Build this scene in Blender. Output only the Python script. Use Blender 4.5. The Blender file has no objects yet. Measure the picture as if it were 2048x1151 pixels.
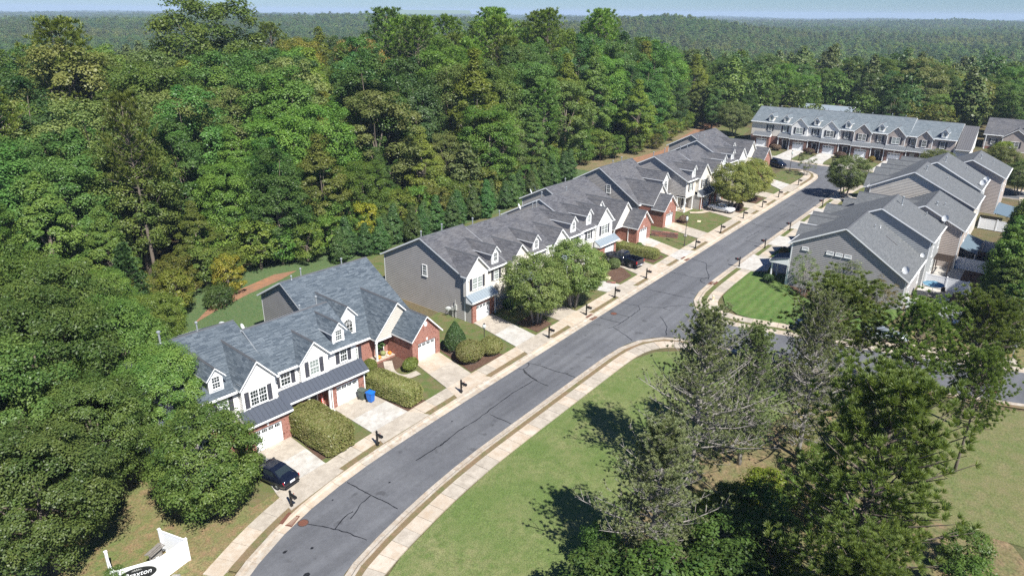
import bpy, bmesh, math, random
import numpy as np
from mathutils import Vector, Matrix

# world axes: x runs up the street, y runs from the street towards the left hand houses, z up (metres)
# ------------------------------------------------------------------ camera, sky, sun, exposure
SC = bpy.context.scene
COL = SC.collection
R_ = math.radians
cam_d = bpy.data.cameras.new('camera'); cam = bpy.data.objects.new('camera', cam_d); COL.objects.link(cam)
SC.camera = cam
cam_d.sensor_width = 36.0; cam_d.lens = 1390/2048*36; cam_d.clip_start = 0.5; cam_d.clip_end = 12000
_p, _r, _a = R_(21.6), R_(0.55), R_(38)
_S = Vector((math.sin(_a), math.cos(_a), 0)); _T = Vector((-_S.y, _S.x, 0))
_fw = Vector((0, math.cos(_p), -math.sin(_p))); _rt = Vector((1, 0, 0)); _up = _rt.cross(_fw)
_r2 = _rt*math.cos(_r)+_up*math.sin(_r); _u2 = -_rt*math.sin(_r)+_up*math.cos(_r)
_w = lambda v: Vector((v.dot(_S), v.dot(_T), v.z))
cam.matrix_world = Matrix.Translation((0, 0, 36)) @ Matrix((_w(_r2), _w(_u2), _w(-_fw))).transposed().to_4x4()
cam.name = 'camera'

SUN_EL, SUN_AZ = R_(50), math.atan2(-0.940, -0.342)      # direction towards the sun (angle from +x)
wd = bpy.data.worlds.new('World'); SC.world = wd; wd.use_nodes = True
nt = wd.node_tree; bg = nt.nodes['Background']
sky = nt.nodes.new('ShaderNodeTexSky'); sky.sky_type = 'NISHITA'; sky.sun_disc = False
sky.sun_elevation = SUN_EL; sky.sun_rotation = R_(90)-SUN_AZ
sky.altitude = 200; sky.air_density = 1.0; sky.dust_density = 0.15; sky.ozone_density = 1.6
tint = nt.nodes.new('ShaderNodeMix'); tint.data_type = 'RGBA'; tint.blend_type = 'MULTIPLY'; tint.inputs[0].default_value = 1.0
nt.links.new(sky.outputs[0], tint.inputs[6]); tint.inputs[7].default_value = (0.44, 0.66, 1.02, 1)   # cool tint that also dims the light of the whole sky
nt.links.new(tint.outputs[2], bg.inputs[0]); bg.inputs[1].default_value = 0.055
sun_d = bpy.data.lights.new('sun', 'SUN'); sun_d.energy = 5.0; sun_d.angle = R_(0.53); sun_d.color = (1.0, 0.98, 0.94)
sun = bpy.data.objects.new('sun', sun_d); COL.objects.link(sun)
_sd = Vector((math.cos(SUN_AZ)*math.cos(SUN_EL), math.sin(SUN_AZ)*math.cos(SUN_EL), math.sin(SUN_EL)))
sun.rotation_euler = (-_sd).to_track_quat('-Z', 'Y').to_euler(); sun.location = (40, -60, 120)
SC.view_settings.view_transform = 'Standard'; SC.view_settings.look = 'None'
SC.view_settings.exposure = 0.9; SC.view_settings.gamma = 1.0; SC.view_settings.use_curve_mapping = False
SC.render.engine = 'CYCLES'
SC.cycles.max_bounces = 6; SC.cycles.diffuse_bounces = 3; SC.cycles.glossy_bounces = 2
SC.cycles.transmission_bounces = 3; SC.cycles.volume_bounces = 0; SC.cycles.transparent_max_bounces = 4
SC.cycles.use_denoising = False; SC.cycles.sample_clamp_indirect = 4.0
SC.render.use_persistent_data = False

rnd = random.Random(7)
SL = 0.02
def gz(x): return SL*x
HAZE = 1.5e-4

# ------------------------------------------------------------------ tagging
def tag(o, label=None, cat=None, group=None, kind=None):
    if label: o['label'] = label
    if cat: o['category'] = cat
    if group: o['group'] = group
    if kind: o['kind'] = kind
    return o
def empty(name, loc, rz=0, label=None, cat=None, group=None):
    o = bpy.data.objects.new(name, None); COL.objects.link(o); o.empty_display_size = 0.3
    o.location = loc; o.rotation_euler = (0, 0, rz)
    return tag(o, label, cat, group)
def put(name, me, parent=None, loc=(0, 0, 0), rot=(0, 0, 0), kind=None, scale=None):
    o = bpy.data.objects.new(name, me); COL.objects.link(o)
    o.parent = parent; o.location = loc; o.rotation_euler = rot
    if scale: o.scale = scale
    if kind: o['kind'] = kind
    return o
def copy_tree(root, loc, rz=0, label=None, scale=None, color=None, group=None, only=None):
    r = root.copy(); COL.objects.link(r); r.location = loc; r.rotation_euler = (0, 0, rz)
    if scale is not None: r.scale = scale if hasattr(scale, '__len__') else (scale,)*3
    if label: r['label'] = label
    if group: r['group'] = group
    for ch in root.children:
        d = ch.copy(); COL.objects.link(d); d.parent = r
        if color is not None: d.color = color
        for g in ch.children:
            e = g.copy(); COL.objects.link(e); e.parent = d
    return r

# ------------------------------------------------------------------ materials
def nodes_of(m): m.use_nodes = True; return m.node_tree.nodes, m.node_tree.links
def mat(name, col, rough=0.7, metal=0.0, spec=0.5):
    m = bpy.data.materials.new(name); n, l = nodes_of(m); b = n['Principled BSDF']
    b.inputs['Base Color'].default_value = (*col, 1); b.inputs['Roughness'].default_value = rough
    b.inputs['Metallic'].default_value = metal; b.inputs['Specular IOR Level'].default_value = spec
    return m
def ramp(n, l, src, stops):
    r = n.new('ShaderNodeValToRGB'); e = r.color_ramp.elements
    while len(e) < len(stops): e.new(0.5)
    for k, (p, c) in enumerate(stops): e[k].position = p; e[k].color = (*c, 1)
    l.new(src, r.inputs[0]); return r.outputs[0]
def noise(n, l, vec, scale, detail=4, rough=0.55):
    t = n.new('ShaderNodeTexNoise'); t.inputs['Scale'].default_value = scale; t.inputs['Detail'].default_value = detail
    t.inputs['Roughness'].default_value = rough; l.new(vec, t.inputs['Vector']); return t.outputs['Fac']
def mix(n, l, fac, a, b, mode='MIX'):
    x = n.new('ShaderNodeMix'); x.data_type = 'RGBA'; x.blend_type = mode
    if isinstance(fac, float): x.inputs[0].default_value = fac
    else: l.new(fac, x.inputs[0])
    for s, v in ((6, a), (7, b)):
        if isinstance(v, tuple): x.inputs[s].default_value = (*v, 1)
        else: l.new(v, x.inputs[s])
    return x.outputs[2]
def mapr(n, l, src, a, b, c=0.0, d=1.0):
    x = n.new('ShaderNodeMapRange'); l.new(src, x.inputs[0])
    for i, v in enumerate((a, b, c, d)): x.inputs[i+1].default_value = v
    return x.outputs[0]
def bump(n, l, h, b, strength=0.3, dist=0.02):
    x = n.new('ShaderNodeBump'); x.inputs['Strength'].default_value = strength; x.inputs['Distance'].default_value = dist
    l.new(h, x.inputs['Height']); l.new(x.outputs[0], b.inputs['Normal'])
def wpos(n, l):
    g = n.new('ShaderNodeNewGeometry'); return g.outputs['Position']
def ground_mat(name, c1, c2, c3, s1=0.35, s2=3.0, s3=25, rough=0.95, amt3=0.35, stripes=None, lo=0.35, hi=0.65):
    m = bpy.data.materials.new(name); n, l = nodes_of(m); b = n['Principled BSDF']; p = wpos(n, l)
    f1 = mapr(n, l, noise(n, l, p, s1, 5, 0.6), lo, hi); f2 = mapr(n, l, noise(n, l, p, s2, 5, 0.65), 0.4, 0.72)
    c = mix(n, l, f1, c1, c2); c = mix(n, l, f2, c, c3)
    f3 = mapr(n, l, noise(n, l, p, s3, 3, 0.7), 0.3, 0.7, 1-amt3, 1+amt3)
    c = mix(n, l, 1.0, c, f3, 'MULTIPLY')
    if stripes:
        w = n.new('ShaderNodeTexWave'); w.wave_type = 'RINGS' if stripes == 'rings' else 'BANDS'; w.inputs['Scale'].default_value = 0.25; w.inputs['Distortion'].default_value = 2.5
        w.inputs['Detail'].default_value = 1.0
        mp = n.new('ShaderNodeMapping'); l.new(p, mp.inputs[0]); mp.inputs['Location'].default_value = (-92, -18, 0)
        l.new(mp.outputs[0], w.inputs[0])
        c = mix(n, l, 1.0, c, mapr(n, l, w.outputs['Fac'], 0, 1, 0.90, 1.12), 'MULTIPLY')
    l.new(c, b.inputs['Base Color']); b.inputs['Roughness'].default_value = rough; b.inputs['Specular IOR Level'].default_value = 0.2
    bump(n, l, noise(n, l, p, s3, 3, 0.7), b, 0.5, 0.05)
    return m
def siding_mat(name, col):
    m = bpy.data.materials.new(name); n, l = nodes_of(m); b = n['Principled BSDF']; p = wpos(n, l)
    f = mapr(n, l, noise(n, l, p, 0.7, 4, 0.6), 0.3, 0.7, 0.92, 1.06)
    l.new(mix(n, l, 1.0, col, f, 'MULTIPLY'), b.inputs['Base Color']); b.inputs['Roughness'].default_value = 0.55
    return m
def shingle_mat(name, c1, c2, c3):
    m = bpy.data.materials.new(name); n, l = nodes_of(m); b = n['Principled BSDF']
    uv = n.new('ShaderNodeUVMap'); uv.uv_map = 'UVMap'; p = wpos(n, l)
    t = n.new('ShaderNodeTexBrick'); l.new(uv.outputs[0], t.inputs['Vector'])
    t.inputs['Scale'].default_value = 1.0; t.inputs['Brick Width'].default_value = 0.55; t.inputs['Row Height'].default_value = 0.15
    t.inputs['Mortar Size'].default_value = 0.008; t.inputs['Mortar Smooth'].default_value = 0.2; t.inputs['Bias'].default_value = 0.0
    t.inputs['Color1'].default_value = (*c1, 1); t.inputs['Color2'].default_value = (*c2, 1)
    t.inputs['Mortar'].default_value = (*[x*0.55 for x in c1], 1); t.offset = 0.37; t.offset_frequency = 3
    wear = mapr(n, l, noise(n, l, p, 0.45, 5, 0.6), 0.42, 0.7, 0, 0.6)
    c = mix(n, l, wear, t.outputs['Color'], c3)
    f = mapr(n, l, noise(n, l, p, 9, 3, 0.8), 0.3, 0.7, 0.8, 1.2); c = mix(n, l, 1.0, c, f, 'MULTIPLY')
    l.new(c, b.inputs['Base Color']); b.inputs['Roughness'].default_value = 0.9; b.inputs['Specular IOR Level'].default_value = 0.25
    bump(n, l, t.outputs['Fac'], b, 0.5, -0.02)
    return m
def brick_mat(name, c1, c2, mortar):
    m = bpy.data.materials.new(name); n, l = nodes_of(m); b = n['Principled BSDF']
    uv = n.new('ShaderNodeUVMap'); uv.uv_map = 'UVMap'; p = wpos(n, l)
    t = n.new('ShaderNodeTexBrick'); l.new(uv.outputs[0], t.inputs['Vector'])
    t.inputs['Scale'].default_value = 1.0; t.inputs['Brick Width'].default_value = 0.22; t.inputs['Row Height'].default_value = 0.075
    t.inputs['Mortar Size'].default_value = 0.007
    t.inputs['Color1'].default_value = (*c1, 1); t.inputs['Color2'].default_value = (*c2, 1); t.inputs['Mortar'].default_value = (*mortar, 1)
    dk = mapr(n, l, noise(n, l, p, 5.5, 2, 0.5), 0.55, 0.72)
    c = mix(n, l, dk, t.outputs['Color'], tuple(x*0.4 for x in c1))
    l.new(c, b.inputs['Base Color']); b.inputs['Roughness'].default_value = 0.85
    bump(n, l, t.outputs['Fac'], b, 0.4, -0.008)
    return m
def leaf_mat(name, c1, c2, trans=0.38, rough=0.6, gloss=0.02):
    m = bpy.data.materials.new(name); n, l = nodes_of(m)
    for x in list(n):
        if x.type != 'OUTPUT_MATERIAL': n.remove(x)
    out = [x for x in n if x.type == 'OUTPUT_MATERIAL'][0]
    at = n.new('ShaderNodeAttribute'); at.attribute_name = 'tint'
    oi = n.new('ShaderNodeObjectInfo')
    c = mix(n, l, mapr(n, l, at.outputs['Fac'], 0, 1), c1, c2); c = mix(n, l, 1.0, c, oi.outputs['Color'], 'MULTIPLY')
    hs = n.new('ShaderNodeHueSaturation'); l.new(c, hs.inputs['Color'])
    l.new(mapr(n, l, oi.outputs['Random'], 0, 1, 0.478, 0.504), hs.inputs['Hue']); l.new(mapr(n, l, oi.outputs['Random'], 0, 1, 0.78, 1.25), hs.inputs['Value'])
    c = hs.outputs[0]
    d = n.new('ShaderNodeBsdfDiffuse'); l.new(c, d.inputs[0])
    t = n.new('ShaderNodeBsdfTranslucent'); l.new(mix(n, l, 1.0, c, (1.15, 1.2, 0.5), 'MULTIPLY'), t.inputs[0])
    x = n.new('ShaderNodeMixShader'); x.inputs[0].default_value = trans; l.new(d.outputs[0], x.inputs[1]); l.new(t.outputs[0], x.inputs[2])
    g = n.new('ShaderNodeBsdfGlossy'); g.inputs['Roughness'].default_value = 0.45
    y = n.new('ShaderNodeMixShader'); y.inputs[0].default_value = gloss; l.new(x.outputs[0], y.inputs[1]); l.new(g.outputs[0], y.inputs[2])
    l.new(y.outputs[0], out.inputs[0])
    return m
def bark_mat(name, c1, c2):
    m = bpy.data.materials.new(name); n, l = nodes_of(m); b = n['Principled BSDF']; p = wpos(n, l)
    l.new(mix(n, l, mapr(n, l, noise(n, l, p, 6, 4, 0.7), 0.35, 0.65), c1, c2), b.inputs['Base Color']); b.inputs['Roughness'].default_value = 0.95
    return m
M = {}
def asphalt_mat():
    m = bpy.data.materials.new('asphalt'); n, l = nodes_of(m); b = n['Principled BSDF']; p = wpos(n, l)
    c = mix(n, l, mapr(n, l, noise(n, l, p, 0.18, 6, 0.65), 0.35, 0.65), (0.092, 0.094, 0.101), (0.118, 0.120, 0.126))
    mp = n.new('ShaderNodeMapping'); l.new(p, mp.inputs[0]); mp.inputs['Scale'].default_value = (0.035, 1.1, 1)
    c = mix(n, l, 1.0, c, mapr(n, l, noise(n, l, mp.outputs[0], 1.0, 3, 0.5), 0.3, 0.7, 0.84, 1.18), 'MULTIPLY')
    c = mix(n, l, 1.0, c, mapr(n, l, noise(n, l, p, 2.2, 4, 0.7), 0.3, 0.7, 0.90, 1.10), 'MULTIPLY')
    c = mix(n, l, mapr(n, l, noise(n, l, p, 0.9, 2, 0.4), 0.66, 0.74, 0, 0.5), c, (0.04, 0.04, 0.042))
    c = mix(n, l, 1.0, c, mapr(n, l, noise(n, l, p, 38, 2, 0.7), 0.3, 0.7, 0.75, 1.25), 'MULTIPLY')
    l.new(c, b.inputs['Base Color']); b.inputs['Roughness'].default_value = 0.85; b.inputs['Specular IOR Level'].default_value = 0.3
    bump(n, l, noise(n, l, p, 60, 2, 0.6), b, 0.3, 0.01); return m
M['asphalt'] = asphalt_mat()
M['sealant'] = mat('crack_sealant', (0.012, 0.012, 0.013), 0.5)
M['concrete'] = ground_mat('pale_concrete', (0.37, 0.325, 0.265), (0.44, 0.39, 0.32), (0.29, 0.25, 0.20), 0.5, 1.6, 14, 0.9, 0.12)
M['concrete_warm'] = ground_mat('warm_concrete', (0.42, 0.36, 0.285), (0.49, 0.425, 0.345), (0.37, 0.285, 0.20), 0.4, 1.2, 14, 0.9, 0.12)
M['concrete_grey'] = ground_mat('grey_concrete', (0.42, 0.40, 0.36), (0.50, 0.475, 0.43), (0.33, 0.30, 0.26), 0.5, 1.4, 14, 0.9, 0.1)
M['curb'] = ground_mat('curb_concrete', (0.36, 0.32, 0.265), (0.45, 0.40, 0.335), (0.30, 0.23, 0.16), 0.6, 2.2, 16, 0.9, 0.12)
M['lawn'] = ground_mat('lawn_grass', (0.100, 0.140, 0.040), (0.165, 0.170, 0.072), (0.080, 0.122, 0.030), 0.20, 1.4, 12, 1.0, 0.5)
M['lawn_lush'] = ground_mat('lush_lawn_grass', (0.055, 0.115, 0.022), (0.080, 0.135, 0.030), (0.12, 0.145, 0.05), 0.35, 2.2, 14, 1.0, 0.3, stripes='rings')
M['lawn_front'] = ground_mat('front_lawn_grass', (0.075, 0.11, 0.028), (0.095, 0.12, 0.038), (0.15, 0.115, 0.06), 0.3, 0.9, 20, 1.0, 0.3)
M['lawn_dry'] = ground_mat('dry_lawn', (0.15, 0.14, 0.06), (0.095, 0.13, 0.036), (0.22, 0.14, 0.08), 0.28, 1.3, 9, 1.0, 0.45)
M['strip'] = ground_mat('dry_verge', (0.17, 0.12, 0.07), (0.11, 0.12, 0.045), (0.21, 0.14, 0.085), 0.5, 2.5, 24, 1.0, 0.35)
M['mulch'] = ground_mat('mulch', (0.10, 0.058, 0.038), (0.13, 0.08, 0.055), (0.07, 0.04, 0.028), 1.0, 5, 30, 1.0, 0.4)
M['rough_bank'] = ground_mat('rough_bank', (0.15, 0.125, 0.06), (0.09, 0.11, 0.038), (0.21, 0.14, 0.085), 0.25, 0.9, 5, 1.0, 0.4)
M['clay'] = ground_mat('red_clay', (0.30, 0.145, 0.075), (0.24, 0.13, 0.08), (0.17, 0.11, 0.07), 0.3, 1.5, 12, 1.0, 0.25)
M['bank'] = ground_mat('ivy_bank', (0.055, 0.10, 0.035), (0.07, 0.115, 0.04), (0.10, 0.12, 0.05), 0.4, 2.5, 9, 1.0, 0.5)
M['ground'] = ground_mat('woodland_ground', (0.10, 0.085, 0.045), (0.075, 0.085, 0.032), (0.14, 0.095, 0.055), 0.08, 0.5, 6, 1.0, 0.35)
M['meadow'] = ground_mat('rough_meadow', (0.125, 0.13, 0.05), (0.10, 0.125, 0.04), (0.16, 0.14, 0.07), 0.2, 1.0, 8, 1.0, 0.35)
M['trim'] = mat('white_trim', (0.80, 0.80, 0.78), 0.5)
M['vinyl'] = mat('white_vinyl', (0.82, 0.83, 0.84), 0.4)
M['door_white'] = mat('garage_door_white', (0.83, 0.84, 0.84), 0.45)
M['glass'] = mat('window_glass', (0.02, 0.028, 0.03), 0.06, 0, 0.9)
def pane_mat():
    m = bpy.data.materials.new('window_pane'); n, l = nodes_of(m); b = n['Principled BSDF']; oi = n.new('ShaderNodeObjectInfo')
    l.new(mix(n, l, mapr(n, l, oi.outputs['Random'], 0.45, 0.62), (0.018, 0.026, 0.028), (0.20, 0.235, 0.215)), b.inputs['Base Color'])   # some panes have blinds drawn behind them
    b.inputs['Roughness'].default_value = 0.05; b.inputs['Specular IOR Level'].default_value = 0.9; return m
M['pane'] = pane_mat()
M['shutter'] = mat('dark_shutter', (0.045, 0.045, 0.055), 0.6)
M['brick'] = brick_mat('red_brick', (0.26, 0.085, 0.055), (0.33, 0.125, 0.085), (0.35, 0.28, 0.24))
M['brick_dark'] = brick_mat('brown_brick', (0.15, 0.075, 0.06), (0.20, 0.10, 0.08), (0.22, 0.18, 0.15))
M['metal_dark'] = mat('dark_standing_seam', (0.075, 0.085, 0.105), 0.45, 0.3)
M['metal_light'] = mat('pale_standing_seam', (0.30, 0.345, 0.375), 0.4, 0.3)
M['metal_mid'] = mat('grey_standing_seam', (0.17, 0.18, 0.19), 0.45, 0.3)
M['metal_brown'] = mat('bronze_standing_seam', (0.15, 0.145, 0.145), 0.45, 0.3)
M['black'] = mat('black_paint', (0.012, 0.012, 0.013), 0.4)
M['iron'] = mat('rusty_iron', (0.13, 0.05, 0.03), 0.85)
M['castiron'] = mat('cast_iron', (0.05, 0.04, 0.036), 0.8)
M['galv'] = mat('galvanised_pipe', (0.34, 0.36, 0.37), 0.5, 0.4)
M['dish'] = mat('satellite_dish_grey', (0.62, 0.63, 0.62), 0.5)
M['side_tan'] = siding_mat('tan_siding', (0.375, 0.350, 0.325))
M['side_grey'] = siding_mat('grey_siding', (0.315, 0.300, 0.292))
M['side_cream'] = siding_mat('cream_siding', (0.66, 0.61, 0.53))
M['side_white'] = siding_mat('off_white_siding', (0.74, 0.72, 0.68))
M['side_taupe'] = siding_mat('taupe_siding', (0.40, 0.34, 0.30))
M['side_blue'] = siding_mat('blue_grey_siding', (0.30, 0.31, 0.31))
M['side_dark'] = siding_mat('charcoal_siding', (0.155, 0.145, 0.15))
M['side_beige'] = siding_mat('beige_siding', (0.50, 0.46, 0.40))
M['roof_blue'] = shingle_mat('slate_blue_shingle', (0.050, 0.065, 0.081), (0.125, 0.147, 0.165), (0.076, 0.094, 0.109))
M['roof_grey'] = shingle_mat('weathered_grey_shingle', (0.061, 0.061, 0.068), (0.122, 0.122, 0.129), (0.131, 0.125, 0.122))
M['roof_mid'] = shingle_mat('pale_grey_shingle', (0.100, 0.106, 0.110), (0.140, 0.145, 0.147), (0.108, 0.111, 0.114))
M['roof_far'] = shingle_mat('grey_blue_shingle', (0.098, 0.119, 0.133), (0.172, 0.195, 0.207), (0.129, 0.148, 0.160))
M['roof_cap'] = mat('ridge_cap_shingle', (0.085, 0.088, 0.095), 0.95, 0, 0.1)
M['bark'] = bark_mat('grey_brown_bark', (0.10, 0.075, 0.055), (0.17, 0.14, 0.11))
M['bark_pale'] = bark_mat('pale_grey_twigs', (0.17, 0.15, 0.13), (0.30, 0.28, 0.255))
M['lf_mid'] = leaf_mat('mid_green_leaf', (0.060, 0.123, 0.029), (0.145, 0.209, 0.051), 0.38)
M['lf_dark'] = leaf_mat('dark_green_leaf', (0.041, 0.100, 0.030), (0.102, 0.166, 0.055), 0.38)
M['lf_yel'] = leaf_mat('yellow_green_leaf', (0.098, 0.133, 0.026), (0.191, 0.214, 0.049), 0.38)
M['lf_olive'] = leaf_mat('olive_leaf', (0.084, 0.130, 0.039), (0.170, 0.204, 0.077), 0.38)
M['lf_pine'] = leaf_mat('pine_needle', (0.095, 0.158, 0.035), (0.208, 0.276, 0.071), 0.40)
M['lf_vpine'] = leaf_mat('grey_green_needle', (0.148, 0.193, 0.082), (0.289, 0.322, 0.156), 0.38)
M['lf_brown'] = leaf_mat('brown_leaf', (0.13, 0.085, 0.055), (0.21, 0.15, 0.10), 0.25)
M['lf_gold'] = leaf_mat('golden_leaf', (0.20, 0.15, 0.02), (0.34, 0.26, 0.05), 0.35)
M['lf_hedge'] = leaf_mat('bronze_tipped_hedge_leaf', (0.143, 0.194, 0.043), (0.320, 0.294, 0.122), 0.36)
M['lf_bloom'] = leaf_mat('white_blossom', (0.50, 0.46, 0.42), (0.65, 0.60, 0.56), 0.3)

# ------------------------------------------------------------------ mesh builder
class MB:
    def __init__(s): s.v = []; s.f = []; s.m = []
    def poly(s, pts, m=0):
        i = len(s.v); s.v += [tuple(p) for p in pts]; s.f.append(tuple(range(i, i+len(pts)))); s.m.append(m)
    def box(s, x0, y0, z0, x1, y1, z1, m=0):
        i = len(s.v)
        s.v += [(x0, y0, z0), (x1, y0, z0), (x1, y1, z0), (x0, y1, z0), (x0, y0, z1), (x1, y0, z1), (x1, y1, z1), (x0, y1, z1)]
        for q in ((0, 3, 2, 1), (4, 5, 6, 7), (0, 1, 5, 4), (1, 2, 6, 5), (2, 3, 7, 6), (3, 0, 4, 7)):
            s.f.append(tuple(i+k for k in q)); s.m.append(m)
        return s
    def slab(s, pts, off, m=0, mside=0, mbot=None):
        """pts is the upper face (counter-clockwise seen from its outside), off the vector down to the lower face"""
        off = Vector(off); n = len(pts); P = [Vector(p) for p in pts]; Q = [p+off for p in P]
        s.poly(P, m); s.poly(Q[::-1], mside if mbot is None else mbot)
        for k in range(n): s.poly((P[k], Q[k], Q[(k+1) % n], P[(k+1) % n]), mside)
        return s
    def tube(s, pts, rad, sides=6, m=0, cap=True):
        P = [Vector(p) for p in pts]; n = len(P); base = len(s.v)
        rad = rad if hasattr(rad, '__len__') else [rad]*n
        for k in range(n):
            d = (P[min(k+1, n-1)]-P[max(k-1, 0)]).normalized()
            a = d.orthogonal().normalized() if abs(d.z) < 0.95 else Vector((1, 0, 0)); b = d.cross(a).normalized(); a = b.cross(d)
            for j in range(sides):
                t = 2*math.pi*j/sides; s.v.append(tuple(P[k]+(a*math.cos(t)+b*math.sin(t))*rad[k]))
        for k in range(n-1):
            for j in range(sides):
                j2 = (j+1) % sides
                s.f.append((base+k*sides+j, base+k*sides+j2, base+(k+1)*sides+j2, base+(k+1)*sides+j)); s.m.append(m)
        if cap:
            s.f.append(tuple(base+j for j in range(sides))[::-1]); s.m.append(m)
            s.f.append(tuple(base+(n-1)*sides+j for j in range(sides))); s.m.append(m)
        return s
    def lathe(s, prof, c=(0, 0, 0), sides=12, m=0):
        return s.tube([(c[0], c[1], c[2]+z) for r, z in prof], [max(r, 1e-3) for r, z in prof], sides, m)
    def mesh(s, name, mats, uv=False, smooth=False):
        me = bpy.data.meshes.new(name); me.from_pydata(s.v, [], s.f)
        for x in (mats if isinstance(mats, (list, tuple)) else [mats]): me.materials.append(x)
        if any(s.m): me.polygons.foreach_set('material_index', s.m)
        if uv:
            u = me.uv_layers.new(name='UVMap'); co = []
            for p in me.polygons:
                nn = p.normal
                if abs(nn.z) < 0.98:
                    a = Vector((-nn.y, nn.x, 0)).normalized(); b = nn.cross(a)
                else: a, b = Vector((1, 0, 0)), Vector((0, 1, 0))
                for vi in p.vertices:
                    q = me.vertices[vi].co; co += (q.dot(a), q.dot(b))
            u.data.foreach_set('uv', co)
        if smooth: me.polygons.foreach_set('use_smooth', [True]*len(me.polygons))
        me.update(); return me
    def build(s, name, mats, parent=None, loc=(0, 0, 0), rot=(0, 0, 0), uv=False, smooth=False, kind=None):
        return put(name, s.mesh(name, mats, uv, smooth), parent, loc, rot, kind)
# ------------------------------------------------------------------ house parts
def clip_z(poly, z0, z1):
    """clip a convex polygon of (u, z) to z0 <= z <= z1"""
    def half(P, zc, keep_above):
        out = []
        for k in range(len(P)):
            a, b = P[k], P[(k+1) % len(P)]
            ia = (a[1] >= zc) if keep_above else (a[1] <= zc); ib = (b[1] >= zc) if keep_above else (b[1] <= zc)
            if ia: out.append(a)
            if ia != ib:
                t = (zc-a[1])/(b[1]-a[1]); out.append((a[0]+(b[0]-a[0])*t, zc))
        return out
    P = half(poly, z0, True)
    return half(P, z1, False) if P else P
def siding(mb, poly, org, ud, nd, m=0, step=0.25, lap=0.03):
    """lapped boards over a convex (u, z) outline; nd is the outward direction"""
    org = Vector(org); ud = Vector(ud); nd = Vector(nd); flip = ud.cross(Vector((0, 0, 1))).dot(nd) < 0
    zl = min(p[1] for p in poly); zh = max(p[1] for p in poly); z = zl
    while z < zh-1e-4:
        P = clip_z(poly, z, min(z+step, zh))
        if len(P) >= 3:
            pts = [org+ud*u+Vector((0, 0, q))+nd*(lap*(1-(q-z)/step)) for u, q in P]
            mb.poly(pts[::-1] if flip else pts, m)
            low = [p for p in P if abs(p[1]-z) < 1e-5]
            if len(low) >= 2:
                a, b = min(low)[0], max(low)[0]
                A, B = org+ud*a+Vector((0, 0, z)), org+ud*b+Vector((0, 0, z))
                q = [A, B, B+nd*lap, A+nd*lap]; mb.poly(q if flip else q[::-1], m)
        z += step
MESHES = {}
def window_meshes(w, h, dbl, grid=True):
    k = ('win', round(w, 2), round(h, 2), dbl, grid)
    if k in MESHES: return MESHES[k]
    b = MB(); f = 0.075
    b.box(-w/2, -0.07, -h/2, -w/2+f, 0, h/2); b.box(w/2-f, -0.07, -h/2, w/2, 0, h/2)
    b.box(-w/2+f, -0.07, h/2-f, w/2-f, 0, h/2); b.box(-w/2-0.03, -0.10, -h/2-0.05, w/2+0.03, 0, -h/2+f)
    cols = 2 if dbl else 1; cw = (w-2*f)/cols
    if dbl: b.box(-0.05, -0.065, -h/2+f, 0.05, 0, h/2-f)
    for c in range(cols):
        xa = -w/2+f+c*cw; xb = xa+cw
        b.box(xa, -0.055, -0.03, xb, -0.005, 0.03)
        if grid:
            for zc in (-h/4+0.02, h/4-0.02): b.box(xa, -0.042, zc-0.012, xb, -0.012, zc+0.012)
            for t in (1/3, 2/3): b.box(xa+cw*t-0.012, -0.041, -h/2+f, xa+cw*t+0.012, -0.013, h/2-f)
    g = MB(); g.box(-w/2+f*0.6, -0.03, -h/2+f*0.6, w/2-f*0.6, -0.018, h/2-f*0.6)
    MESHES[k] = (b.mesh('window', M['trim']), g.mesh('pane', M['pane'])); return MESHES[k]
def shutter_mesh(w, h):
    k = ('shut', round(w, 2), round(h, 2))
    if k not in MESHES:
        b = MB(); b.box(-w/2, -0.045, -h/2, -w/2+0.05, 0, h/2); b.box(w/2-0.05, -0.045, -h/2, w/2, 0, h/2)
        for z in (-h/2, -0.03, h/2-0.06): b.box(-w/2+0.05, -0.044, z, w/2-0.05, 0, z+0.06)
        n = int(h/0.1)
        for i in range(n):
            z = -h/2+0.06+(h-0.12)*i/n; b.poly(((-w/2+.05, -0.03, z), (w/2-.05, -0.03, z), (w/2-.05, -0.008, z+h/n*0.95), (-w/2+.05, -0.008, z+h/n*0.95)))
        MESHES[k] = b.mesh('shutter', M['shutter'])
    return MESHES[k]
def window(par, x, y, z, w=0.9, h=1.45, dbl=False, shut=True, rot=0.0, grid=True):
    mw, mg = window_meshes(w, h, dbl, grid); o = put('window', mw, par, (x, y, z), (0, 0, rot)); put('pane', mg, o)
    if shut:
        sm = shutter_mesh(0.40, h)
        for s in (-1, 1):
            dx = s*(w/2+0.25); put('shutter', sm, par, (x+dx*math.cos(rot), y+dx*math.sin(rot), z), (0, 0, rot))
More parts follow.
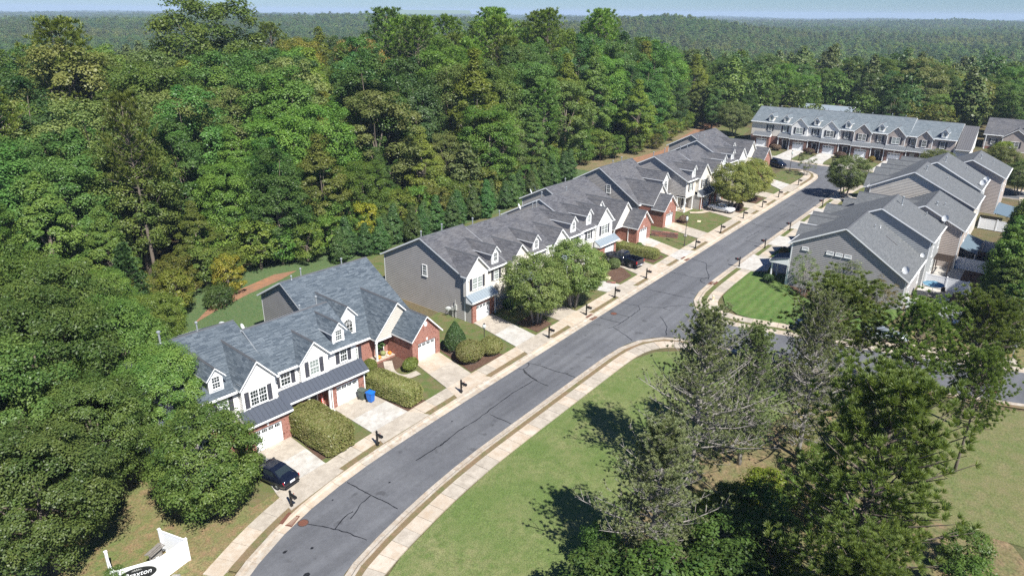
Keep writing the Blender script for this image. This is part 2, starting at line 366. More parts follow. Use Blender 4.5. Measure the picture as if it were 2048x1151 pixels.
def garage_door(par, x, y, z, w=2.5, h=2.13):
    k = ('gd', round(w, 2))
    if k not in MESHES:
        b = MB(); b.box(-w/2, 0, 0, w/2, 0.05, h)
        for r in range(4):
            for c in range(4):
                xa = -w/2+0.08+c*(w-0.1)/4; xb = xa+(w-0.1)/4-0.08; za = 0.07+r*h/4; zb = za+h/4-0.14
                if r < 3: b.slab([(xa+.03, -0.016, za+.03), (xb-.03, -0.016, za+.03), (xb-.03, -0.016, zb-.03), (xa+.03, -0.016, zb-.03)], (0, 0.016, 0))
        for r in range(1, 4): b.box(-w/2, -0.006, r*h/4-0.012, w/2, 0, r*h/4+0.012)
        p = MB(); pw = (w-0.1)/4-0.14; p.box(-pw/2, -0.012, 0, pw/2, 0.0, 0.30)
        f = MB(); f.box(-w/2-0.1, -0.11, 0, -w/2, 0.0, h+0.1); f.box(w/2, -0.11, 0, w/2+0.1, 0, h+0.1); f.box(-w/2, -0.11, h, w/2, 0, h+0.1)
        ar = MB()
        for t in (1/3, 2/3): ar.box(-pw/2+pw*t-.012, -0.02, 0, -pw/2+pw*t+.012, -0.012, 0.3)
        MESHES[k] = (b.mesh('garage_door', M['door_white']), p.mesh('pane', M['glass']), f.mesh('garage_door_frame', M['trim']), ar.mesh('glazing_bar', M['trim']))
    a, p, f, ar = MESHES[k]
    o = put('garage_door', a, par, (x, y+0.10, z)); put('garage_door_frame', f, par, (x, y+0.10, z))
    for c in range(4):
        lx = -w/2+0.08+c*(w-0.1)/4+((w-0.1)/4-0.08)/2
        put('pane', p, o, (lx, 0, h*0.77)); put('glazing_bar', ar, o, (lx, 0, h*0.77))
def dish(par, x, y, z, head=-0.4, s=1.0, pole=0.5):
    if 'dish' not in MESHES:
        b = MB(); n = 14; rings = [(0.0, 0.10), (0.2, 0.075), (0.34, 0.03), (0.42, -0.02)]; V = []
        for r, d in rings:
            V.append([(r*math.cos(2*math.pi*k/n), d, r*1.1*math.sin(2*math.pi*k/n)) for k in range(n)])
        for a in range(3):
            for k in range(n):
                b.poly((V[a][k], V[a][(k+1) % n], V[a+1][(k+1) % n], V[a+1][k])); b.poly([tuple(Vector(q)+Vector((0, .02, 0))) for q in (V[a+1][k], V[a+1][(k+1) % n], V[a][(k+1) % n], V[a][k])])
        st = MB(); st.tube([(0, 0.09, 0), (0, 0.25, -0.12), (0, 0.25, -0.75)], 0.025, 6); st.tube([(0, 0.1, -0.35), (0, -0.42, -0.30)], 0.018, 5); st.box(-.04, -.5, -.34, .04, -.4, -.25)
        MESHES['dish'] = (b.mesh('satellite_dish', M['dish'], smooth=True), st.mesh('mast', M['galv']))
    o = put('satellite_dish', MESHES['dish'][0], par, (x, y, z+0.75*s), (R_(-25), 0, head), scale=(s,)*3); put('mast', MESHES['dish'][1], o)
def vent(par, x, y, z, h=0.7, r=0.07, cap=True):
    k = ('vent', round(h, 1), r, cap)
    if k not in MESHES:
        b = MB(); b.lathe([(r*2.0, -0.1), (r*1.2, 0.05), (r, 0.1), (r, h)], sides=8)
        if cap: b.lathe([(r*1.9, h-0.02), (r*1.9, h+0.10), (r*0.5, h+0.16)], sides=8)
        MESHES[k] = b.mesh('vent_pipe', M['galv'] if cap else M['trim'])
    put('vent_pipe', MESHES[k], par, (x, y, z))
def downspout(par, x, y, z0, z1):
    b = MB(); b.box(-0.045, -0.09, z0, 0.045, -0.005, z1-0.15); b.box(-0.05, -0.35, z1-0.15, 0.05, -0.0, z1-0.05); b.box(-0.05, -0.30, z0-0.0, 0.05, -0.09, z0+0.09)
    b.build('downspout', M['trim'], par, (x, y, 0))
def post(par, x, y, z0, z1, w=0.17):
    k = ('post', round(z1-z0, 1), w)
    if k not in MESHES:
        h = z1-z0; b = MB(); b.box(-w/2, -w/2, 0, w/2, w/2, h); b.box(-w*.8, -w*.8, 0, w*.8, w*.8, 0.12); b.box(-w*.75, -w*.75, h-0.12, w*.75, w*.75, h-.001)
        MESHES[k] = b.mesh('porch_post', M['trim'])
    put('porch_post', MESHES[k], par, (x, y, z0))
def front_door(par, x, y, z, col=None):
    k = ('door', col)
    if k not in MESHES:
        b = MB(); b.box(-0.46, -0.05, 0, 0.46, 0, 2.05)
        for zz in (0.2, 1.15):
            for sx in (-1, 1): b.box(sx*0.22-0.15, -0.065, zz, sx*0.22+0.15, -0.05, zz+0.7)
        f = MB(); f.box(-0.58, -0.08, 0, -0.46, 0, 2.15); f.box(0.46, -0.08, 0, 0.58, 0, 2.15); f.box(-0.46, -0.08, 2.05, 0.46, 0, 2.15)
        h = MB(); h.box(0.33, -0.12, 0.98, 0.38, -0.05, 1.06)
        MESHES[k] = (b.mesh('front_door', M[col or 'shutter']), f.mesh('door_frame', M['trim']), h.mesh('handle', M['galv']))
    a, f, h = MESHES[k]; o = put('front_door', a, par, (x, y, z)); put('door_frame', f, par, (x, y, z)); put('handle', h, o)
def seam_roof(par, x0, x1, y0, z0, y1, z1, m, pitch=0.42, ends=True, fascia=True):
    n = max(1, round((x1-x0)/pitch)); w = (x1-x0)/n; b = MB()
    b.slab([(0, y0, z0), (w, y0, z0), (w, y1, z1), (0, y1, z1)], (0, 0, -0.05))
    d = Vector((0, y1-y0, z1-z0)); nn = Vector((0, -d.z, d.y)).normalized()*0.045
    b.slab([Vector((0.0, y0, z0))+nn, Vector((0.035, y0, z0))+nn, Vector((0.035, y1, z1))+nn, Vector((0.0, y1, z1))+nn], -nn*0.98)
    me = b.mesh('roof_panel', M[m])
    for k in range(n): put('roof_panel', me, par, (x0+k*w, 0, 0))
    t = MB(); t.slab([(x1, y0, z0), (x1+0.035, y0, z0), (x1+0.035, y1, z1), (x1, y1, z1)], (0, 0, -0.07)); t.build('end_trim', M[m], par)
    if fascia:
        f = MB(); f.box(x0+0.02, y0+0.02, z0-0.30, x1-0.02, y0+0.10, z0-0.052)
        if ends:
            for xx in (x0+0.03, x1-0.11): f.slab([(xx, y0+0.11, z0-0.30), (xx, y1, z0-0.30), (xx, y1, z1-0.06), (xx, y0+0.11, z0-0.06+(z1-z0)*0.11/(y1-y0))][::-1], (0.08, 0, 0))
        f.build('fascia', M['trim'], par)
        g = MB(); g.box(x0, y0-0.10, z0-0.17, x1, y0+0.015, z0-0.055); g.build('gutter', M['trim'], par)
def brick_front(par, xl, xr, y, zlo, dl, dr, dz, top, m='brick', name='garage_wall'):
    """garage front with the door opening left out; top is the outline above the opening"""
    b = MB(); P = [(xl, zlo), (dl, zlo), (dl, dz), (dr, dz), (dr, zlo), (xr, zlo)]+list(top[2:])
    b.slab([(x, y, z) for x, z in P], (0, 0.22, 0))
    b.build(name, M[m], par, uv=True)
    k = MB(); c = (dl+dr)/2; k.slab([(c-.07, y-.03, dz+.10), (c+.07, y-.03, dz+.10), (c+.12, y-.03, dz+.38), (c-.12, y-.03, dz+.38)], (0, .029, 0)); k.build('keystone', M['trim'], par)

def townhouse(fr, sp):
    ox, oy, rot, zf = fr; x0, x1 = sp['x0'], sp['x1']; zb = sp.get('zb', SL*(x0+x1)/2); W = x1-x0
    cx, cy = ox+x0*math.cos(rot), oy+x0*math.sin(rot)
    t = empty('townhouse', (cx, cy, zf+zb), rot, sp['label'], 'town house', sp.get('group'))
    X = lambda x: x-x0
    Z = lambda z: z-zb
    yf, yb, yr = sp['yf'], sp['yb'], sp['yr']; ze, zr, zbe = Z(sp['ze']), Z(sp['zr']), Z(sp['zbe'])
    oh0, oh1 = sp.get('oh0', 0.06), sp.get('oh1', 0.06); ye = yf-0.38; yq = yb+0.35
    rm, fm, sm = M[sp['roof']], M[sp['front']], M[sp['side']]
    m1 = (zr-ze)/(yr-ye); zfr = lambda y: ze+m1*(y-ye); yfr = lambda z: ye+(z-ze)/m1; zlo = -0.9
    # main roof
    r = MB(); th = (0, 0, -0.2)
    r.slab([(-oh0, ye, ze), (W+oh1, ye, ze), (W+oh1, yr, zr), (-oh0, yr, zr)], th, 0, 1)
    r.slab([(-oh0, yr, zr), (W+oh1, yr, zr), (W+oh1, yq, zbe), (-oh0, yq, zbe)], th, 0, 1)
    roof = r.build('roof', [rm, M['trim']], t, uv=True)
    c = MB(); c.slab([(-oh0, yr-0.14, zr-0.07), (W+oh1, yr-0.14, zr-0.07), (W+oh1, yr, zr+0.035), (-oh0, yr, zr+0.035)], (0, 0, -.05)); c.slab([(-oh0, yr, zr+0.035), (W+oh1, yr, zr+0.035), (W+oh1, yr+0.14, zr-0.07), (-oh0, yr+0.14, zr-0.07)], (0, 0, -.05))
    c.build('ridge_cap', M['roof_cap'], roof)
    g = MB(); g.box(-oh0, ye-0.115, ze-0.17, W+oh1, ye-0.004, ze-0.045); g.build('gutter', M['trim'], t)
    g = MB(); g.box(-oh0, yq+0.004, zbe-0.17, W+oh1, yq+0.115, zbe-0.045); g.build('gutter', M['trim'], t)
    # end walls
    cut = sp.get('cut')
    for side, xx, nd in ((0, 0.0, (-1, 0, 0)), (1, W, (1, 0, 0))):
        b = MB(); pol = [(yf, zlo), (yb, zlo), (yb, zbe+0.02), (yr, zr-0.12), (yf, zfr(yf)-0.12)]
        if cut and side == cut[0]:
            zc = cut[2]; siding(b, [(yf, zc), (yb, zc), (yb, zbe+0.02), (yr, zr-0.12), (yf, zfr(yf)-0.12)], (xx, 0, 0), (0, 1, 0), nd)
            siding(b, [(yf+cut[1], zlo), (yb, zlo), (yb, zc), (yf+cut[1], zc)], (xx, 0, 0), (0, 1, 0), nd)
        else: siding(b, pol, (xx, 0, 0), (0, 1, 0), nd)
        b.build('side_wall', sm, t, kind='stuff')
        if sp.get('end%d' % side):
            for yy, zt in ((yf, zfr(yf)), (yb-0.12, zbe)):
                zl = cut[2] if (cut and side == cut[0] and yy == yf) else zlo
                q = MB(); q.box(xx-0.03 if side == 0 else xx-0.1, yy, zl, xx+0.1 if side == 0 else xx+0.03, yy+0.12, zt-0.15); q.build('corner_board', M['trim'], t)
    # front and rear walls
    z1 = Z(sp.get('zsplit', 2.9+zb)); fl = sp.get('lower_y', yf)
    b = MB(); siding(b, [(0, z1), (W, z1), (W, ze+0.1), (0, ze+0.1)], (0, yf, 0), (1, 0, 0), (0, -1, 0)); b.build('front_wall', fm, t, kind='stuff')
    b = MB(); b.slab([(0, fl, zlo), (W, fl, zlo), (W, fl, z1), (0, fl, z1)], (0, 0.2, 0)); b.build('lower_wall', M[sp.get('lower', 'brick')], t, uv=True)
    if fl > yf:
        b = MB(); b.box(0.02, yf+0.01, z1-0.12, W-0.02, fl, z1-0.01); b.build('porch_ceiling', M['trim'], t)
    b = MB(); siding(b, [(0, zlo), (W, zlo), (W, zbe), (0, zbe)], (0, yb, 0), (1, 0, 0), (0, 1, 0)); b.build('rear_wall', sm, t, kind='stuff')
    # gables
    for G in sp.get('gables', ()):
        xc, hf, yw = X(G['xc']), G['half'], G['yw']; gl, ge, ga = Z(G['zlo']), Z(G['ze']), Z(G['za']); k = (ga-ge)/hf
        so = 0.25; zz = ga-(hf+so)*k; yfv = yw-0.32
        ybr = G.get('yback') or yfr(ga); ybe = G.get('yback') or max(yfr(zz), ye+0.02); xl, xr = xc-hf-so, xc+hf+so
        r = MB(); th = (0, 0, -0.17)
        r.slab([(xl, yfv, zz), (xc, yfv, ga), (xc, ybr, ga), (xl, ybe, zz)], th, 0, 1)
        r.slab([(xc, yfv, ga), (xr, yfv, zz), (xr, ybe, zz), (xc, ybr, ga)], th, 0, 1)
        gr = r.build('gable_roof', [rm, M['trim']], t, uv=True)
        c = MB(); c.slab([(xc-0.12, yfv, ga-0.12*k+.03), (xc, yfv, ga+0.03), (xc, ybr, ga+0.03), (xc-0.12, ybr, ga-0.12*k+.03)], (0, 0, -.05)); c.slab([(xc, yfv, ga+0.03), (xc+0.12, yfv, ga-0.12*k+.03), (xc+0.12, ybr, ga-0.12*k+.03), (xc, ybr, ga+0.03)], (0, 0, -.05))
        c.build('ridge_cap', M['roof_cap'], gr)
        cur = ga-0.1
        if G.get('brick'):
            d0, d1, dz = X(G['door'])-G.get('dw', 2.5)/2, X(G['door'])+G.get('dw', 2.5)/2, gl+2.2
            brick_front(t, xc-hf, xc+hf, yw, gl-0.7, d0, d1, dz, [(xc-hf, dz), (xc+hf, dz), (xc+hf, ge-0.05), (xc, cur), (xc-hf, ge-0.05)], G.get('bmat', 'brick'))
            garage_door(t, X(G['door']), yw+0.06, gl+0.04, G.get('dw', 2.5))
            yb2 = G.get('yside', yf)
            b = MB(); b.slab([(xc-hf, yb2, gl-.7), (xc-hf, yw+.22, gl-.7), (xc-hf, yw+.22, ge-.03), (xc-hf, yb2, ge-.03)], (0.2, 0, 0)); b.build('garage_wall', M[G.get('lmat', G.get('bmat', 'brick'))], t, uv=True)
            b = MB(); b.slab([(xc+hf, yw+.22, gl-.7), (xc+hf, yb2, gl-.7), (xc+hf, yb2, ge-.03), (xc+hf, yw+.22, ge-.03)], (-0.2, 0, 0))
            b.build('garage_wall', M[G.get('bmat', 'brick')], t, uv=True)
            v = MB(); v.slab([(xc+0.22*math.cos(a*math.pi/6), yw-0.03, ga-1.0+0.28*math.sin(a*math.pi/6)) for a in range(12)], (0, .029, 0)); v.build('gable_vent', M['trim'], t)
        else:
            b = MB(); siding(b, [(xc-hf, gl), (xc+hf, gl), (xc+hf, ge-0.1), (xc, cur), (xc-hf, ge-0.1)], (0, yw, 0), (1, 0, 0), (0, -1, 0))
            siding(b, [(yw, gl), (max(yf, yw+0.05), gl), (max(yf, yw+0.05), ge), (yw, ge)], (xc-hf, 0, 0), (0, 1, 0), (-1, 0, 0)); siding(b, [(yw, gl), (max(yf, yw+.05), gl), (max(yf, yw+.05), ge), (yw, ge)], (xc+hf, 0, 0), (0, 1, 0), (1, 0, 0))
            b.build('gable_wall', M[G.get('mat', sp['front'])], t, kind='stuff')
            
            for qb in ((xc-hf-.02, yw-.045, gl, xc-hf+.12, yw-.0, ge-.12), (xc+hf-.12, yw-.045, gl, xc+hf+.02, yw-.0, ge-.12)): MB().box(*qb).build('corner_board', M['trim'], t)
            MB().box(xc-hf+.12, yw-.045, gl-.02, xc+hf-.12, yw-.0, gl+.14).build('skirt_board', M['trim'], t)
        for (wx, wz, ww, wh, db, sh) in G.get('win', ()): window(t, X(wx), yw-0.03, Z(wz), ww, wh, db, sh)
    # dormers
    for D in sp.get('dormers', ()):
        xc, hf, yd = X(D['xc']), D.get('half', 0.62), D['y']; zb0 = zfr(yd)-0.05; ga = Z(D['za']); ge = ga-hf*1.15; k = 1.15; so = 0.22; yfv = yd-0.28; zz = ga-(hf+so)*k
        r = MB(); th = (0, 0, -0.13)
        r.slab([(xc-hf-so, yfv, zz), (xc, yfv, ga), (xc, yfr(ga), ga), (xc-hf-so, yfr(zz), zz)], th, 0, 1); r.slab([(xc, yfv, ga), (xc+hf+so, yfv, zz), (xc+hf+so, yfr(zz), zz), (xc, yfr(ga), ga)], th, 0, 1)
        dr = put('dormer', None, t) if False else r.build('dormer_roof', [rm, M['trim']], t, uv=True)
        c = MB(); c.slab([(xc-0.1, yfv, ga-.085), (xc, yfv, ga+0.03), (xc, yfr(ga), ga+0.03), (xc-.1, yfr(ga), ga-.085)], (0, 0, -.05)); c.slab([(xc, yfv, ga+0.03), (xc+.1, yfv, ga-.085), (xc+.1, yfr(ga), ga-.085), (xc, yfr(ga), ga+0.03)], (0, 0, -.05)); c.build('ridge_cap', M['roof_cap'], dr)
        w = MB(); w.slab([(xc-hf, yd, zb0), (xc+hf, yd, zb0), (xc+hf, yd, ge-.05), (xc, yd, ga-.08), (xc-hf, yd, ge-.05)], (0, .1, 0), 0, 0)
        for s in (-1, 1): 
            q = [(xc+s*hf, yd+.1, zb0+.02), (xc+s*hf, yfr(ge)+.1, ge), (xc+s*hf, yd+.1, ge)]; w.slab(q if s > 0 else q[::-1], (-s*.08, 0, 0), 1, 1)
        w.build('dormer_wall', [M['trim'], M[D.get('mat', sp['side'])]], t)
        if D.get('arch'):
            wz = (zb0+ge)/2+0.1; ww = hf*1.15; b = MB(); n = 12; hz = ge-0.5-ww/2
            def arch(r_, y, zl): return [(xc+r_, y, zl), ] + [(xc+r_*math.cos(a*math.pi/n), y, hz+r_*math.sin(a*math.pi/n)) for a in range(n+1)] + [(xc-r_, y, zl)]
            zl = zb0+0.25
            fr2 = MB(); A = arch(ww/2+0.1, yd-.05, zl-.08); B2 = arch(ww/2, yd-.05, zl)
            for i in range(len(A)): 
                j = (i+1) % len(A); fr2.slab([A[j], A[i], B2[i], B2[j]][::-1], (0, .049, 0))
            for a in range(1, 6): 
                ang = a*math.pi/6; fr2.tube([(xc+0.2*math.cos(ang), yd-.035, hz+.2*math.sin(ang)), (xc+ww/2*math.cos(ang), yd-.035, hz+ww/2*math.sin(ang))], 0.014, 4)
            fr2.tube([(xc+0.2*math.cos(a*math.pi/8), yd-.035, hz+.2*math.sin(a*math.pi/8)) for a in range(9)], 0.014, 4)
            for zz2 in np.arange(hz, zl, -0.4): fr2.box(xc-ww/2, yd-.05, zz2-.014, xc+ww/2, yd-.03, zz2+.014)
            for f_ in (1/3, 2/3): fr2.box(xc-ww/2+ww*f_-.013, yd-.048, zl, xc-ww/2+ww*f_+.013, yd-.032, hz+.3)
            wo = fr2.build('arched_window', M['trim'], t); gl_ = MB(); gl_.slab([(p[0], yd-.025, p[2]) for p in B2][::-1], (0, .02, 0)); gl_.build('pane', M['glass'], wo)
        else: window(t, xc, yd-.01, (zb0+ge)/2+0.08, min(0.8, hf*1.25), min(1.15, ge-zb0-0.3), False, False)
    # box garage under a seam metal roof
    if 'garage' in sp:
        G = sp['garage']; xl, xr = X(G['x0']), X(G['x1']); yw = G['y']; gl = Z(G.get('zlo', zb)); dc = X(G['door']); dw = G.get('dw', 2.5); dz = gl+2.2; zt = Z(G.get('zt', 2.95+zb))
        brick_front(t, xl, xr, yw, gl-.7, dc-dw/2, dc+dw/2, dz, [(xl, dz), (xr, dz), (xr, zt), (xl, zt)], G.get('bmat', 'brick')); garage_door(t, dc, yw+.06, gl+.04, dw)
        b = MB(); ys = fl+0.05
        b.slab([(xl, ys, gl-.7), (xl, yw+.22, gl-.7), (xl, yw+.22, zt), (xl, ys, zt)], (0.2, 0, 0)); b.build('garage_side_wall', M[G.get('smat', 'brick')], t, uv=True)
        b = MB(); b.slab([(xr, yw+.22, gl-.7), (xr, ys, gl-.7), (xr, ys, zt), (xr, yw+.22, zt)], (-0.2, 0, 0)); b.build('garage_side_wall', M[G.get('smat', 'brick')], t, uv=True)
    for Q in sp.get('metal', ()): seam_roof(t, X(Q[0]), X(Q[1]), Q[2], Z(Q[3]), Q[4], Z(Q[5]), Q[6])
    for Q in sp.get('windows', ()): window(t, X(Q[0]), Q[1]-0.03, Z(Q[2]), *Q[3:])
    for Q in sp.get('side_windows', ()): window(t, -0.03 if Q[0] == 0 else W+.03, Q[1], Z(Q[2]), Q[3], Q[4], Q[5], False, -math.pi/2 if Q[0] == 0 else math.pi/2)
    for Q in sp.get('rear_windows', ()): window(t, X(Q[0]), yb+.03, Z(Q[1]), Q[2], Q[3], False, False, math.pi)
    for Q in sp.get('posts', ()): post(t, X(Q[0]), Q[1], Z(Q[2]), Z(Q[3]))
    for Q in sp.get('doors', ()): front_door(t, X(Q[0]), Q[1], Z(Q[2]), Q[3] if len(Q) > 3 else None)
    for Q in sp.get('porch', ()):
        b = MB(); b.box(X(Q[0]), Q[2], zlo, X(Q[1]), Q[3], Z(Q[4])); b.build('porch_floor', M[Q[5] if len(Q) > 5 else 'brick'], t, uv=True)
        b = MB(); b.box(X(Q[0])-.02, Q[2]-.02, Z(Q[4]), X(Q[1])+.02, Q[3], Z(Q[4])+.05); b.build('porch_slab', M['concrete_warm'], t)
    for Q in sp.get('spouts', ()): downspout(t, X(Q[0]), Q[1], Z(Q[2]), Z(Q[3]))
    for Q in sp.get('vents', ()): 
        y = Q[1]; zz = zfr(y) if y < yr else zr+(zbe-zr)*(y-yr)/(yq-yr); vent(t, X(Q[0]), y, zz, *Q[2:])
    for Q in sp.get('dishes', ()): dish(t, X(Q[0]), Q[1], Z(Q[2]), *Q[3:])
    return t
# ------------------------------------------------------------------ terrain, roads, pavements, lawns
def smooth(a, b, x): t = np.clip((x-a)/(b-a), 0, 1); return t*t*(3-2*t)
_hr = np.random.RandomState(3); _hw = [(_hr.uniform(0, 6.28), _hr.uniform(0, 6.28), l, w) for l, w in ((1900, 1.0), (1200, .9), (760, .7), (520, .55), (330, .4), (210, .3))]
def hills(x, y):
    s = 0
    for a, ph, l, w in _hw: s = s+w*np.sin((x*math.cos(a)+y*math.sin(a))*2*math.pi/l+ph+0.8*np.sin((y*math.cos(a)-x*math.sin(a))*2*math.pi/(l*1.4)+ph*2))
    return s
def terrain(x, y):
    x = np.asarray(x, float); y = np.asarray(y, float); d = np.hypot(x-60, y-40)
    near = SL*np.clip(x, -400, 240)
    a = np.arctan2(y-0.0, x-0.0)-math.radians(38); dc = np.hypot(x, y)
    ridge = 23*np.exp(-((dc-1150)/210)**2-((a+0.20)/0.16)**2)+15*np.exp(-((dc-1500)/240)**2-((a-0.30)/0.22)**2)+12*np.exp(-((dc-760)/130)**2-((a-0.02)/0.12)**2)-8*np.exp(-((dc-650)/220)**2-((a+0.45)/0.2)**2)
    far = 4-20*smooth(215, 520, d)+9*smooth(620, 1700, d)-6*smooth(2500, 6000, d)+ridge+hills(x, y)*(2.4*smooth(250, 500, d)+2.4*smooth(700, 2200, d)+0.8*smooth(3000, 7000, d))
    w = smooth(190, 300, d); return near*(1-w)+far*w
def build_terrain():
    rad = [0]+list(range(15, 330, 15))+[int(330*1.075**k) for k in range(1, 46)]
    na = 180; V = []; F = []
    for r in rad:
        for k in range(na):
            a = 2*math.pi*k/na; V.append((60+r*math.cos(a), 40+r*math.sin(a)))
    V = np.array(V); Z = terrain(V[:, 0], V[:, 1])-0.05
    for i in range(len(rad)-1):
        for k in range(na):
            k2 = (k+1) % na; F.append((i*na+k, (i+1)*na+k, (i+1)*na+k2, i*na+k2))
    me = bpy.data.meshes.new('ground'); me.from_pydata([(*v, z) for v, z in zip(V, Z)], [], F); me.materials.append(M['ground'])
    me.polygons.foreach_set('use_smooth', [True]*len(F)); me.update(); return tag(put('ground', me), kind='structure')
build_terrain()
def sheet(name, pts, h, m, thick=0.12, kind='structure', parent=None):
    b = MB(); P = [(x, y, gz(x)+h) for x, y in pts]
    if sum(a[0]*c[1]-c[0]*a[1] for a, c in zip(P, P[1:]+P[:1])) < 0: P = P[::-1]
    b.slab(P, (0, 0, -thick)); return b.build(name, M[m], parent, kind=kind)
def resample(pl, step):
    P = [np.array(p, float) for p in pl]; out = [P[0]]; acc = 0
    for a, b in zip(P, P[1:]):
        L = np.linalg.norm(b-a); d = (b-a)/L; s = step-acc
        while s <= L: out.append(a+d*s); s += step
        acc = L-(s-step)
    return out
def smooth_line(pl, it=2):
    P = [np.array(p, float) for p in pl]
    for _ in range(it):
        Q = [P[0]]
        for a, b in zip(P, P[1:]): Q += [a*.75+b*.25, a*.25+b*.75]
        P = Q+[P[-1]]
    return P
def normals(P, side):
    N = []
    for i in range(len(P)):
        d = P[min(i+1, len(P)-1)]-P[max(i-1, 0)]; d = d/np.linalg.norm(d); N.append(side*np.array((-d[1], d[0])))
    return N
def ribbon_pieces(parent, name, pl, side, o0, o1, step, h, mats, gap=0.02, thick=0.12, prof=None, jit=0.0):
    P = resample(smooth_line(pl), step); N = normals(P, side); r = random.Random(len(P))
    for i in range(len(P)-1):
        d = P[i+1]-P[i]; L = np.linalg.norm(d); e = d/L*gap/2; a, c = P[i]+e, P[i+1]-e
        b = MB(); pr = prof or ((o0, h), (o1, h)); dz = r.uniform(-jit, jit)
        A = [(*(a+N[i]*o), gz(a[0]+N[i][0]*o)+z+dz) for o, z in pr]; C = [(*(c+N[i+1]*o), gz(c[0]+N[i+1][0]*o)+z+dz) for o, z in pr]
        for k in range(len(pr)-1):
            q = (A[k], C[k], C[k+1], A[k+1]); b.poly(q if side > 0 else q[::-1])
        low = lambda p: (p[0], p[1], p[2]-thick)
        for q in ((A[0], low(A[0]), low(C[0]), C[0]), (C[-1], low(C[-1]), low(A[-1]), A[-1])): b.poly(q if side > 0 else q[::-1])
        for E_, fl in ((A, 1), (C, -1)):
            q = E_+[low(E_[-1]), low(E_[0])]; b.poly(q if fl*side > 0 else q[::-1])
        b.build(name, M[mats[0] if r.random() < .6 else mats[-1]], parent)
def ribbon(pl, side, o0, o1, h, m, name, kind='structure', thick=0.1, it=2):
    P = smooth_line(pl, it); N = normals(P, side); b = MB()
    for i in range(len(P)-1):
        q = [(*(P[i]+N[i]*o0), 0), (*(P[i+1]+N[i+1]*o0), 0), (*(P[i+1]+N[i+1]*o1), 0), (*(P[i]+N[i]*o1), 0)]
        q = [(x, y, gz(x)+h) for x, y, _ in q]; b.poly(q if side > 0 else q[::-1])
    return b.build(name, M[m], None, kind=kind)
EL = [(4, 26.5), (8, 30), (12.5, 33.4), (17.9, 36.45), (21.5, 37.9), (25.2, 38.8), (29.5, 39.35), (35, 39.62), (60, 39.68), (105, 39.68), (145, 39.6), (152, 39.5), (158.5, 39.6), (162.6, 41.0), (165.0, 44.0), (164.8, 47.6), (163.6, 50.5), (162.6, 56), (162.4, 66)]
ER = [(8, 21.5), (14, 26.7), (18, 29.3), (21.8, 31.5), (25.5, 32.35), (31.4, 33.2), (36.8, 33.6), (42, 33.65), (56, 33.72), (61.5, 33.7), (64.6, 33.2), (67.0, 31.9), (68.6, 30.2), (69.4, 27.6), (69.8, 24), (70.6, 18), (71.8, 11), (74.0, 3.5), (76.1, -3), (80, -14), (86, -30)]
EC = [(92, -30), (87, -14), (83.4, -2.5), (81.2, 4), (78.8, 12), (77.0, 20.0), (75.9, 24), (75.6, 27.2), (76.2, 29.6), (77.6, 31.4), (79.8, 32.7), (83, 33.4), (88, 33.6), (100, 33.65), (130, 33.65), (152, 33.6), (158.5, 32.4), (162.6, 29), (164.2, 24), (164.2, 0)]
EF = [(171.6, 0), (171.6, 30), (171.5, 45), (172.2, 50.5), (174.2, 54), (175, 58), (174.5, 66)]
asph = [tuple(p) for p in smooth_line(EL)]+[tuple(p) for p in smooth_line(EF)[::-1]]+[tuple(p) for p in smooth_line(EC)[::-1]]+[tuple(p) for p in smooth_line(ER)[::-1]]
b = MB(); b.poly([(x, y, gz(x)) for x, y in asph]); bm = bmesh.new(); me_ = b.mesh('road', M['asphalt']); bm.from_mesh(me_)
bmesh.ops.triangulate(bm, faces=bm.faces[:]); bmesh.ops.recalc_face_normals(bm, faces=bm.faces[:])
if sum(f.normal.z for f in bm.faces) < 0: bmesh.ops.reverse_faces(bm, faces=bm.faces[:])
bm.to_mesh(me_); bm.free(); road = put('road', me_, kind='structure')
curb_prof = ((0, 0.006), (0.52, 0.025), (0.66, 0.12), (0.92, 0.13)); curb_prof2 = ((0, 0.006), (0.42, 0.02), (0.55, 0.12), (0.74, 0.13))
kl = tag(empty('curb', (0, 0, 0)), kind='structure'); ribbon_pieces(kl, 'curb_segment', EL[:-2], 1, 0, .9, 3.05, 0, ('curb', 'concrete_warm'), 0.025, 0.2, curb_prof)
kr = tag(empty('curb', (0, 0, 0)), kind='structure'); ribbon_pieces(kr, 'curb_segment', ER, -1, 0, .7, 3.05, 0, ('curb', 'curb'), 0.025, 0.2, curb_prof2)
kc = tag(empty('curb', (0, 0, 0)), kind='structure'); ribbon_pieces(kc, 'curb_segment', EC, -1, 0, .9, 3.05, 0, ('curb', 'concrete_warm'), 0.025, 0.2, curb_prof)
kf = tag(empty('curb', (0, 0, 0)), kind='structure'); ribbon_pieces(kf, 'curb_segment', EF[:-1], -1, 0, .9, 3.05, 0, ('curb', 'concrete_warm'), 0.025, 0.2, curb_prof)
ribbon(EL[3:-3], 1, 0.92, 1.56, 0.10, 'strip', 'verge'); ribbon(ER[2:], -1, 0.74, 1.24, 0.10, 'strip', 'verge'); ribbon(EC[1:16], -1, 0.92, 1.62, 0.10, 'lawn_front', 'verge')
ribbon(EL[1:4], 1, 0.92, 2.4, 0.09, 'lawn_dry', 'verge')
sl_ = tag(empty('sidewalk', (0, 0, 0)), kind='structure'); ribbon_pieces(sl_, 'paving_slab', [(17.2, 36.15)]+EL[3:15], 1, 1.56, 3.0, 1.52, 0.14, ('concrete_warm', 'concrete'), 0.03, 0.12, jit=0.006)
sr_ = tag(empty('sidewalk', (0, 0, 0)), kind='structure'); ribbon_pieces(sr_, 'paving_slab', ER[:15], -1, 1.24, 2.66, 1.52, 0.13, ('concrete_warm', 'concrete_warm', 'concrete'), 0.035, 0.12, jit=0.008)
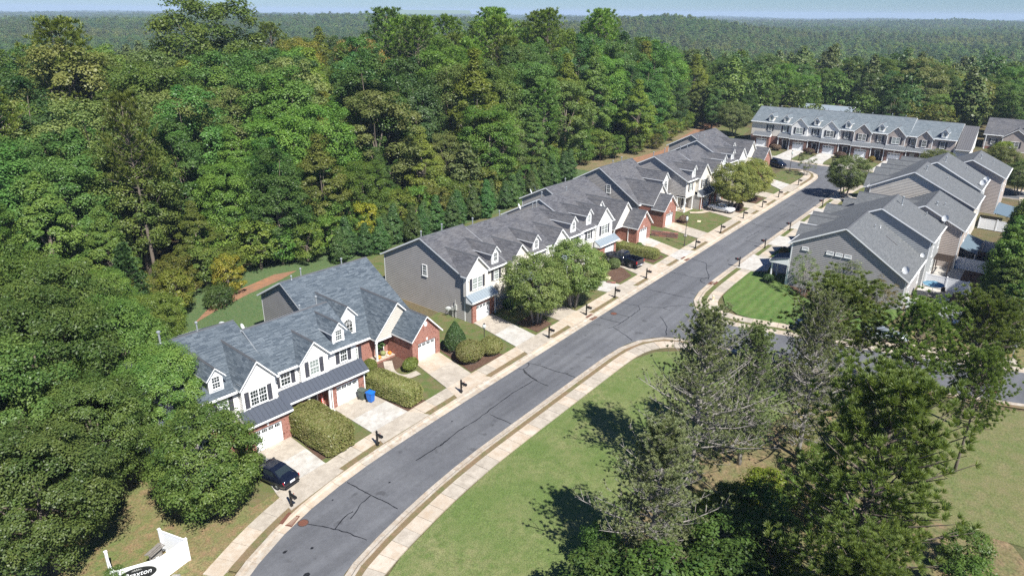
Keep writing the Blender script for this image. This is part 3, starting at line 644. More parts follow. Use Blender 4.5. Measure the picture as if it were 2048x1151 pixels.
sc_ = tag(empty('sidewalk', (0, 0, 0)), kind='structure'); ribbon_pieces(sc_, 'paving_slab', EC[2:17], -1, 1.62, 3.0, 1.52, 0.13, ('concrete', 'concrete_warm'), 0.03, 0.12, jit=0.006)
def driveway(pts, ycuts, m=('concrete', 'concrete'), h=0.15, axis=1):
    """pts: polygon; cut across into slabs with an open joint between them"""
    root = tag(empty('driveway', (0, 0, 0)), kind='structure'); ys = sorted(ycuts); lo = min(p[axis] for p in pts)-1; hi = max(p[axis] for p in pts)+1; e = [lo]+ys+[hi]
    for k in range(len(e)-1):
        Q = clip_z([(p[1-axis], p[axis]) for p in pts], e[k]+0.015, e[k+1]-0.015)
        if len(Q) > 2: sheet('slab', [(q[0], q[1]) if axis == 1 else (q[1], q[0]) for q in Q], h+0.003*(k % 2), m[k % len(m)], 0.16, None, root)
    return root
gd_ = ('concrete', 'concrete_grey'); wm_ = ('concrete_warm', 'concrete')
driveway([(23.6, 39.6), (29.2, 40.3), (28.9, 42.4), (29.4, 47.9), (25.7, 48.1), (24.0, 42.0)], [42.3, 45.3], gd_)
driveway([(33.8, 40.6), (39.6, 40.6), (38.7, 42.6), (38.7, 48.5), (34.7, 48.5), (34.3, 42.6)], [42.6, 45.6], gd_)
driveway([(43.4, 40.6), (48.5, 40.6), (47.8, 42.6), (49.3, 49.0), (45.9, 49.2), (44.1, 42.6)], [42.6, 46], ('concrete_warm', 'concrete'))
driveway([(54.9, 40.6), (59.8, 40.6), (59.1, 42.8), (60.6, 50.5), (57.2, 50.5), (55.5, 42.8)], [42.7, 46.5], ('concrete', 'concrete_grey'))
driveway([(63.4, 40.6), (68.4, 40.6), (67.7, 42.8), (68.3, 50.3), (64.8, 50.3), (64.1, 42.8)], [42.7, 46.5], wm_)
driveway([(74.6, 40.6), (79.6, 40.6), (78.6, 42.8), (77.6, 50.0), (74.0, 50.0), (75.3, 42.8)], [42.7, 46.5], gd_)
driveway([(82.8, 40.6), (89.2, 40.6), (88.2, 42.8), (89.7, 50.4), (86.0, 50.4), (83.5, 42.8)], [42.7, 46.5], wm_)
driveway([(92.3, 40.6), (97.6, 40.6), (96.7, 42.8), (99.3, 49.8), (96.0, 49.9), (93.2, 42.8)], [42.7, 46.5], ('concrete_grey', 'concrete_warm'))
driveway([(102.7, 40.6), (108.2, 40.6), (107.3, 42.8), (109.3, 49.9), (105.8, 49.9), (103.6, 42.8)], [42.7, 46.5], wm_)
driveway([(116.8, 40.6), (122.6, 40.6), (121.7, 42.8), (123.6, 49.8), (120.0, 49.9), (117.8, 42.8)], [42.7, 46.5], wm_)
driveway([(125.3, 40.6), (130, 40.6), (129.5, 42.8), (129.6, 49.7), (126.0, 49.7), (126, 42.8)], [42.7], wm_)
driveway([(134.6, 40.6), (139.4, 40.6), (138.8, 42.8), (140.7, 49.4), (137.0, 49.4), (135.3, 42.8)], [42.7], wm_)
driveway([(142.4, 40.6), (149.4, 40.6), (148.6, 42.8), (152.2, 48.8), (148.8, 48.9), (143.2, 42.8)], [42.7, 46], gd_)
driveway([(94.6, 32.8), (101.6, 32.8), (101.0, 31), (102.6, 28.9), (101.6, 25.9), (96.5, 25.9), (96.2, 28.2), (94.7, 30.8)], [29.6], gd_)
driveway([(107.5, 32.8), (113, 32.8), (112.8, 26.1), (109.2, 26.1)], [29.6], gd_); driveway([(118.2, 32.8), (123.4, 32.8), (123, 25.4), (119.2, 25.4)], [29.6], gd_); driveway([(128.6, 32.8), (133.6, 32.8), (132.8, 24.8), (129.3, 24.8)], [29.6], gd_); driveway([(141.8, 32.8), (146.6, 32.8), (146, 24.8), (142.4, 24.8)], [29.6], gd_)
for yc in (62.2, 52.8, 45.4, 38.0, 30.6): driveway([(172.4, yc-2.6), (176, yc-1.9), (185.6, yc-1.75), (185.6, yc+1.75), (176, yc+1.9), (172.4, yc+2.6)], [178.5], ('concrete_grey', 'concrete_grey'), axis=0)
# walks to the porches
def path(pl, w, m='concrete_warm', h=0.16):
    P = smooth_line(pl); N = normals(P, 1); b = MB()
    for i in range(len(P)-1):
        q = [P[i]-N[i]*w/2, P[i+1]-N[i+1]*w/2, P[i+1]+N[i+1]*w/2, P[i]+N[i]*w/2]; b.poly([(x, y, gz(x)+h) for x, y in q])
    b.build('footpath', M[m], None, kind='structure')
path([(44.6, 47.1), (42.9, 47.4), (42.6, 49.2), (44.3, 51.5)], 0.95, 'concrete'); path([(34.6, 46.7), (33.2, 47.0), (32.6, 48.2)], 0.9); path([(119.6, 48.0), (117.6, 48.6), (116.6, 50.2)], 1.1); path([(96.3, 47.6), (93.6, 47.2), (92.6, 51.2)], 0.9)
# lawns and beds
sheet('lawn', [(16.5, 38.6), (24.0, 41.4), (24.5, 49.5), (14, 56), (3, 52), (2, 32), (6, 31.5), (11, 35.2)], 0.06, 'lawn_dry')
sheet('lawn', [(22, 42.3), (36, 42.4), (60, 42.4), (110, 42.4), (150, 42.4), (150, 56), (20, 56)], 0.07, 'lawn_front')
sheet('lawn', [(147.5, 42.9), (158.5, 42.7), (161.6, 44.2), (162.0, 46.6), (160.6, 48.4), (152, 48.2), (149.2, 45.6)], 0.13, 'lawn_front')
sheet('lawn', [(6, 16), (14, 22.8), (21, 28.0), (25.5, 29.55), (31.4, 30.4), (36.8, 30.85), (42, 30.95), (57, 31.0), (61, 30.9), (64, 29.8), (66, 27.6), (66.8, 24), (67.8, 17), (68, 12), (56, 15.5), (47, 19.5), (36, 18.2), (28, 15), (14, 8)], 0.07, 'lawn')
sheet('lawn', [(94.5, 30.6), (88, 30.55), (83.6, 30.2), (81.0, 28.8), (79.2, 26.6), (79.0, 24), (80.4, 18.5), (82.4, 12), (92.6, 10.5), (92.6, 25.2), (96.3, 26.2)], 0.08, 'lawn_lush')
sheet('lawn', [(102.8, 30.6), (107.4, 30.6), (108, 25.5), (102, 25.5)], 0.08, 'lawn_lush'); sheet('lawn', [(113.4, 30.6), (118, 30.6), (118, 25.5), (113.2, 25.5)], 0.08, 'lawn_lush'); sheet('lawn', [(124, 30.6), (158, 30.6), (162, 24), (150, 23), (124, 25)], 0.07, 'lawn_front')
sheet('lawn', [(22, 61), (54, 64), (57, 66.8), (57, 80), (51, 79), (45, 77.5), (39, 75.5), (33, 72.5), (24, 70)], 0.07, 'bank')
sheet('lawn', [(57, 66.5), (104, 66), (160, 65), (210, 74), (222, 86), (196, 80), (165, 76), (130, 79), (97, 77.6), (76, 78.6), (57, 79.4)], 0.06, 'lawn_front')
sheet('clay_bank', [(36.5, 77.2), (41, 78.9), (46, 80.2), (51.5, 81.2), (55, 82.4), (52, 83.6), (46.5, 82.6), (40.5, 80.4)], 0.05, 'clay'); sheet('lawn', [(24, 70), (33, 72.3), (39, 75.3), (57, 79.8), (97, 78.0), (134, 79.0), (134, 92), (97, 88), (50, 90), (34, 84), (26, 78)], 0.03, 'bank'); sheet('rough_bank', [(134, 79), (165, 76.2), (216, 85), (224, 96), (190, 93), (165, 87), (134, 90)], 0.03, 'rough_bank'); sheet('clay_bank', [(140, 79.5), (165, 77), (190, 80.5), (214, 85.5), (212, 89), (188, 85), (165, 80.5), (142, 82.5)], 0.045, 'clay')
sheet('meadow', [(20, 8), (28, 15), (36, 18.2), (47, 19.5), (56, 15.5), (68, 12), (66, 9), (58, 4), (53, -4), (40, -12), (20, -6)], 0.04, 'rough_bank'); sheet('meadow', [(58, 11), (66, 10), (70, 6), (72, 1), (75, -4), (79, -15), (66, -18), (54, -8), (52, 3)], 0.05, 'meadow'); sheet('lawn', [(84.8, -2), (83.0, 4), (81.2, 11), (92.6, 10.2), (93, 2), (96, -12), (90, -16)], 0.05, 'lawn_dry')
for k, (yc, w) in enumerate(((57.5, 5.2), (49.1, 3.4), (41.7, 3.4), (34.3, 3.4))): sheet('lawn', [(173.3, yc-w/2), (181.6, yc-w/2+.2), (181.6, yc+w/2-.2), (173.3, yc+w/2)], 0.09, 'lawn_front')
for P_ in ([(28.9, 43.0), (31.4, 42.7), (33.2, 47.4), (30, 48.8)], [(38.5, 42.7), (41.2, 42.6), (41.4, 49.3), (38.9, 49.2)], [(48.1, 42.9), (53.2, 42.7), (52.6, 48.6), (49.6, 48.8)], [(41.6, 49.7), (46.0, 49.4), (45.5, 52.3), (41.8, 52.6)], [(59.9, 43.0), (62.9, 43.0), (63.6, 46.4), (60.4, 46.6)], [(89.0, 43.2), (92.6, 43.2), (93.2, 50.0), (90.0, 50.3)], [(79.0, 43.2), (82.6, 43.2), (84.8, 46), (80.5, 47)], [(109.5, 48.0), (111.6, 48.0), (112, 50.4), (109.6, 50.4)], [(121.9, 43.2), (125.2, 43.0), (125.6, 47.4), (123, 47.6)], [(130, 43), (134.8, 43), (135.5, 49), (130.2, 49)], [(88, 18.5), (92.4, 15.2), (92.4, 24.5), (90, 22.5)]): sheet('mulch_bed', P_, 0.10, 'mulch')
sheet('lawn', [(31.5, 42.7), (34.2, 42.7), (34.4, 46.2), (33.2, 46.5)], 0.11, 'lawn_front'); sheet('lawn', [(39.3, 49.4), (41.8, 49.6), (42.6, 46.4), (44, 46.3), (43.7, 42.7), (41.3, 42.7)], 0.105, 'lawn_front')
# sealed cracks in the asphalt
CR = [[(51.85, 39.57), (51.91, 39.04), (53.32, 39.06), (53.34, 39.6)], [(51.91, 39.04), (51.33, 38.14), (51.11, 36.52)], [(53.46, 39.52), (53.83, 37.94), (53.74, 36.52), (54.01, 34.83), (53.96, 33.8)], [(66.11, 37.18), (66.65, 36.67), (70.2, 36.68), (74.29, 36.73), (73.56, 39.59)], [(74.29, 36.73), (75.45, 34.66), (76.41, 34.21)], [(75.45, 34.66), (75.31, 33.66)], [(66.65, 36.67), (65.92, 34.95), (64.96, 33.27)], [(68.05, 39.45), (68.21, 36.62)], [(70.22, 38.4), (70.38, 36.66)], [(72.8, 33.73), (71.58, 32.47), (70.64, 31.71), (69.45, 31.34), (68.6, 30.8)], [(79.68, 39.6), (80.02, 36.0)], [(94.42, 39.53), (94.09, 37.26), (93.09, 36.59), (91.89, 36.22), (90.62, 35.36), (89.16, 34.52), (87.85, 34.15)], [(93.09, 36.59), (93.46, 35.8)], [(87.33, 39.62), (87.55, 37.81), (87.43, 35.87), (88.36, 34.37)], [(88.53, 34.45), (87.58, 35.09), (86.7, 34.77), (86.32, 33.83)], [(79.99, 35.98), (80.17, 34.7), (80.49, 33.1)], [(76.45, 34.23), (78.37, 32.4)], [(107.75, 36.58), (107.47, 33.83)], [(28.46, 39.0), (28.59, 37.36), (28.57, 36.22), (28.8, 34.61), (28.86, 33.42)], [(28.57, 36.22), (27.15, 36.08), (26.63, 35.65), (25.85, 35.42)], [(23.22, 38.42), (23.47, 37.51), (24.0, 36.59), (24.42, 35.52), (24.81, 34.25), (25.11, 32.73)], [(24.46, 35.47), (25.56, 35.95), (26.53, 35.93)], [(33.94, 36.64), (35.61, 36.67), (36.97, 36.54), (38.18, 36.68)], [(36.73, 36.52), (39.27, 36.81), (42.22, 36.64), (46.53, 37.02), (50.91, 36.79)], [(43.24, 36.28), (43.28, 33.74)], [(52.09, 39.16), (50.91, 36.79), (50.88, 34.97)], [(117.56, 39.07), (116.89, 37.44), (117.09, 35.54), (117.59, 34.07)], [(108.99, 36.74), (113.98, 36.38)], [(133.56, 38.6), (133.34, 37.38), (133.12, 36.17)], [(150.68, 38.47), (151.19, 35.98)], [(124.89, 36.52), (127.9, 36.26)], [(132.44, 38.56), (132.82, 36.56), (132.4, 34.19)], [(112.35, 39.6), (112.24, 37.08)]]
for pl in CR:
    P = resample(smooth_line(pl, 1), 0.35); P.append(np.array(pl[-1], float)); N = normals(P, 1); b = MB(); wob = [N[i]*rnd.uniform(-.05, .05) for i in range(len(P))]; ww = [rnd.uniform(.028, .055) for _ in P]
    for i in range(len(P)-1):
        q = [P[i]+wob[i]-N[i]*ww[i], P[i+1]+wob[i+1]-N[i+1]*ww[i+1], P[i+1]+wob[i+1]+N[i+1]*ww[i+1], P[i]+wob[i]+N[i]*ww[i]]; b.poly([(x, y, gz(x)+0.005) for x, y in q])
    b.build('crack_seal', M['sealant'], road)
for x, y, r in ((30.6, 36.3, .12), (22.2, 35.2, .15), (26.4, 38.2, .1), (20.8, 36.4, .18), (40.2, 38.3, .1), (20.4, 33.4, .32)):
    b = MB(); b.poly([(x+r*rnd.uniform(.7, 1.2)*math.cos(a*.7), y+r*rnd.uniform(.5, .9)*math.sin(a*.7), gz(x)+0.005) for a in range(9)]); b.build('tar_spot', M['sealant'], road)
# ------------------------------------------------------------------ the rows of town houses
def DBL(x, z, w=1.75, h=1.5): return (x, z, w, h, True, True)
ROW1 = (30, 48.2, R_(-3.5), 0.60); GR1 = 'slate blue roofed town houses of the nearest row'
common1 = dict(roof='roof_blue', front='side_white', side='side_grey', group=GR1)
hA = townhouse(ROW1, dict(common1, label='left end town house of the nearest blue roofed row, half hidden by trees', x0=-7.0, x1=-0.33, yf=1.25, yb=14.8, ze=5.8, yr=8.0, zr=8.85, zbe=5.75, oh0=0.3, end0=True,
    gables=[dict(xc=-2.4, half=1.55, yw=0.6, zlo=3.45, ze=6.3, za=8.15, win=[DBL(-2.5, 4.75, 1.6)])], dormers=[dict(xc=-5.5, y=1.55, za=8.35)],
    windows=[(-5.35, 1.25, 4.75, 0.9, 1.5, False, True)], garage=dict(x0=-4.25, x1=-0.4, y=-0.4, door=-2.5, zlo=-0.05, zt=2.9, dw=2.55),
    metal=[(-4.45, -0.2, -0.75, 3.02, 0.62, 3.85, 'metal_dark')], vents=[(-6.85, 8.05, 1.0, 0.09), (-3.5, 8.3, 0.8)], dishes=[]))
# lean-to side porch at the left end
b = MB(); siding(b, [(0.6, -0.9), (7.4, -0.9), (7.4, 8.3), (0.6, 4.2)], (-3.0, 0, 0), (0, 1, 0), (-1, 0, 0)); siding(b, [(-3.0, -0.9), (0, -0.9), (0, 4.2), (-3.0, 4.2)], (0, 0.6, 0), (1, 0, 0), (0, -1, 0)); b.build('side_bay_wall', M['side_white'], hA, kind='stuff')
seam_roof(hA, -3.2, -0.1, 0.3, 4.3, 7.4, 8.45, 'metal_dark', 0.5)
hB = townhouse(ROW1, dict(common1, label='middle town house of the nearest blue roofed row, blue and green bins by its garage', x0=-0.33, x1=8.5, yf=1.75, yb=12.3, ze=5.7, yr=6.2, zr=8.5, zbe=5.4, oh0=0.12,
    gables=[dict(xc=3.55, half=1.45, yw=1.3, zlo=3.85, ze=6.05, za=7.6, win=[(3.5, 4.95, 1.05, 1.5, False, True)])], dormers=[dict(xc=6.8, y=1.97, za=8.2, half=0.66)],
    windows=[(0.75, 1.75, 4.75, 1.05, 1.5, False, True), (7.0, 1.75, 4.75, 0.85, 1.5, False, True)], garage=dict(x0=4.6, x1=8.45, y=0.6, door=6.45, zlo=0.12, zt=3.0, dw=2.55),
    metal=[(-0.42, 8.65, 0.12, 3.08, 1.3, 3.92, 'metal_dark')], posts=[(2.1, 0.4, 0.2, 2.85), (4.3, 0.45, 0.2, 2.85)], doors=[(3.2, 1.72, 0.3), (0.6, 1.72, 0.3)], porch=[(0.2, 4.55, 0.35, 1.75, 0.28)],
    spouts=[(4.62, 0.58, 0.1, 2.9), (8.35, 0.58, 0.1, 2.9)], vents=[(5.6, 6.3, 0.45, 0.06), (7.6, 6.5, 0.75)], dishes=[(-0.1, 10.5, 6.6, 2.2, 1.15), (2.3, 11.8, 5.6, 0.7, 0.7)]))
hE = townhouse(ROW1, dict(common1, label='blue roofed end town house with brick gabled garage and pumpkins on its porch', x0=8.5, x1=19.3, yf=5.85, yb=19.2, ze=3.25, yr=14.3, zr=8.5, zbe=5.65, zsplit=3.1, oh0=0.3, oh1=0.3, end0=True, end1=True,
    gables=[dict(xc=16.1, half=2.95, yw=4.8, zlo=2.75, ze=3.45, za=6.55, mat='side_beige'), dict(xc=17.4, half=1.95, yw=1.6, zlo=0.3, ze=3.45, za=5.5, brick=True, yback=4.85, yside=5.8, door=17.5)],
    dormers=[dict(xc=11.0, half=0.95, y=6.5, za=7.2, arch=True, mat='side_beige')], windows=[(11.1, 5.85, 1.75, 0.8, 1.5, False, True)], doors=[(14.3, 5.82, 0.6)], posts=[(13.15, 4.75, 0.3, 2.75)], porch=[(12.95, 15.4, 4.55, 5.85, 0.58)],
    spouts=[(15.5, 3.2, 0.2, 3.2)], vents=[(10.9, 14.4, 0.75), (16.2, 14.4, 0.6), (9.6, 14.2, 0.35, 0.06)]))

ROW2 = (57.05, 50.5, R_(-1.5), 1.14); GR2 = 'grey roofed town houses of the second row'
c2 = dict(roof='roof_grey', front='side_cream', side='side_tan', lower='side_beige', group=GR2)
townhouse(ROW2, dict(c2, label='grey roofed town house with the long bare grey end wall and utility boxes', x0=0, x1=7.4, yf=1.2, yb=15.7, ze=5.75, yr=8.5, zr=9.2, zbe=5.5, oh0=0.3, end0=True,
    gables=[dict(xc=1.6, half=1.85, yw=0.72, zlo=3.4, ze=6.27, za=8.12, win=[DBL(1.6, 4.75)])], dormers=[dict(xc=5.6, y=1.32, za=8.3)], windows=[(5.6, 1.2, 4.65, 0.9, 1.5, False, True)],
    garage=dict(x0=0.0, x1=3.9, y=0, door=1.95, zlo=0, zt=2.85, smat='side_tan'), metal=[(-0.4, 4.3, -0.34, 2.95, 0.74, 3.62, 'metal_light')], doors=[(5.2, 1.17, 0.2)], porch=[(3.95, 7.2, 0.3, 1.2, 0.18)],
    side_windows=[(0, 8.0, 5.0, 0.85, 1.5, False)], spouts=[(0.08, 0.9, 0, 5.5), (4.0, -0.02, 0, 2.8)], vents=[(0.5, 9.0, 0.7), (4.0, 8.9, 0.8)], dishes=[(-0.5, 3.6, 0.5, 2.4, 0.9)]))
townhouse(ROW2, dict(c2, label='second grey roofed town house from the bare end wall, behind a leafy street tree', x0=7.4, x1=15.5, yf=0.9, yb=14.8, ze=5.7, yr=7.9, zr=9.0, zbe=5.5, oh0=0.12,
    gables=[dict(xc=9.3, half=1.85, yw=0.3, zlo=3.3, ze=6.0, za=7.85, win=[DBL(9.3, 4.65)])], dormers=[dict(xc=13.35, y=0.95, za=8.05)], windows=[(13.3, 0.9, 4.6, 0.9, 1.5, False, True)],
    garage=dict(x0=7.5, x1=11.4, y=-0.3, door=9.4, zt=2.95, smat='side_tan'), metal=[(7.2, 11.8, -0.64, 3.0, 0.32, 3.6, 'metal_light')], doors=[(13, 0.87, 0.3)] , vents=[(9, 8.2, 0.8), (14.4, 8.2, 0.7)]))
townhouse(ROW2, dict(c2, label='middle grey roofed town house of the second row, white gable above the tree crown', x0=15.5, x1=24.0, yf=1.1, yb=14.9, ze=5.85, yr=7.9, zr=8.6, zbe=5.4, oh0=0.12, front='side_white',
    gables=[dict(xc=18.4, half=1.75, yw=0.6, zlo=3.4, ze=6.0, za=7.75, win=[DBL(18.4, 4.75, 1.6)])], dormers=[dict(xc=22.5, y=1.4, za=8.5)], windows=[(22.4, 1.1, 4.75, 0.9, 1.5, False, True)],
    garage=dict(x0=16.5, x1=20.4, y=0, door=18.5, zt=3.2, smat='side_tan'), metal=[(16.2, 20.8, -0.34, 3.25, 0.62, 3.9, 'metal_light')], doors=[(22, 1.07, 0.4)], dishes=[(20.0, 9.2, 8.2, 0.5)], vents=[(22.3, 8.6, 0.9, 0.07), (23.2, 8.6, 0.85, 0.07)]))
townhouse(ROW2, dict(c2, label='grey roofed town house with black pickup truck standing before its garage', x0=24.0, x1=32.6, yf=1.2, yb=15.6, ze=5.95, yr=8.6, zr=9.45, zbe=5.8, oh0=0.15, front='side_white',
    gables=[dict(xc=29.75, half=2.05, yw=0.8, zlo=3.5, ze=6.35, za=8.4, win=[DBL(29.75, 5.0)])], dormers=[dict(xc=26.65, y=1.55, za=8.7)], windows=[(26.2, 1.2, 4.95, 0.9, 1.5, False, True)],
    garage=dict(x0=27.5, x1=32.3, y=0.1, door=30.5, zt=3.3, dw=2.6, smat='side_tan'), metal=[(27.3, 32.7, -0.25, 3.1, 0.82, 3.75, 'metal_light')], doors=[(25.8, 1.17, 0.6)], spouts=[(27.45, 1.18, 0.5, 5.6)], vents=[(25.5, 9.4, 0.9, 0.08), (31, 8.8, 0.5)]))
townhouse(ROW2, dict(c2, label='grey roofed end town house with brick gabled garage before the low brick retaining wall', x0=32.6, x1=43.2, yf=3.9, yb=18.8, ze=3.55, yr=13.8, zr=8.8, zbe=6.2, zsplit=3.4, oh0=0.3, oh1=0.3, end0=True, end1=True, side='side_tan',
    gables=[dict(xc=38.9, half=3.4, yw=2.6, zlo=3.2, ze=3.6, za=7.15), dict(xc=40.5, half=2.2, yw=0.0, zlo=0.75, ze=3.6, za=5.85, brick=True, yback=2.65, yside=3.9, door=40.4)],
    dormers=[dict(xc=34.4, half=0.95, y=4.6, za=7.85, arch=True)], doors=[(36.6, 3.87, 0.9)], posts=[(35.5, 2.55, 0.7, 3.2)], porch=[(35.3, 38.2, 2.4, 3.9, 0.9)], spouts=[(38.25, 1.6, 0.8, 3.3)], vents=[(38, 14, 0.5)], dishes=[(33.4, 17.6, 6.6, 0.6), (34.9, 17.8, 6.7, 0.8)]))

ROW3 = (103.5, 49.9, R_(-1.5), 2.07); GR3 = 'grey roofed town houses of the third row'
c3 = dict(roof='roof_grey', front='side_cream', side='side_tan', lower='side_beige', group=GR3)
townhouse(ROW3, dict(c3, label='grey roofed town house with brick garage flush with its dark end wall', x0=1.5, x1=12.45, yf=4.9, yb=18.0, ze=3.45, yr=13.0, zr=8.8, zbe=6.0, zsplit=3.2, oh0=0.3, end0=True, end1=True,
    gables=[dict(xc=4.75, half=2.75, yw=2.4, zlo=2.8, ze=3.95, za=6.85), dict(xc=4.05, half=2.2, yw=0.1, zlo=0.1, ze=3.34, za=5.45, brick=True, yback=2.45, yside=4.9, door=4.05)],
    dormers=[dict(xc=10.7, half=1.0, y=4.8, za=7.65, arch=True)], doors=[(8.2, 4.87, 0.4)], windows=[(10.6, 4.9, 1.9, 0.9, 1.4, False, True)], posts=[(7.3, 2.6, 0.2, 2.8)], porch=[(6.5, 9.2, 2.4, 4.9, 0.3)], side_windows=[(0, 11.0, 5.2, 0.85, 1.5, False)], vents=[(6, 13.2, 0.5), (9, 13.2, 0.7)]))
townhouse(ROW3, dict(c3, label='grey roofed town house with open corner porch and white sedan on its drive', x0=12.5, x1=20.5, yf=1.5, yb=15.2, ze=6.15, yr=8.3, zr=9.8, zbe=6.2, oh0=0.3, end0=True, cut=(0, 1.8, 2.95), lower_y=3.3, zsplit=3.05,
    gables=[dict(xc=18.2, half=2.1, yw=0.8, zlo=3.6, ze=6.5, za=8.6, win=[DBL(18.2, 5.0)])], dormers=[dict(xc=15.2, y=1.6, za=8.7)], windows=[(14.1, 1.5, 4.85, 0.9, 1.5, False, True)],
    garage=dict(x0=16.1, x1=20.4, y=0.1, door=18.3, zt=3.1, smat='side_tan'), metal=[(15.9, 20.9, -0.25, 3.1, 0.85, 3.95, 'metal_dark')], posts=[(12.62, 1.62, 0.3, 3.0), (15.7, 1.62, 0.3, 3.0), (12.62, 3.15, 0.3, 3.0)], porch=[(12.5, 16.0, 1.45, 3.3, 0.35)], doors=[(14.9, 3.27, 0.4)], spouts=[(16.15, 0.08, 0.2, 3.0)], vents=[(13.2, 9.0, 0.8), (17.5, 9, 0.9)]))
townhouse(ROW3, dict(c3, label='third row town house behind the rounded street tree, black shutters and cream gable', x0=20.5, x1=29.2, yf=1.3, yb=14.8, ze=6.35, yr=8.0, zr=9.65, zbe=6.2, oh0=0.12,
    gables=[dict(xc=24.3, half=1.9, yw=0.8, zlo=3.8, ze=6.3, za=8.2, win=[DBL(24.3, 5.2)])], dormers=[dict(xc=28.0, y=1.5, za=8.8)], windows=[(27.6, 1.3, 5.2, 0.9, 1.5, False, True)],
    garage=dict(x0=22.2, x1=26.2, y=0.1, door=24.2, zt=3.3, smat='side_tan'), metal=[(21.0, 26.8, -0.25, 3.4, 0.85, 4.1, 'metal_dark')], doors=[(27.7, 1.27, 0.6)], vents=[(23, 8.6, 0.7), (26, 8.6, 0.7)]))
townhouse(ROW3, dict(c3, label='taller stepped up town house second from the far end of the third row', x0=29.2, x1=37.8, yf=1.3, yb=15.0, ze=7.0, yr=8.1, zr=10.65, zbe=6.9, zb=1.0, oh0=0.25, front='side_white',
    gables=[dict(xc=35.2, half=1.9, yw=0.9, zlo=4.3, ze=7.3, za=9.2, win=[DBL(35.2, 5.7)])], dormers=[dict(xc=31.65, y=1.45, za=9.4)], windows=[(31.5, 1.3, 5.6, 0.9, 1.5, False, True)],
    garage=dict(x0=33.2, x1=37.4, y=0.1, door=35.3, zt=4.0, smat='side_tan'), metal=[(32.8, 37.8, -0.25, 4.0, 0.92, 4.7, 'metal_dark')], doors=[(31.2, 1.27, 1.2)], vents=[(31, 8.9, 0.9), (34, 8.9, 0.6)]))
townhouse(ROW3, dict(c3, label='far end town house of the third row, its brick garage gable above the black SUV', x0=37.8, x1=49.4, yf=4.0, yb=18.6, ze=5.0, yr=13.5, zr=10.15, zbe=7.3, zb=1.6, zsplit=4.8, oh0=0.3, oh1=0.3, end0=True, end1=True,
    gables=[dict(xc=44.6, half=3.3, yw=2.7, zlo=4.3, ze=5.8, za=9.2), dict(xc=47.0, half=2.2, yw=0.1, zlo=1.9, ze=5.4, za=7.7, brick=True, yback=2.75, yside=4.0, door=47.0)], dormers=[dict(xc=39.6, half=0.9, y=4.8, za=9.3, arch=True)], posts=[(41.5, 2.7, 1.5, 4.3)], doors=[(42.5, 3.97, 1.7)]))

ROWR = (125, 25, R_(180), 2.5); GRR = 'town houses on the right hand side of the street'
c4 = dict(roof='roof_mid', front='side_beige', side='side_tan', group=GRR)
def zr_(a, b): return -SL*(a+b)/2
uR = townhouse(ROWR, dict(c4, label='nearest town house right of the street, broad grey brown gable wall with four slit windows', x0=21.7, x1=32.5, zb=zr_(21.7, 32.5), yf=0, yb=14.1, ze=5.45, yr=6.28, zr=8.65, zbe=3.35, oh1=0.3, oh0=0.1, end1=True, side='side_grey',
    gables=[dict(xc=26.8, half=1.8, yw=-0.6, zlo=2.6, ze=4.9, za=6.65, win=[DBL(26.8, 3.9)]), dict(xc=22.6, half=0.8, yw=-0.5, zlo=3, ze=6.2, za=7.0)], garage=dict(x0=24.8, x1=28.8, y=-1.0, door=26.8, zt=2.4, zlo=-0.55), metal=[(24.4, 29.2, -1.4, 2.45, -0.55, 3.1, 'metal_dark')],
    side_windows=[(1, 1.75, 4.96, 0.8, 0.42, False), (1, 4.84, 5.0, 0.85, 0.42, False), (1, 5.93, 5.0, 0.85, 0.42, False), (1, 7.0, 5.0, 0.85, 0.42, False)],
    rear_windows=[(23.5, 1.2, 0.9, 1.4), (30.5, 1.2, 1.6, 1.9)], doors=[(30.5, -0.03, -0.5)], vents=[(25.5, 8.2, 0.35, 0.05), (24.0, 8.6, 0.35, 0.05, False)], dishes=[(31.6, 13.6, 3.6, 1.2, 1.1), (22.3, 14.0, 3.5, 1.4, 0.7)], spouts=[(32.4, 0.0, -1, 5.2)]))
seam_roof(uR, 7.8, 11.1, -2.5, 2.55+0.54, 0.0, 3.3+0.54, 'metal_dark', 0.45)
for q in ((10.7, -0.1), (10.7, -2.2), (8.1, -2.2)): post(uR, q[0], q[1], -0.3, 2.75)
b = MB(); b.box(1.9, 10.2, 4.75+0.54+0.25, 2.1, 12.0, 4.3+0.54)
b2 = MB(); k_ = (3.35-8.65)/(14.45-6.28); zz_ = lambda y: 8.65+0.54+k_*(y-6.28)
b2.slab([(3.2, 9.6, zz_(9.6)+.07), (3.42, 9.6, zz_(9.6)+.07), (3.42, 11.2, zz_(11.2)+.07), (3.2, 11.2, zz_(11.2)+.07)], (0, 0, -.1)); b2.build('ridge_vent', M['metal_brown'], uR)
townhouse(ROWR, dict(c4, label='second town house right of the street, blue grey wall rising above its nearer neighbour', x0=11.8, x1=21.7, zb=zr_(11.8, 21.7), yf=0.2, yb=14.6, ze=5.6, yr=8.0, zr=9.35, zbe=5.9, oh1=0.3, end1=True, side='side_blue',
    gables=[dict(xc=20.3, half=1.7, yw=-0.8, zlo=2.6, ze=5.4, za=7.0, win=[DBL(20.3, 4.0)]), dict(xc=13.4, half=1.7, yw=-0.8, zlo=2.6, ze=5.2, za=6.8)], garage=dict(x0=12, x1=16, y=-1.2, door=14, zt=2.6, zlo=-0.35), rear_windows=[(14, 3.8, 0.9, 1.4), (19, 3.8, 0.9, 1.4), (16.5, 1.0, 1.6, 1.9)],
    vents=[(15.4, 9.3, 1.1, 0.09), (13.2, 12.3, 0.35, 0.05)], dishes=[(12.3, 14.6, 6.2, 1.2, 1.1)]))
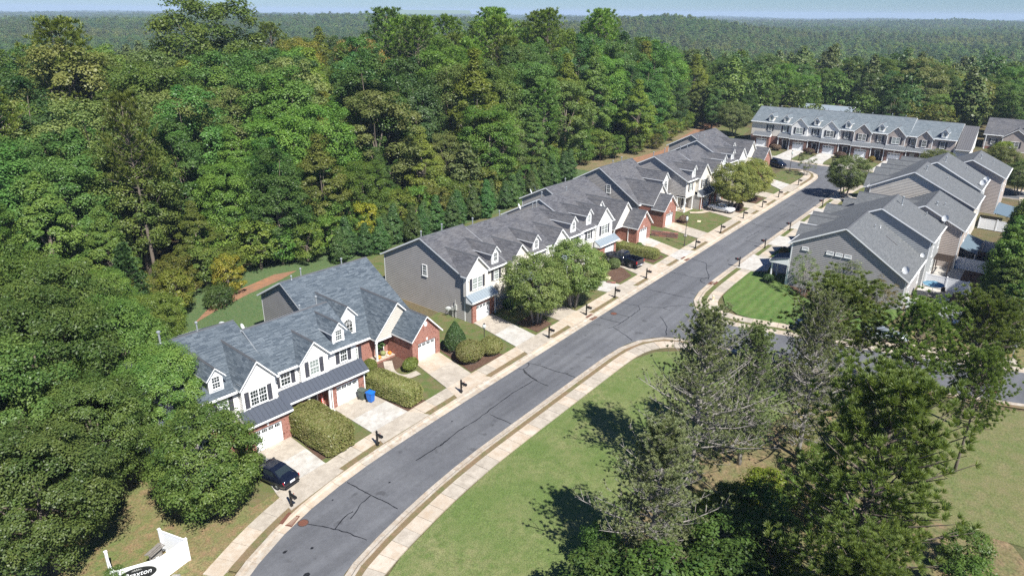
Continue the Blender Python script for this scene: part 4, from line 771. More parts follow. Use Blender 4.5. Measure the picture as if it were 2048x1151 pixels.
townhouse(ROWR, dict(c4, label='third town house right of the street, dark upper wall and front cross gable', x0=0.5, x1=11.8, zb=zr_(0.5, 11.8), yf=3.2, yb=17.0, ze=3.9, yr=11.8, zr=8.4, zbe=5.55, zsplit=3.6, oh1=0.3, oh0=0.3, end1=True, end0=True, side='side_taupe',
    gables=[dict(xc=6.4, half=3.2, yw=2.0, zlo=3.2, ze=4.6, za=7.8), dict(xc=4.0, half=2.1, yw=-0.4, zlo=-0.1, ze=4.0, za=6.0, brick=True, yback=2.05, yside=3.2, door=4.0)], rear_windows=[(3, 3.8, 0.9, 1.4), (8, 3.8, 0.9, 1.4), (6, 1.0, 1.6, 1.9)], vents=[(8.6, 12.8, 0.4, 0.08), (6.4, 13.6, 0.35, 0.05)]))
GRS = 'town houses at the far right end of the street'
c5 = dict(c4, group=GRS)
townhouse(ROWR, dict(c5, label='first town house of the far right block, pale sunlit triangle on its end wall', x0=-12.6, x1=-2.0, zb=zr_(-12.6, -2), yf=1.6, yb=16.7, ze=7.1, yr=7.65, zr=10.4, zbe=5.95, oh1=0.3, end1=True, side='side_beige',
    gables=[dict(xc=-5.2, half=1.8, yw=0.6, zlo=4, ze=6.9, za=8.6, win=[DBL(-5.2, 5.4)]), dict(xc=-10.4, half=1.6, yw=0.6, zlo=4, ze=7.4, za=8.9)], rear_windows=[(-5, 3.9, 0.9, 1.4), (-10, 3.9, 0.9, 1.4)], vents=[(-6.6, 8.6, 0.7, 0.08), (-8.5, 11.6, 0.35, 0.05)], garage=dict(x0=-8, x1=-4, y=0.3, door=-6, zt=3.0)))
townhouse(ROWR, dict(c5, label='middle town house of the far right block, two dishes on its rear eave', x0=-23.5, x1=-12.6, zb=zr_(-23.5, -12.6), yf=1.4, yb=16.2, ze=6.6, yr=9.2, zr=10.6, zbe=6.75, oh1=0.3, end1=True, side='side_blue',
    gables=[dict(xc=-15.5, half=1.8, yw=0.5, zlo=4, ze=6.9, za=8.7, win=[DBL(-15.5, 5.4)]), dict(xc=-21, half=1.7, yw=0.5, zlo=4, ze=7, za=8.7)], rear_windows=[(-16, 4.2, 0.9, 1.4), (-21, 4.2, 0.9, 1.4)], vents=[(-15.8, 10, 0.8, 0.08), (-19.5, 13, 0.35, 0.05)], dishes=[(-14.4, 16.2, 6.9, 1.2, 1.1), (-17.0, 16.4, 7.0, 1.2, 1.1)], garage=dict(x0=-21, x1=-17, y=0.2, door=-19, zt=3.2)))
townhouse(ROWR, dict(c5, label='last town house of the far right block, dark wall above a tan sunlit base', x0=-36.0, x1=-24.5, zb=zr_(-36, -24.5), yf=2.0, yb=18.5, ze=4.2, yr=13.2, zr=9.7, zbe=7.05, zsplit=3.9, oh1=0.3, oh0=0.3, end1=True, end0=True, side='side_taupe',
    gables=[dict(xc=-30, half=3.1, yw=1.2, zlo=4, ze=4.9, za=8.0), dict(xc=-32, half=2.1, yw=-1.0, zlo=0.6, ze=4.6, za=6.7, brick=True, yback=1.25, yside=2.0, door=-32)], rear_windows=[(-27, 5, 0.9, 1.4), (-33, 5, 0.9, 1.4)], vents=[(-29, 14, 0.6, 0.08), (-31.5, 16, 0.35, 0.05)]))

ROWF = (185.5, 62, R_(-90), 3.71); GRF = 'town houses of the row closing the street'
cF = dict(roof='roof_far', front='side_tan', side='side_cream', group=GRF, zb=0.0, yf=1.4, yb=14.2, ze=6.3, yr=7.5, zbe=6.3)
FL = ['leftmost town house of the row closing the street, two little dormers and no front gable', 'closing row town house with off white gable, second from its left end', 'closing row town house with pale grey gable, third from its left end', 'closing row town house with grey brown gable, fourth from its left end', 'closing row town house with tan gable, fifth from its left end', 'right end town house of the row closing the street with bronze metal roofed side bay']
FX = [-3.6, 3.85, 11.25, 18.65, 26.05, 33.6, 43.2]; FZ = [9.55, 9.75, 9.75, 9.75, 9.75, 9.4]
FC = ['side_cream', 'side_white', 'side_white', 'side_taupe', 'side_taupe', 'side_taupe']; FD = [1.2, 5.05, 12.6, 20.0, 27.5, 40.7]; FG = [None, 8.8, 16.25, 23.7, 31.1, 37.05]; FDR = [-0.2, 9.2, 16.6, 24.0, 31.4, None]
for i in range(6):
    a, b_ = FX[i], FX[i+1]; sp = dict(cF, label=FL[i], x0=a, x1=b_, zr=FZ[i], oh0=0.3 if i == 0 else 0.04, oh1=0.3 if i == 5 else 0.04, end0=i == 0, end1=i == 5, front=FC[i])
    sp['dormers'] = [dict(xc=FD[i], y=1.35, za=8.7, half=0.64)]; sp['windows'] = [(FD[i], 1.4, 4.95, 0.95, 1.55, False, True)]; sp['doors'] = []; sp['posts'] = []; sp['metal'] = []
    if FG[i]: sp['gables'] = [dict(xc=FG[i], half=1.95 if i < 5 else 1.65, yw=0.9, zlo=3.75, ze=6.3, za=8.2 if i < 5 else 7.9, mat=FC[i], win=[DBL(FG[i], 4.95) if i < 5 else (FG[i], 4.95, 1.0, 1.5, False, True)])]
    if FDR[i] is not None:
        d = FDR[i]; sp['garage'] = dict(x0=d-2.0, x1=d+1.95, y=0, door=d, dw=2.75, zlo=0, zt=2.95, bmat='brick_dark'); sp['metal'].append((max(a, d-2.3), min(b_, d+2.2), -0.42, 3.05, 0.92, 3.8, 'metal_mid'))
        if i > 0: sp['metal'].append((a+0.05, d-2.32, -0.1, 3.12, 1.38, 3.85, 'metal_mid')); sp['posts'].append((a+0.25, 0.1, 0, 2.85)); sp['posts'].append((d-2.25, 0.1, 0, 2.85)); sp['doors'].append((a+1.6, 1.37, 0.1))
        sp['vents'] = [(a+2, 7.7, 0.5), (a+5, 7.7, 0.35)]
    else:
        sp['metal'] = [(a+0.1, b_-0.1, -0.1, 3.12, 1.38, 3.85, 'metal_mid')]; sp['posts'] = [(a+0.3, 0.1, 0, 2.85), (a+3.2, 0.1, 0, 2.85), (a+6.2, 0.1, 0, 2.85)]; sp['doors'] = [(a+4.5, 1.37, 0.1)]; sp['windows'] += [(34.6, 1.4, 4.95, 0.95, 1.55, False, True), (35.0, 1.4, 1.5, 1.0, 1.6, False, False)]
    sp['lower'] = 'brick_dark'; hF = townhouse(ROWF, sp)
    if i > 0 and FDR[i] is not None:      # white plaque roundels beside the doors
        b = MB(); b.slab([(1.0+0.27*math.cos(k*math.pi/6), 1.36, 1.95+0.3*math.sin(k*math.pi/6)) for k in range(12)], (0, 0.03, 0)); b.build('door_wreath', M['dish'], hF)
b = MB(); W_ = FX[6]-FX[5]; siding(b, [(0.6, -0.9), (7.4, -0.9), (7.4, 8.7), (0.6, 4.5)], (W_+3.1, 0, 0), (0, 1, 0), (1, 0, 0)); siding(b, [(W_, -0.9), (W_+3.1, -0.9), (W_+3.1, 4.5), (W_, 4.5)], (0, 0.6, 0), (1, 0, 0), (0, -1, 0)); siding(b, [(W_, -0.9), (W_+3.1, -0.9), (W_+3.1, 8.7), (W_, 8.7)], (0, 7.4, 0), (1, 0, 0), (0, 1, 0)); b.build('side_bay_wall', M['side_white'], hF, kind='stuff')
seam_roof(hF, W_+0.32, W_+3.3, 0.2, 4.5, 7.5, 9.0, 'metal_brown', 0.42)
# the house at the right edge and one glimpsed between the woods
townhouse((217, 16, R_(-90), 4.3), dict(label='low dark roofed house at the right edge beyond the closing row', x0=0, x1=16, zb=0, yf=2.0, yb=13, ze=3.6, yr=7.5, zr=7.2, zbe=3.6, roof='roof_grey', front='side_taupe', side='side_taupe', oh0=0.4, oh1=0.4, end0=True, end1=True, zsplit=0.6,
    gables=[dict(xc=6.8, half=2.8, yw=0.2, zlo=0, ze=3.6, za=5.6, win=[DBL(6.8, 1.8)])], windows=[(2, 2.0, 1.9, 0.9, 1.4, False, True)], posts=[(0.4, 0.9, 0, 3.4)]))
townhouse((228, 66, R_(-90), 3.6), dict(label='low house with a pale blue roof glimpsed through trees behind the closing row', x0=0, x1=14, zb=0, yf=2.0, yb=12, ze=4.4, yr=7, zr=6.6, zbe=4.4, roof='metal_light', front='side_white', side='side_white', zsplit=0.6, oh0=0.3, oh1=0.3))
# ------------------------------------------------------------------ plants
def nrm(a): return a/np.maximum(np.linalg.norm(a, axis=1, keepdims=True), 1e-9)
def leaf_mesh(name, C, N, size, tint, m, aspect=0.62, A=None, extra=None):
    """n rhombic leaves at C with normals N; extra = (verts, faces) of a core joined to them"""
    n = len(C); rs = np.random.RandomState(n % 9973)
    if A is None: A = np.cross(N, rs.randn(n, 3))
    A = nrm(A); B = nrm(np.cross(N, A)); L = (size*0.5)[:, None]; Wd = L*aspect
    V = np.empty((n, 4, 3)); V[:, 0] = C-A*L; V[:, 1] = C+B*Wd; V[:, 2] = C+A*L; V[:, 3] = C-B*Wd
    me = bpy.data.meshes.new(name); me.vertices.add(4*n); me.vertices.foreach_set('co', V.ravel().astype(np.float32))
    me.loops.add(4*n); me.loops.foreach_set('vertex_index', np.arange(4*n, dtype=np.int32))
    me.polygons.add(n); me.polygons.foreach_set('loop_start', np.arange(0, 4*n, 4, dtype=np.int32))
    at = me.attributes.new('tint', 'FLOAT', 'FACE'); at.data.foreach_set('value', np.clip(tint, 0, 1).astype(np.float32))
    for x in (m if isinstance(m, list) else [m]): me.materials.append(x)
    me.update(calc_edges=True); return me
def sph(rs, n, zb=0.0):
    d = rs.randn(n, 3); d = nrm(d); d[:, 2] += zb; return nrm(d)
def clumps_to_leaves(rs, cen, rad, out, per, size, flat=0.75, upb=0.4, spread=0.42):
    n = len(cen); k = np.repeat(np.arange(n), per); d = sph(rs, n*per, upb)
    r = (rad[k]*(rs.rand(n*per)**0.35))[:, None]; C = cen[k]+d*r*np.array([1, 1, flat])
    N = nrm(0.7*d+0.35*out[k]+spread*rs.randn(n*per, 3)+np.array([0, 0, 0.5])); ct = rs.normal(0.5, 0.2, n)
    return C, N, size*rs.uniform(.65, 1.3, n*per), ct[k]+rs.normal(0, 0.17, n*per)
def fib(n, rs):
    i = np.arange(n)+0.5; z = 1-2*i/n; a = math.pi*(1+5**.5)*i; r = np.sqrt(1-z*z); return nrm(np.stack([r*np.cos(a), r*np.sin(a), z], 1)+rs.normal(0, 0.12, (n, 3)))
def broadleaf(name, seed, H, R, zc=0.58, zr=0.42, ncl=130, per=150, leaf=0.3, rc=0.23, m='lf_mid', lump=0.3, bark='bark', limbs=12, zmin=0.2, stems=1, extra_m=None, top=None, gap=0.0, aspect=0.62):
    rs = np.random.RandomState(seed); D = fib(ncl, rs); B = sph(rs, 7); amp = rs.uniform(-lump, lump, 7); f = 1+(np.exp(-(1-D@B.T)*5)*amp).sum(1)
    rf = rs.uniform(0.62, 1.0, ncl)**0.7; P = D*f[:, None]*rf[:, None]*np.array([R, R, H*zr]); P[:, 2] += H*zc
    if top: P[:, :2] *= np.clip((H*1.02-P[:, 2])/(H*(1-top)), 0.12, 1.0)[:, None]
    ok = (P[:, 2] > zmin*H) & (rs.rand(ncl) > gap); P = P[ok]; D = D[ok]; rad = R*rc*rs.uniform(.65, 1.35, len(P))
    C, N, S, T = clumps_to_leaves(rs, P, rad, D, per, leaf)
    crown = leaf_mesh('crown', C, N, S, T, M[m], aspect)
    t = MB(); r0 = 0.016*H+0.05
    for s in range(stems):
        ang = 2*math.pi*s/max(1, stems)+seed; off = 0.0 if stems == 1 else 0.25; lean = 0.0 if stems == 1 else R*0.38
        pts = [(off*math.cos(ang)+lean*math.cos(ang)*q+rs.normal(0, .05*H*.1)*q, off*math.sin(ang)+lean*math.sin(ang)*q+rs.normal(0, .05*H*.1)*q, -0.3+q*H*0.72) for q in (0, .2, .4, .6, .8, 1)]
        rr = r0/(1 if stems == 1 else 1.8); t.tube(pts, [rr*1.25, rr, rr*.85, rr*.65, rr*.42, rr*.15], 7)
        for k in rs.choice(len(P), min(limbs//stems, len(P)), False):
            q = rs.uniform(.3, .8); i = int(q*5); a = Vector(pts[i]).lerp(Vector(pts[min(i+1, 5)]), q*5-i); e = Vector(P[k]); mid = a.lerp(e, .5)+Vector((0, 0, -0.04*H*rs.rand())); t.tube([a, mid, e], [rr*.38, rr*.25, rr*.06], 5, cap=False)
    trunk = t.mesh('trunk', M[bark], smooth=True); o = empty(name, (0, 0, -500)); put('trunk', trunk, o); put('crown', crown, o); return o
def needle_tufts(rs, cen, axis, per, length, width, up=0.35):
    n = len(cen); k = np.repeat(np.arange(n), per); d = nrm(sph(rs, n*per)*0.9+axis[k]*0.8+np.array([0, 0, up])); L = length*rs.uniform(.7, 1.2, n*per)
    C = cen[k]+d*(L*0.5)[:, None]; up_ = np.array([0, 0, 1.0])-d[:, 2:3]*d; N = nrm(0.9*nrm(up_)+0.6*nrm(np.cross(d, rs.randn(n*per, 3)))); ct = rs.normal(.5, .2, n); return C, N, d, L, ct[k]+rs.normal(0, .15, n*per)
def pine(name, seed, H, R, z0=0.35, nbr=60, tw=7, per=26, nl=0.34, nw=0.05, m='lf_pine', bark='bark', form='cone', twig=False, droop=0.0, tuftback=0.55):
    rs = np.random.RandomState(seed); t = MB(); r0 = 0.011*H+0.05; lean = rs.normal(0, .02*H, 2); tp = lambda q: Vector((lean[0]*q+.05*math.sin(q*5+seed), lean[1]*q+.05*math.cos(q*4), -0.3+q*(H+.3)))
    t.tube([tp(q) for q in np.linspace(0, 1, 9)], [r0*(1.15-q*.98)*(1.2 if q == 0 else 1) for q in np.linspace(0, 1, 9)], 7); cen = []; ax = []
    for i in range(nbr):
        q = z0+(1-z0)*((i+rs.rand())/nbr)**0.9; u = (q-z0)/(1-z0); a = i*2.399+rs.normal(0, .35)
        prof = {'cone': (1-u)**0.75*0.95+0.08, 'round': (max(0.0, 1-(2*u-0.85)**2*0.75))**.5*0.95+0.1, 'open': (1-u)**0.5*(0.55+0.45*min(1.0, u*4))*rs.uniform(.6, 1.12)+0.08}[form]
        L = R*prof*rs.uniform(.75, 1.12); el = 0.15+0.75*u-droop; d = Vector((math.cos(a)*math.cos(el), math.sin(a)*math.cos(el), math.sin(el))); A = tp(q); mid = A+d*L*.55+Vector((0, 0, -.03*L)); E = A+d*L+Vector((0, 0, 0.05*L*(1-droop*3)))
        br = 0.012+0.013*L; t.tube([A, mid, E], [br, br*.65, br*.2], 4, cap=False); side = d.cross(Vector((0, 0, 1))).normalized()
        for j in range(tw):
            s = tuftback*rs.rand()**.8 if j else 0.0; b = E.lerp(A, s) if s < .45 else mid.lerp(A, (s-.45)); w = side*rs.uniform(-1, 1)*L*.34*(s+.25)+Vector((0, 0, rs.uniform(-.02, .16)*L))
            c = b+w
            if twig: t.tube([b.lerp(A, .06), c], [br*.3, br*.12], 3, cap=False)
            cen.append(c); ax.append((d*.6+w.normalized()*.5+Vector((0, 0, .2))).normalized() if w.length > 1e-6 else d)
    cen = np.array([tuple(c) for c in cen]); ax = np.array([tuple(c) for c in ax]); C, N, A, L, T = needle_tufts(rs, cen, ax, per, nl, nw)
    crown = leaf_mesh('crown', C, N, L, T, M[m], nw/nl, A); o = empty(name, (0, 0, -500)); put('trunk', t.mesh('trunk', M[bark], smooth=True), o); put('crown', crown, o); return o
def blob_shrub(name, seed, sx, sy, sz, n, leaf, m='lf_hedge', shape='box', core=True):
    """clipped shrub: leaves over a rounded solid and an added solid core inside that blocks light"""
    n = int(n*1.5); rs = np.random.RandomState(seed); D = sph(rs, n, 0.25 if shape != 'cone' else 0.1)
    if shape == 'box':
        S = rs.uniform(-1, 1, (n, 3)); ar = np.array([sy*sz, sx*sz, sx*sy*.6]); ax_ = rs.choice(3, n, p=ar/ar.sum()); sg_ = np.where(rs.rand(n) < .5, -1, 1); sg_ = np.where(ax_ == 2, 1, sg_); S[np.arange(n), ax_] = sg_; D = S.copy(); D[np.arange(n), ax_] *= 2.5
        S = S/(np.abs(S)**7).sum(1, keepdims=True)**(1/7)*(0.86+.14*rs.rand(n, 1)**.6)
    else: S = D*(0.82+.2*rs.rand(n, 1))
    w = 1+0.015*np.sin(S[:, :1]*9+seed)+0.02*np.sin(S[:, 1:2]*7+S[:, 2:]*5)
    P = S*w*np.array([sx/2, sy/2, sz/2]); P[:, 2] += sz/2
    if shape == 'cone': P[:, :2] *= (1.08-np.clip(P[:, 2:]/sz, 0, 1)**1.7*0.86)
    P[:, 2] = np.maximum(P[:, 2], 0.02); N = nrm(nrm(D)*0.9+0.6*rs.randn(n, 3)+np.array([0, 0, .35])); T = rs.normal(.45, .22, n)+0.1*np.sin(P[:, 0]*3)*np.cos(P[:, 1]*2.3)
    o = empty(name, (0, 0, -500)); put('foliage', leaf_mesh('foliage', P, N, leaf*rs.uniform(.7, 1.3, n), T, M[m], .7), o)
    if core:
        b = MB(); k = 10
        for a, (z, f) in enumerate(((0.02, .78), (sz*.45, .84), (sz*.8, .78))): pass
        prof = ((0.0, .58), (sz*.5, .62), (sz*.74, .55 if shape == 'box' else .36)) if shape != 'cone' else ((0, .62), (sz*.4, .5), (sz*.7, .2))
        rings = []
        for z, f in prof:
            R_g = []
            for j in range(16):
                a = 2*math.pi*j/16; c, s = math.cos(a), math.sin(a); e = .35 if shape == 'box' else 1.0
                R_g.append((sx/2*f*math.copysign(abs(c)**e, c), sy/2*f*math.copysign(abs(s)**e, s), z))
            rings.append(R_g)
        for a in range(2):
            for j in range(16): b.poly((rings[a][j], rings[a][(j+1) % 16], rings[a+1][(j+1) % 16], rings[a+1][j]))
        b.poly(rings[2]); b.build('stems', M['bark'], o)  # closed brown core, added inside the foliage to block light
    return o
PROTO = {}
def tree(p, x, y, h=None, label=None, cat='tree', group=None, rz=None, col=(1, 1, 1), wid=None, z=None):
    """a copy of prototype p at (x, y), scaled to height h (and width factor wid)"""
    src, H0, nm = PROTO[p]; s = (h or H0)/H0; w = s*(wid or 1.0)
    r = copy_tree(src, (x, y, float(terrain(x, y)) if z is None else z), rnd.uniform(0, 6.28) if rz is None else rz, label, (w, w, s), (*col, 1), group); r['category'] = cat
    return r
def proto(key, o, H, cat='tree'): PROTO[key] = (o, H, o.name)
proto('oak', broadleaf('broadleaf_tree', 11, 20, 5.2, ncl=150, per=250, leaf=0.27), 20)
proto('maple', broadleaf('broadleaf_tree', 12, 19, 4.4, zc=.56, zr=.45, ncl=135, per=250, leaf=0.27, m='lf_dark', lump=.4), 19)
proto('poplar', broadleaf('broadleaf_tree', 13, 22, 3.9, zc=.57, zr=.44, ncl=130, per=250, leaf=0.27, top=.5, lump=.35), 22)
proto('hickory', broadleaf('broadleaf_tree', 14, 18, 4.6, ncl=120, per=235, leaf=0.27, m='lf_olive', lump=.45, gap=.12), 18)
proto('gum', broadleaf('broadleaf_tree', 15, 17, 3.6, zc=.55, zr=.45, ncl=110, per=235, leaf=0.25, m='lf_yel', top=.6, lump=.3), 17)
proto('near_maple', broadleaf('broadleaf_tree', 16, 13, 4.6, zc=.56, zr=.44, ncl=230, per=330, leaf=0.17, rc=.19, lump=.35), 13)
proto('near_oak', broadleaf('broadleaf_tree', 17, 15, 5.0, zc=.57, zr=.43, ncl=230, per=330, leaf=0.18, rc=.18, m='lf_mid', lump=.35), 15)
proto('myrtle', broadleaf('crape_myrtle', 21, 7.6, 3.1, zc=.60, zr=.40, ncl=230, per=200, leaf=0.145, rc=.19, m='lf_olive', lump=.22, bark='bark_pale', stems=5, limbs=20, zmin=.17), 7.6)
proto('big_myrtle', broadleaf('crape_myrtle', 22, 9.0, 4.3, zc=.52, zr=.48, ncl=260, per=230, leaf=0.17, rc=.17, m='lf_mid', lump=.2, bark='bark_pale', stems=5, limbs=22, zmin=.08), 9.0)
proto('light_myrtle', broadleaf('crape_myrtle', 23, 6.0, 2.2, zc=.62, zr=.40, ncl=80, per=85, leaf=0.13, rc=.20, m='lf_olive', lump=.35, bark='bark_pale', stems=4, limbs=28, zmin=.26, gap=.3), 6.0)
proto('loblolly', pine('pine_tree', 31, 23, 4.4, z0=.52, nbr=62, tw=10, per=14, nl=0.62, nw=.12, form='round'), 23)
proto('loblolly2', pine('pine_tree', 32, 22, 3.8, z0=.42, nbr=66, tw=10, per=14, nl=0.6, nw=.12, form='round'), 22)
proto('dense_pine', pine('pine_tree', 33, 16, 4.9, z0=.14, nbr=130, tw=17, per=58, nl=0.36, nw=.036, form='round', tuftback=.7), 16)
proto('dense_pine2', pine('pine_tree', 36, 12, 4.3, z0=.16, nbr=110, tw=17, per=58, nl=0.34, nw=.036, form='round', tuftback=.7), 12)
proto('sparse_pine', pine('pine_tree', 34, 15, 6.4, z0=.14, nbr=105, tw=26, per=34, nl=0.22, nw=.034, m='lf_vpine', bark='bark_pale', form='open', twig=True, tuftback=.95), 15)
proto('sparse_pine2', pine('pine_tree', 35, 13, 5.2, z0=.16, nbr=95, tw=26, per=34, nl=0.22, nw=.034, m='lf_vpine', bark='bark_pale', form='open', twig=True, tuftback=.95), 13)
proto('high_pine', pine('pine_tree', 37, 12, 4.0, z0=.42, nbr=85, tw=15, per=58, nl=0.34, nw=.036, form='round', tuftback=.7), 12)
proto('cedar', pine('cedar_tree', 41, 9, 2.6, z0=.03, nbr=130, tw=9, per=12, nl=0.34, nw=.10, m='lf_dark', form='cone', droop=.25, tuftback=.8), 9)
proto('leyland', broadleaf('evergreen_tree', 42, 10, 2.5, zc=.5, zr=.5, ncl=210, per=150, leaf=0.22, rc=.25, m='lf_mid', zmin=0.0, limbs=3, lump=.25), 10)
proto('screen', broadleaf('screening_shrub', 43, 5.2, 1.35, zc=.46, zr=.54, ncl=110, per=120, leaf=0.17, rc=.30, m='lf_dark', top=.35, zmin=0.0, limbs=4, lump=.2), 5.2)
proto('sapling', broadleaf('young_tree', 44, 6, 1.9, zc=.55, zr=.45, ncl=60, per=110, leaf=0.2, rc=.3, m='lf_mid', zmin=.05, lump=.4), 6)
proto('bush', broadleaf('bush', 45, 2.2, 1.3, zc=.45, zr=.5, ncl=36, per=120, leaf=0.14, rc=.36, m='lf_mid', zmin=0, limbs=4, lump=.3), 2.2)
proto('snag', broadleaf('bare_tree', 46, 18, 3.6, ncl=40, per=6, leaf=.2, bark='bark_pale', limbs=40, lump=.5), 18)
# ---- trees that stand out in the photograph
T = tree
G = 'street trees between the drives'
T('big_myrtle', 19.9, 44.1, 9.0, 'big dense round tree beside the black sedan, its leaves nearly touching the ground', col=(1.05, 1.1, .95), wid=.97)
T('near_maple', 10.2, 47.1, 11.5, 'near maple with a bare grey trunk behind the white entrance sign', wid=1.1)
T('near_oak', 15.5, 51.5, 12.5, 'tall near broadleaf tree between the sign and the left end town house', col=(1, 1.05, .95), wid=.95)
T('near_oak', 21.6, 53.2, 11.6, 'pale leaved tree overhanging the left end of the slate blue roof', col=(1.25, 1.25, 1.1), wid=.95)
T('near_maple', 22.0, 60.5, 12.5, 'tree close behind the pale leaved one by the roof corner', col=(1.05, 1.1, .95)); T('near_oak', 27.0, 67.0, 11.0, 'loose yellowish tree left of the back lawn', col=(1.3, 1.2, .85), wid=.9); T('near_maple', 18.0, 73.5, 15, 'full green crown beside the dark cedar', col=(1.1, 1.15, .95)); T('near_oak', 26.0, 74.0, 12.0, 'tree between the dark cedar and the loose yellowish tree', col=(1.15, 1.15, .9), wid=.9)
T('near_maple', 9.0, 54.5, 15.5, 'large tree at the left edge level with the town house garages', col=(.95, .95, .9))
T('near_maple', 15.5, 60.5, 15.0, 'dark leaved tree left of the slate blue roofs', col=(.88, .98, .9))
T('near_oak', 6.0, 63.0, 17, 'tall tree at the left edge above the sign', col=(1.1, 1.1, .9))
T('near_maple', 20, 67.5, 15, 'tree rising left of the roof corner with the flue pipe', col=(1.0, 1.0, .9))
T('near_oak', 13.0, 70.0, 17, 'olive crowned tree deep in the wood at the left edge', col=(1.15, 1.1, .95))
T('sapling', 11.8, 41.8, 2.2, 'low dark shrub tucked at the foot of the near maple', 'shrub')
T('cedar', 31.5, 80.5, 10.5, 'dark conical cedar left of the back lawn', 'cedar')
T('loblolly', 40.0, 93.0, 24, 'tall pine with a long bare trunk behind the back lawn', 'pine', col=(1.05, 1, .85), wid=.8)
T('sapling', 44.2, 82.0, 5.6, 'small golden yellow tree on the clay bank behind the back lawn', col=(3.0, 1.9, 1.0))
T('bush', 41.4, 79.6, 3.2, 'round dark bush on the clay bank beside the golden tree', 'bush', col=(.7, .8, .8))
T('sapling', 36.8, 81.0, 6.0, 'yellowing sapling at the edge of the clay bank', col=(1.7, 1.25, .8))
T('sapling', 34.0, 76.6, 4.5, 'small loose sapling right of the dark cedar', col=(1.3, 1.15, .8))
T('myrtle', 62.0, 44.7, 8.3, 'nearer of two joined crape myrtles before the grey row', col=(1.2, 1.25, 1.0), wid=1.1)
T('myrtle', 68.6, 43.8, 8.6, 'farther of two joined crape myrtles before the grey row', wid=1.1, col=(1.22, 1.26, 1.0))
T('myrtle', 122.8, 44.6, 8.4, 'broad yellowing crape myrtle beside the white sedan', col=(1.45, 1.25, .9), wid=1.15)
T('myrtle', 131.6, 44.6, 7.8, 'yellowing crape myrtle standing just beyond the one by the white sedan', col=(1.55, 1.28, .9), wid=1.15)
T('light_myrtle', 158.9, 42.6, 5.4, 'slender small tree alone on the grass island', wid=1.0)
T('myrtle', 144.6, 31.0, 8.0, 'dense round tree casting its shadow on the road beyond the right hand roofs', col=(1.05, 1.12, 1), wid=1.1)
T('myrtle', 196, 74, 9.0, 'round olive tree at the left end of the closing row', col=(1, .98, .9), wid=1.25)
T('light_myrtle', 90.3, 22.2, 5.7, 'slender tree on the corner lawn before the slit windows', wid=.9)
T('light_myrtle', 90.2, 17.2, 5.8, 'broader small tree in the mulch under the gable wall', wid=1.15)
T('light_myrtle', 89.8, 12.9, 4.8, 'small rusty tinged tree near the rear corner of the gable wall', col=(1.4, 1.0, .8), wid=1.05)
T('myrtle', 167, 19.0, 7.0, 'olive tree rising behind the far right block', col=(1.1, 1.0, .9), wid=1.2); T('myrtle', 176, 9, 7.5, 'olive tree by the right end of the far right block', col=(1.1, 1.0, .9), wid=1.2); T('myrtle', 168, 4.5, 6.5, 'tree behind the last dark gabled house of the far right block', col=(.95, 1, .9), wid=1.3)
T('sapling', 201, 10.5, 5, 'bright yellow green shrub beside the bronze roofed side bay', col=(1.8, 1.5, .8), wid=1.3)
# pines and undergrowth of the near right corner
T('sparse_pine', 45.0, 17.0, 14.6, 'tall open pine with grey twigs nearest the big lawn', 'pine', wid=1.0)
T('sparse_pine2', 34.2, 15.2, 11.8, 'sprawling grey twigged pine low at the lawn edge', 'pine', wid=1.12)
T('sparse_pine2', 50.2, 15.0, 12.0, 'dark stemmed open pine right of the tallest grey twigged one', 'pine', col=(.85, .95, .8), wid=.95)
T('sparse_pine', 54.2, 11.4, 14.2, 'open grey pine before the side street', 'pine', wid=.88)
T('dense_pine', 38.2, 4.2, 16.5, 'big dense dark green pine in the near right corner', 'pine', wid=1.0)
T('high_pine', 65.2, 12.4, 11.2, 'broad bushy bright pine before the nearest right hand house', 'pine', wid=1.35)
T('high_pine', 64.4, 5.6, 11.2, 'bushy pine before the white fenced yard', 'pine', wid=.95)
T('high_pine', 67.8, 1.4, 11.6, 'bushy pine at the right edge over the side street', 'pine', wid=.95)
T('high_pine', 60.2, 0.6, 10.0, 'thin long branched pine leaning over the side street', 'pine', wid=.75)
T('dense_pine', 31.0, 3.0, 11.5, 'dense pine at the bottom edge below the biggest one', 'pine', wid=.9)
T('dense_pine2', 33.5, -3.8, 8.5, 'pine at the lower right corner of the view', 'pine', wid=1.0); T('dense_pine2', 27.5, 0.0, 9.5, 'pine at the bottom edge right of the lowest dense pine', 'pine', wid=1.05)
UG = 'broadleaf undergrowth beneath the near pines'
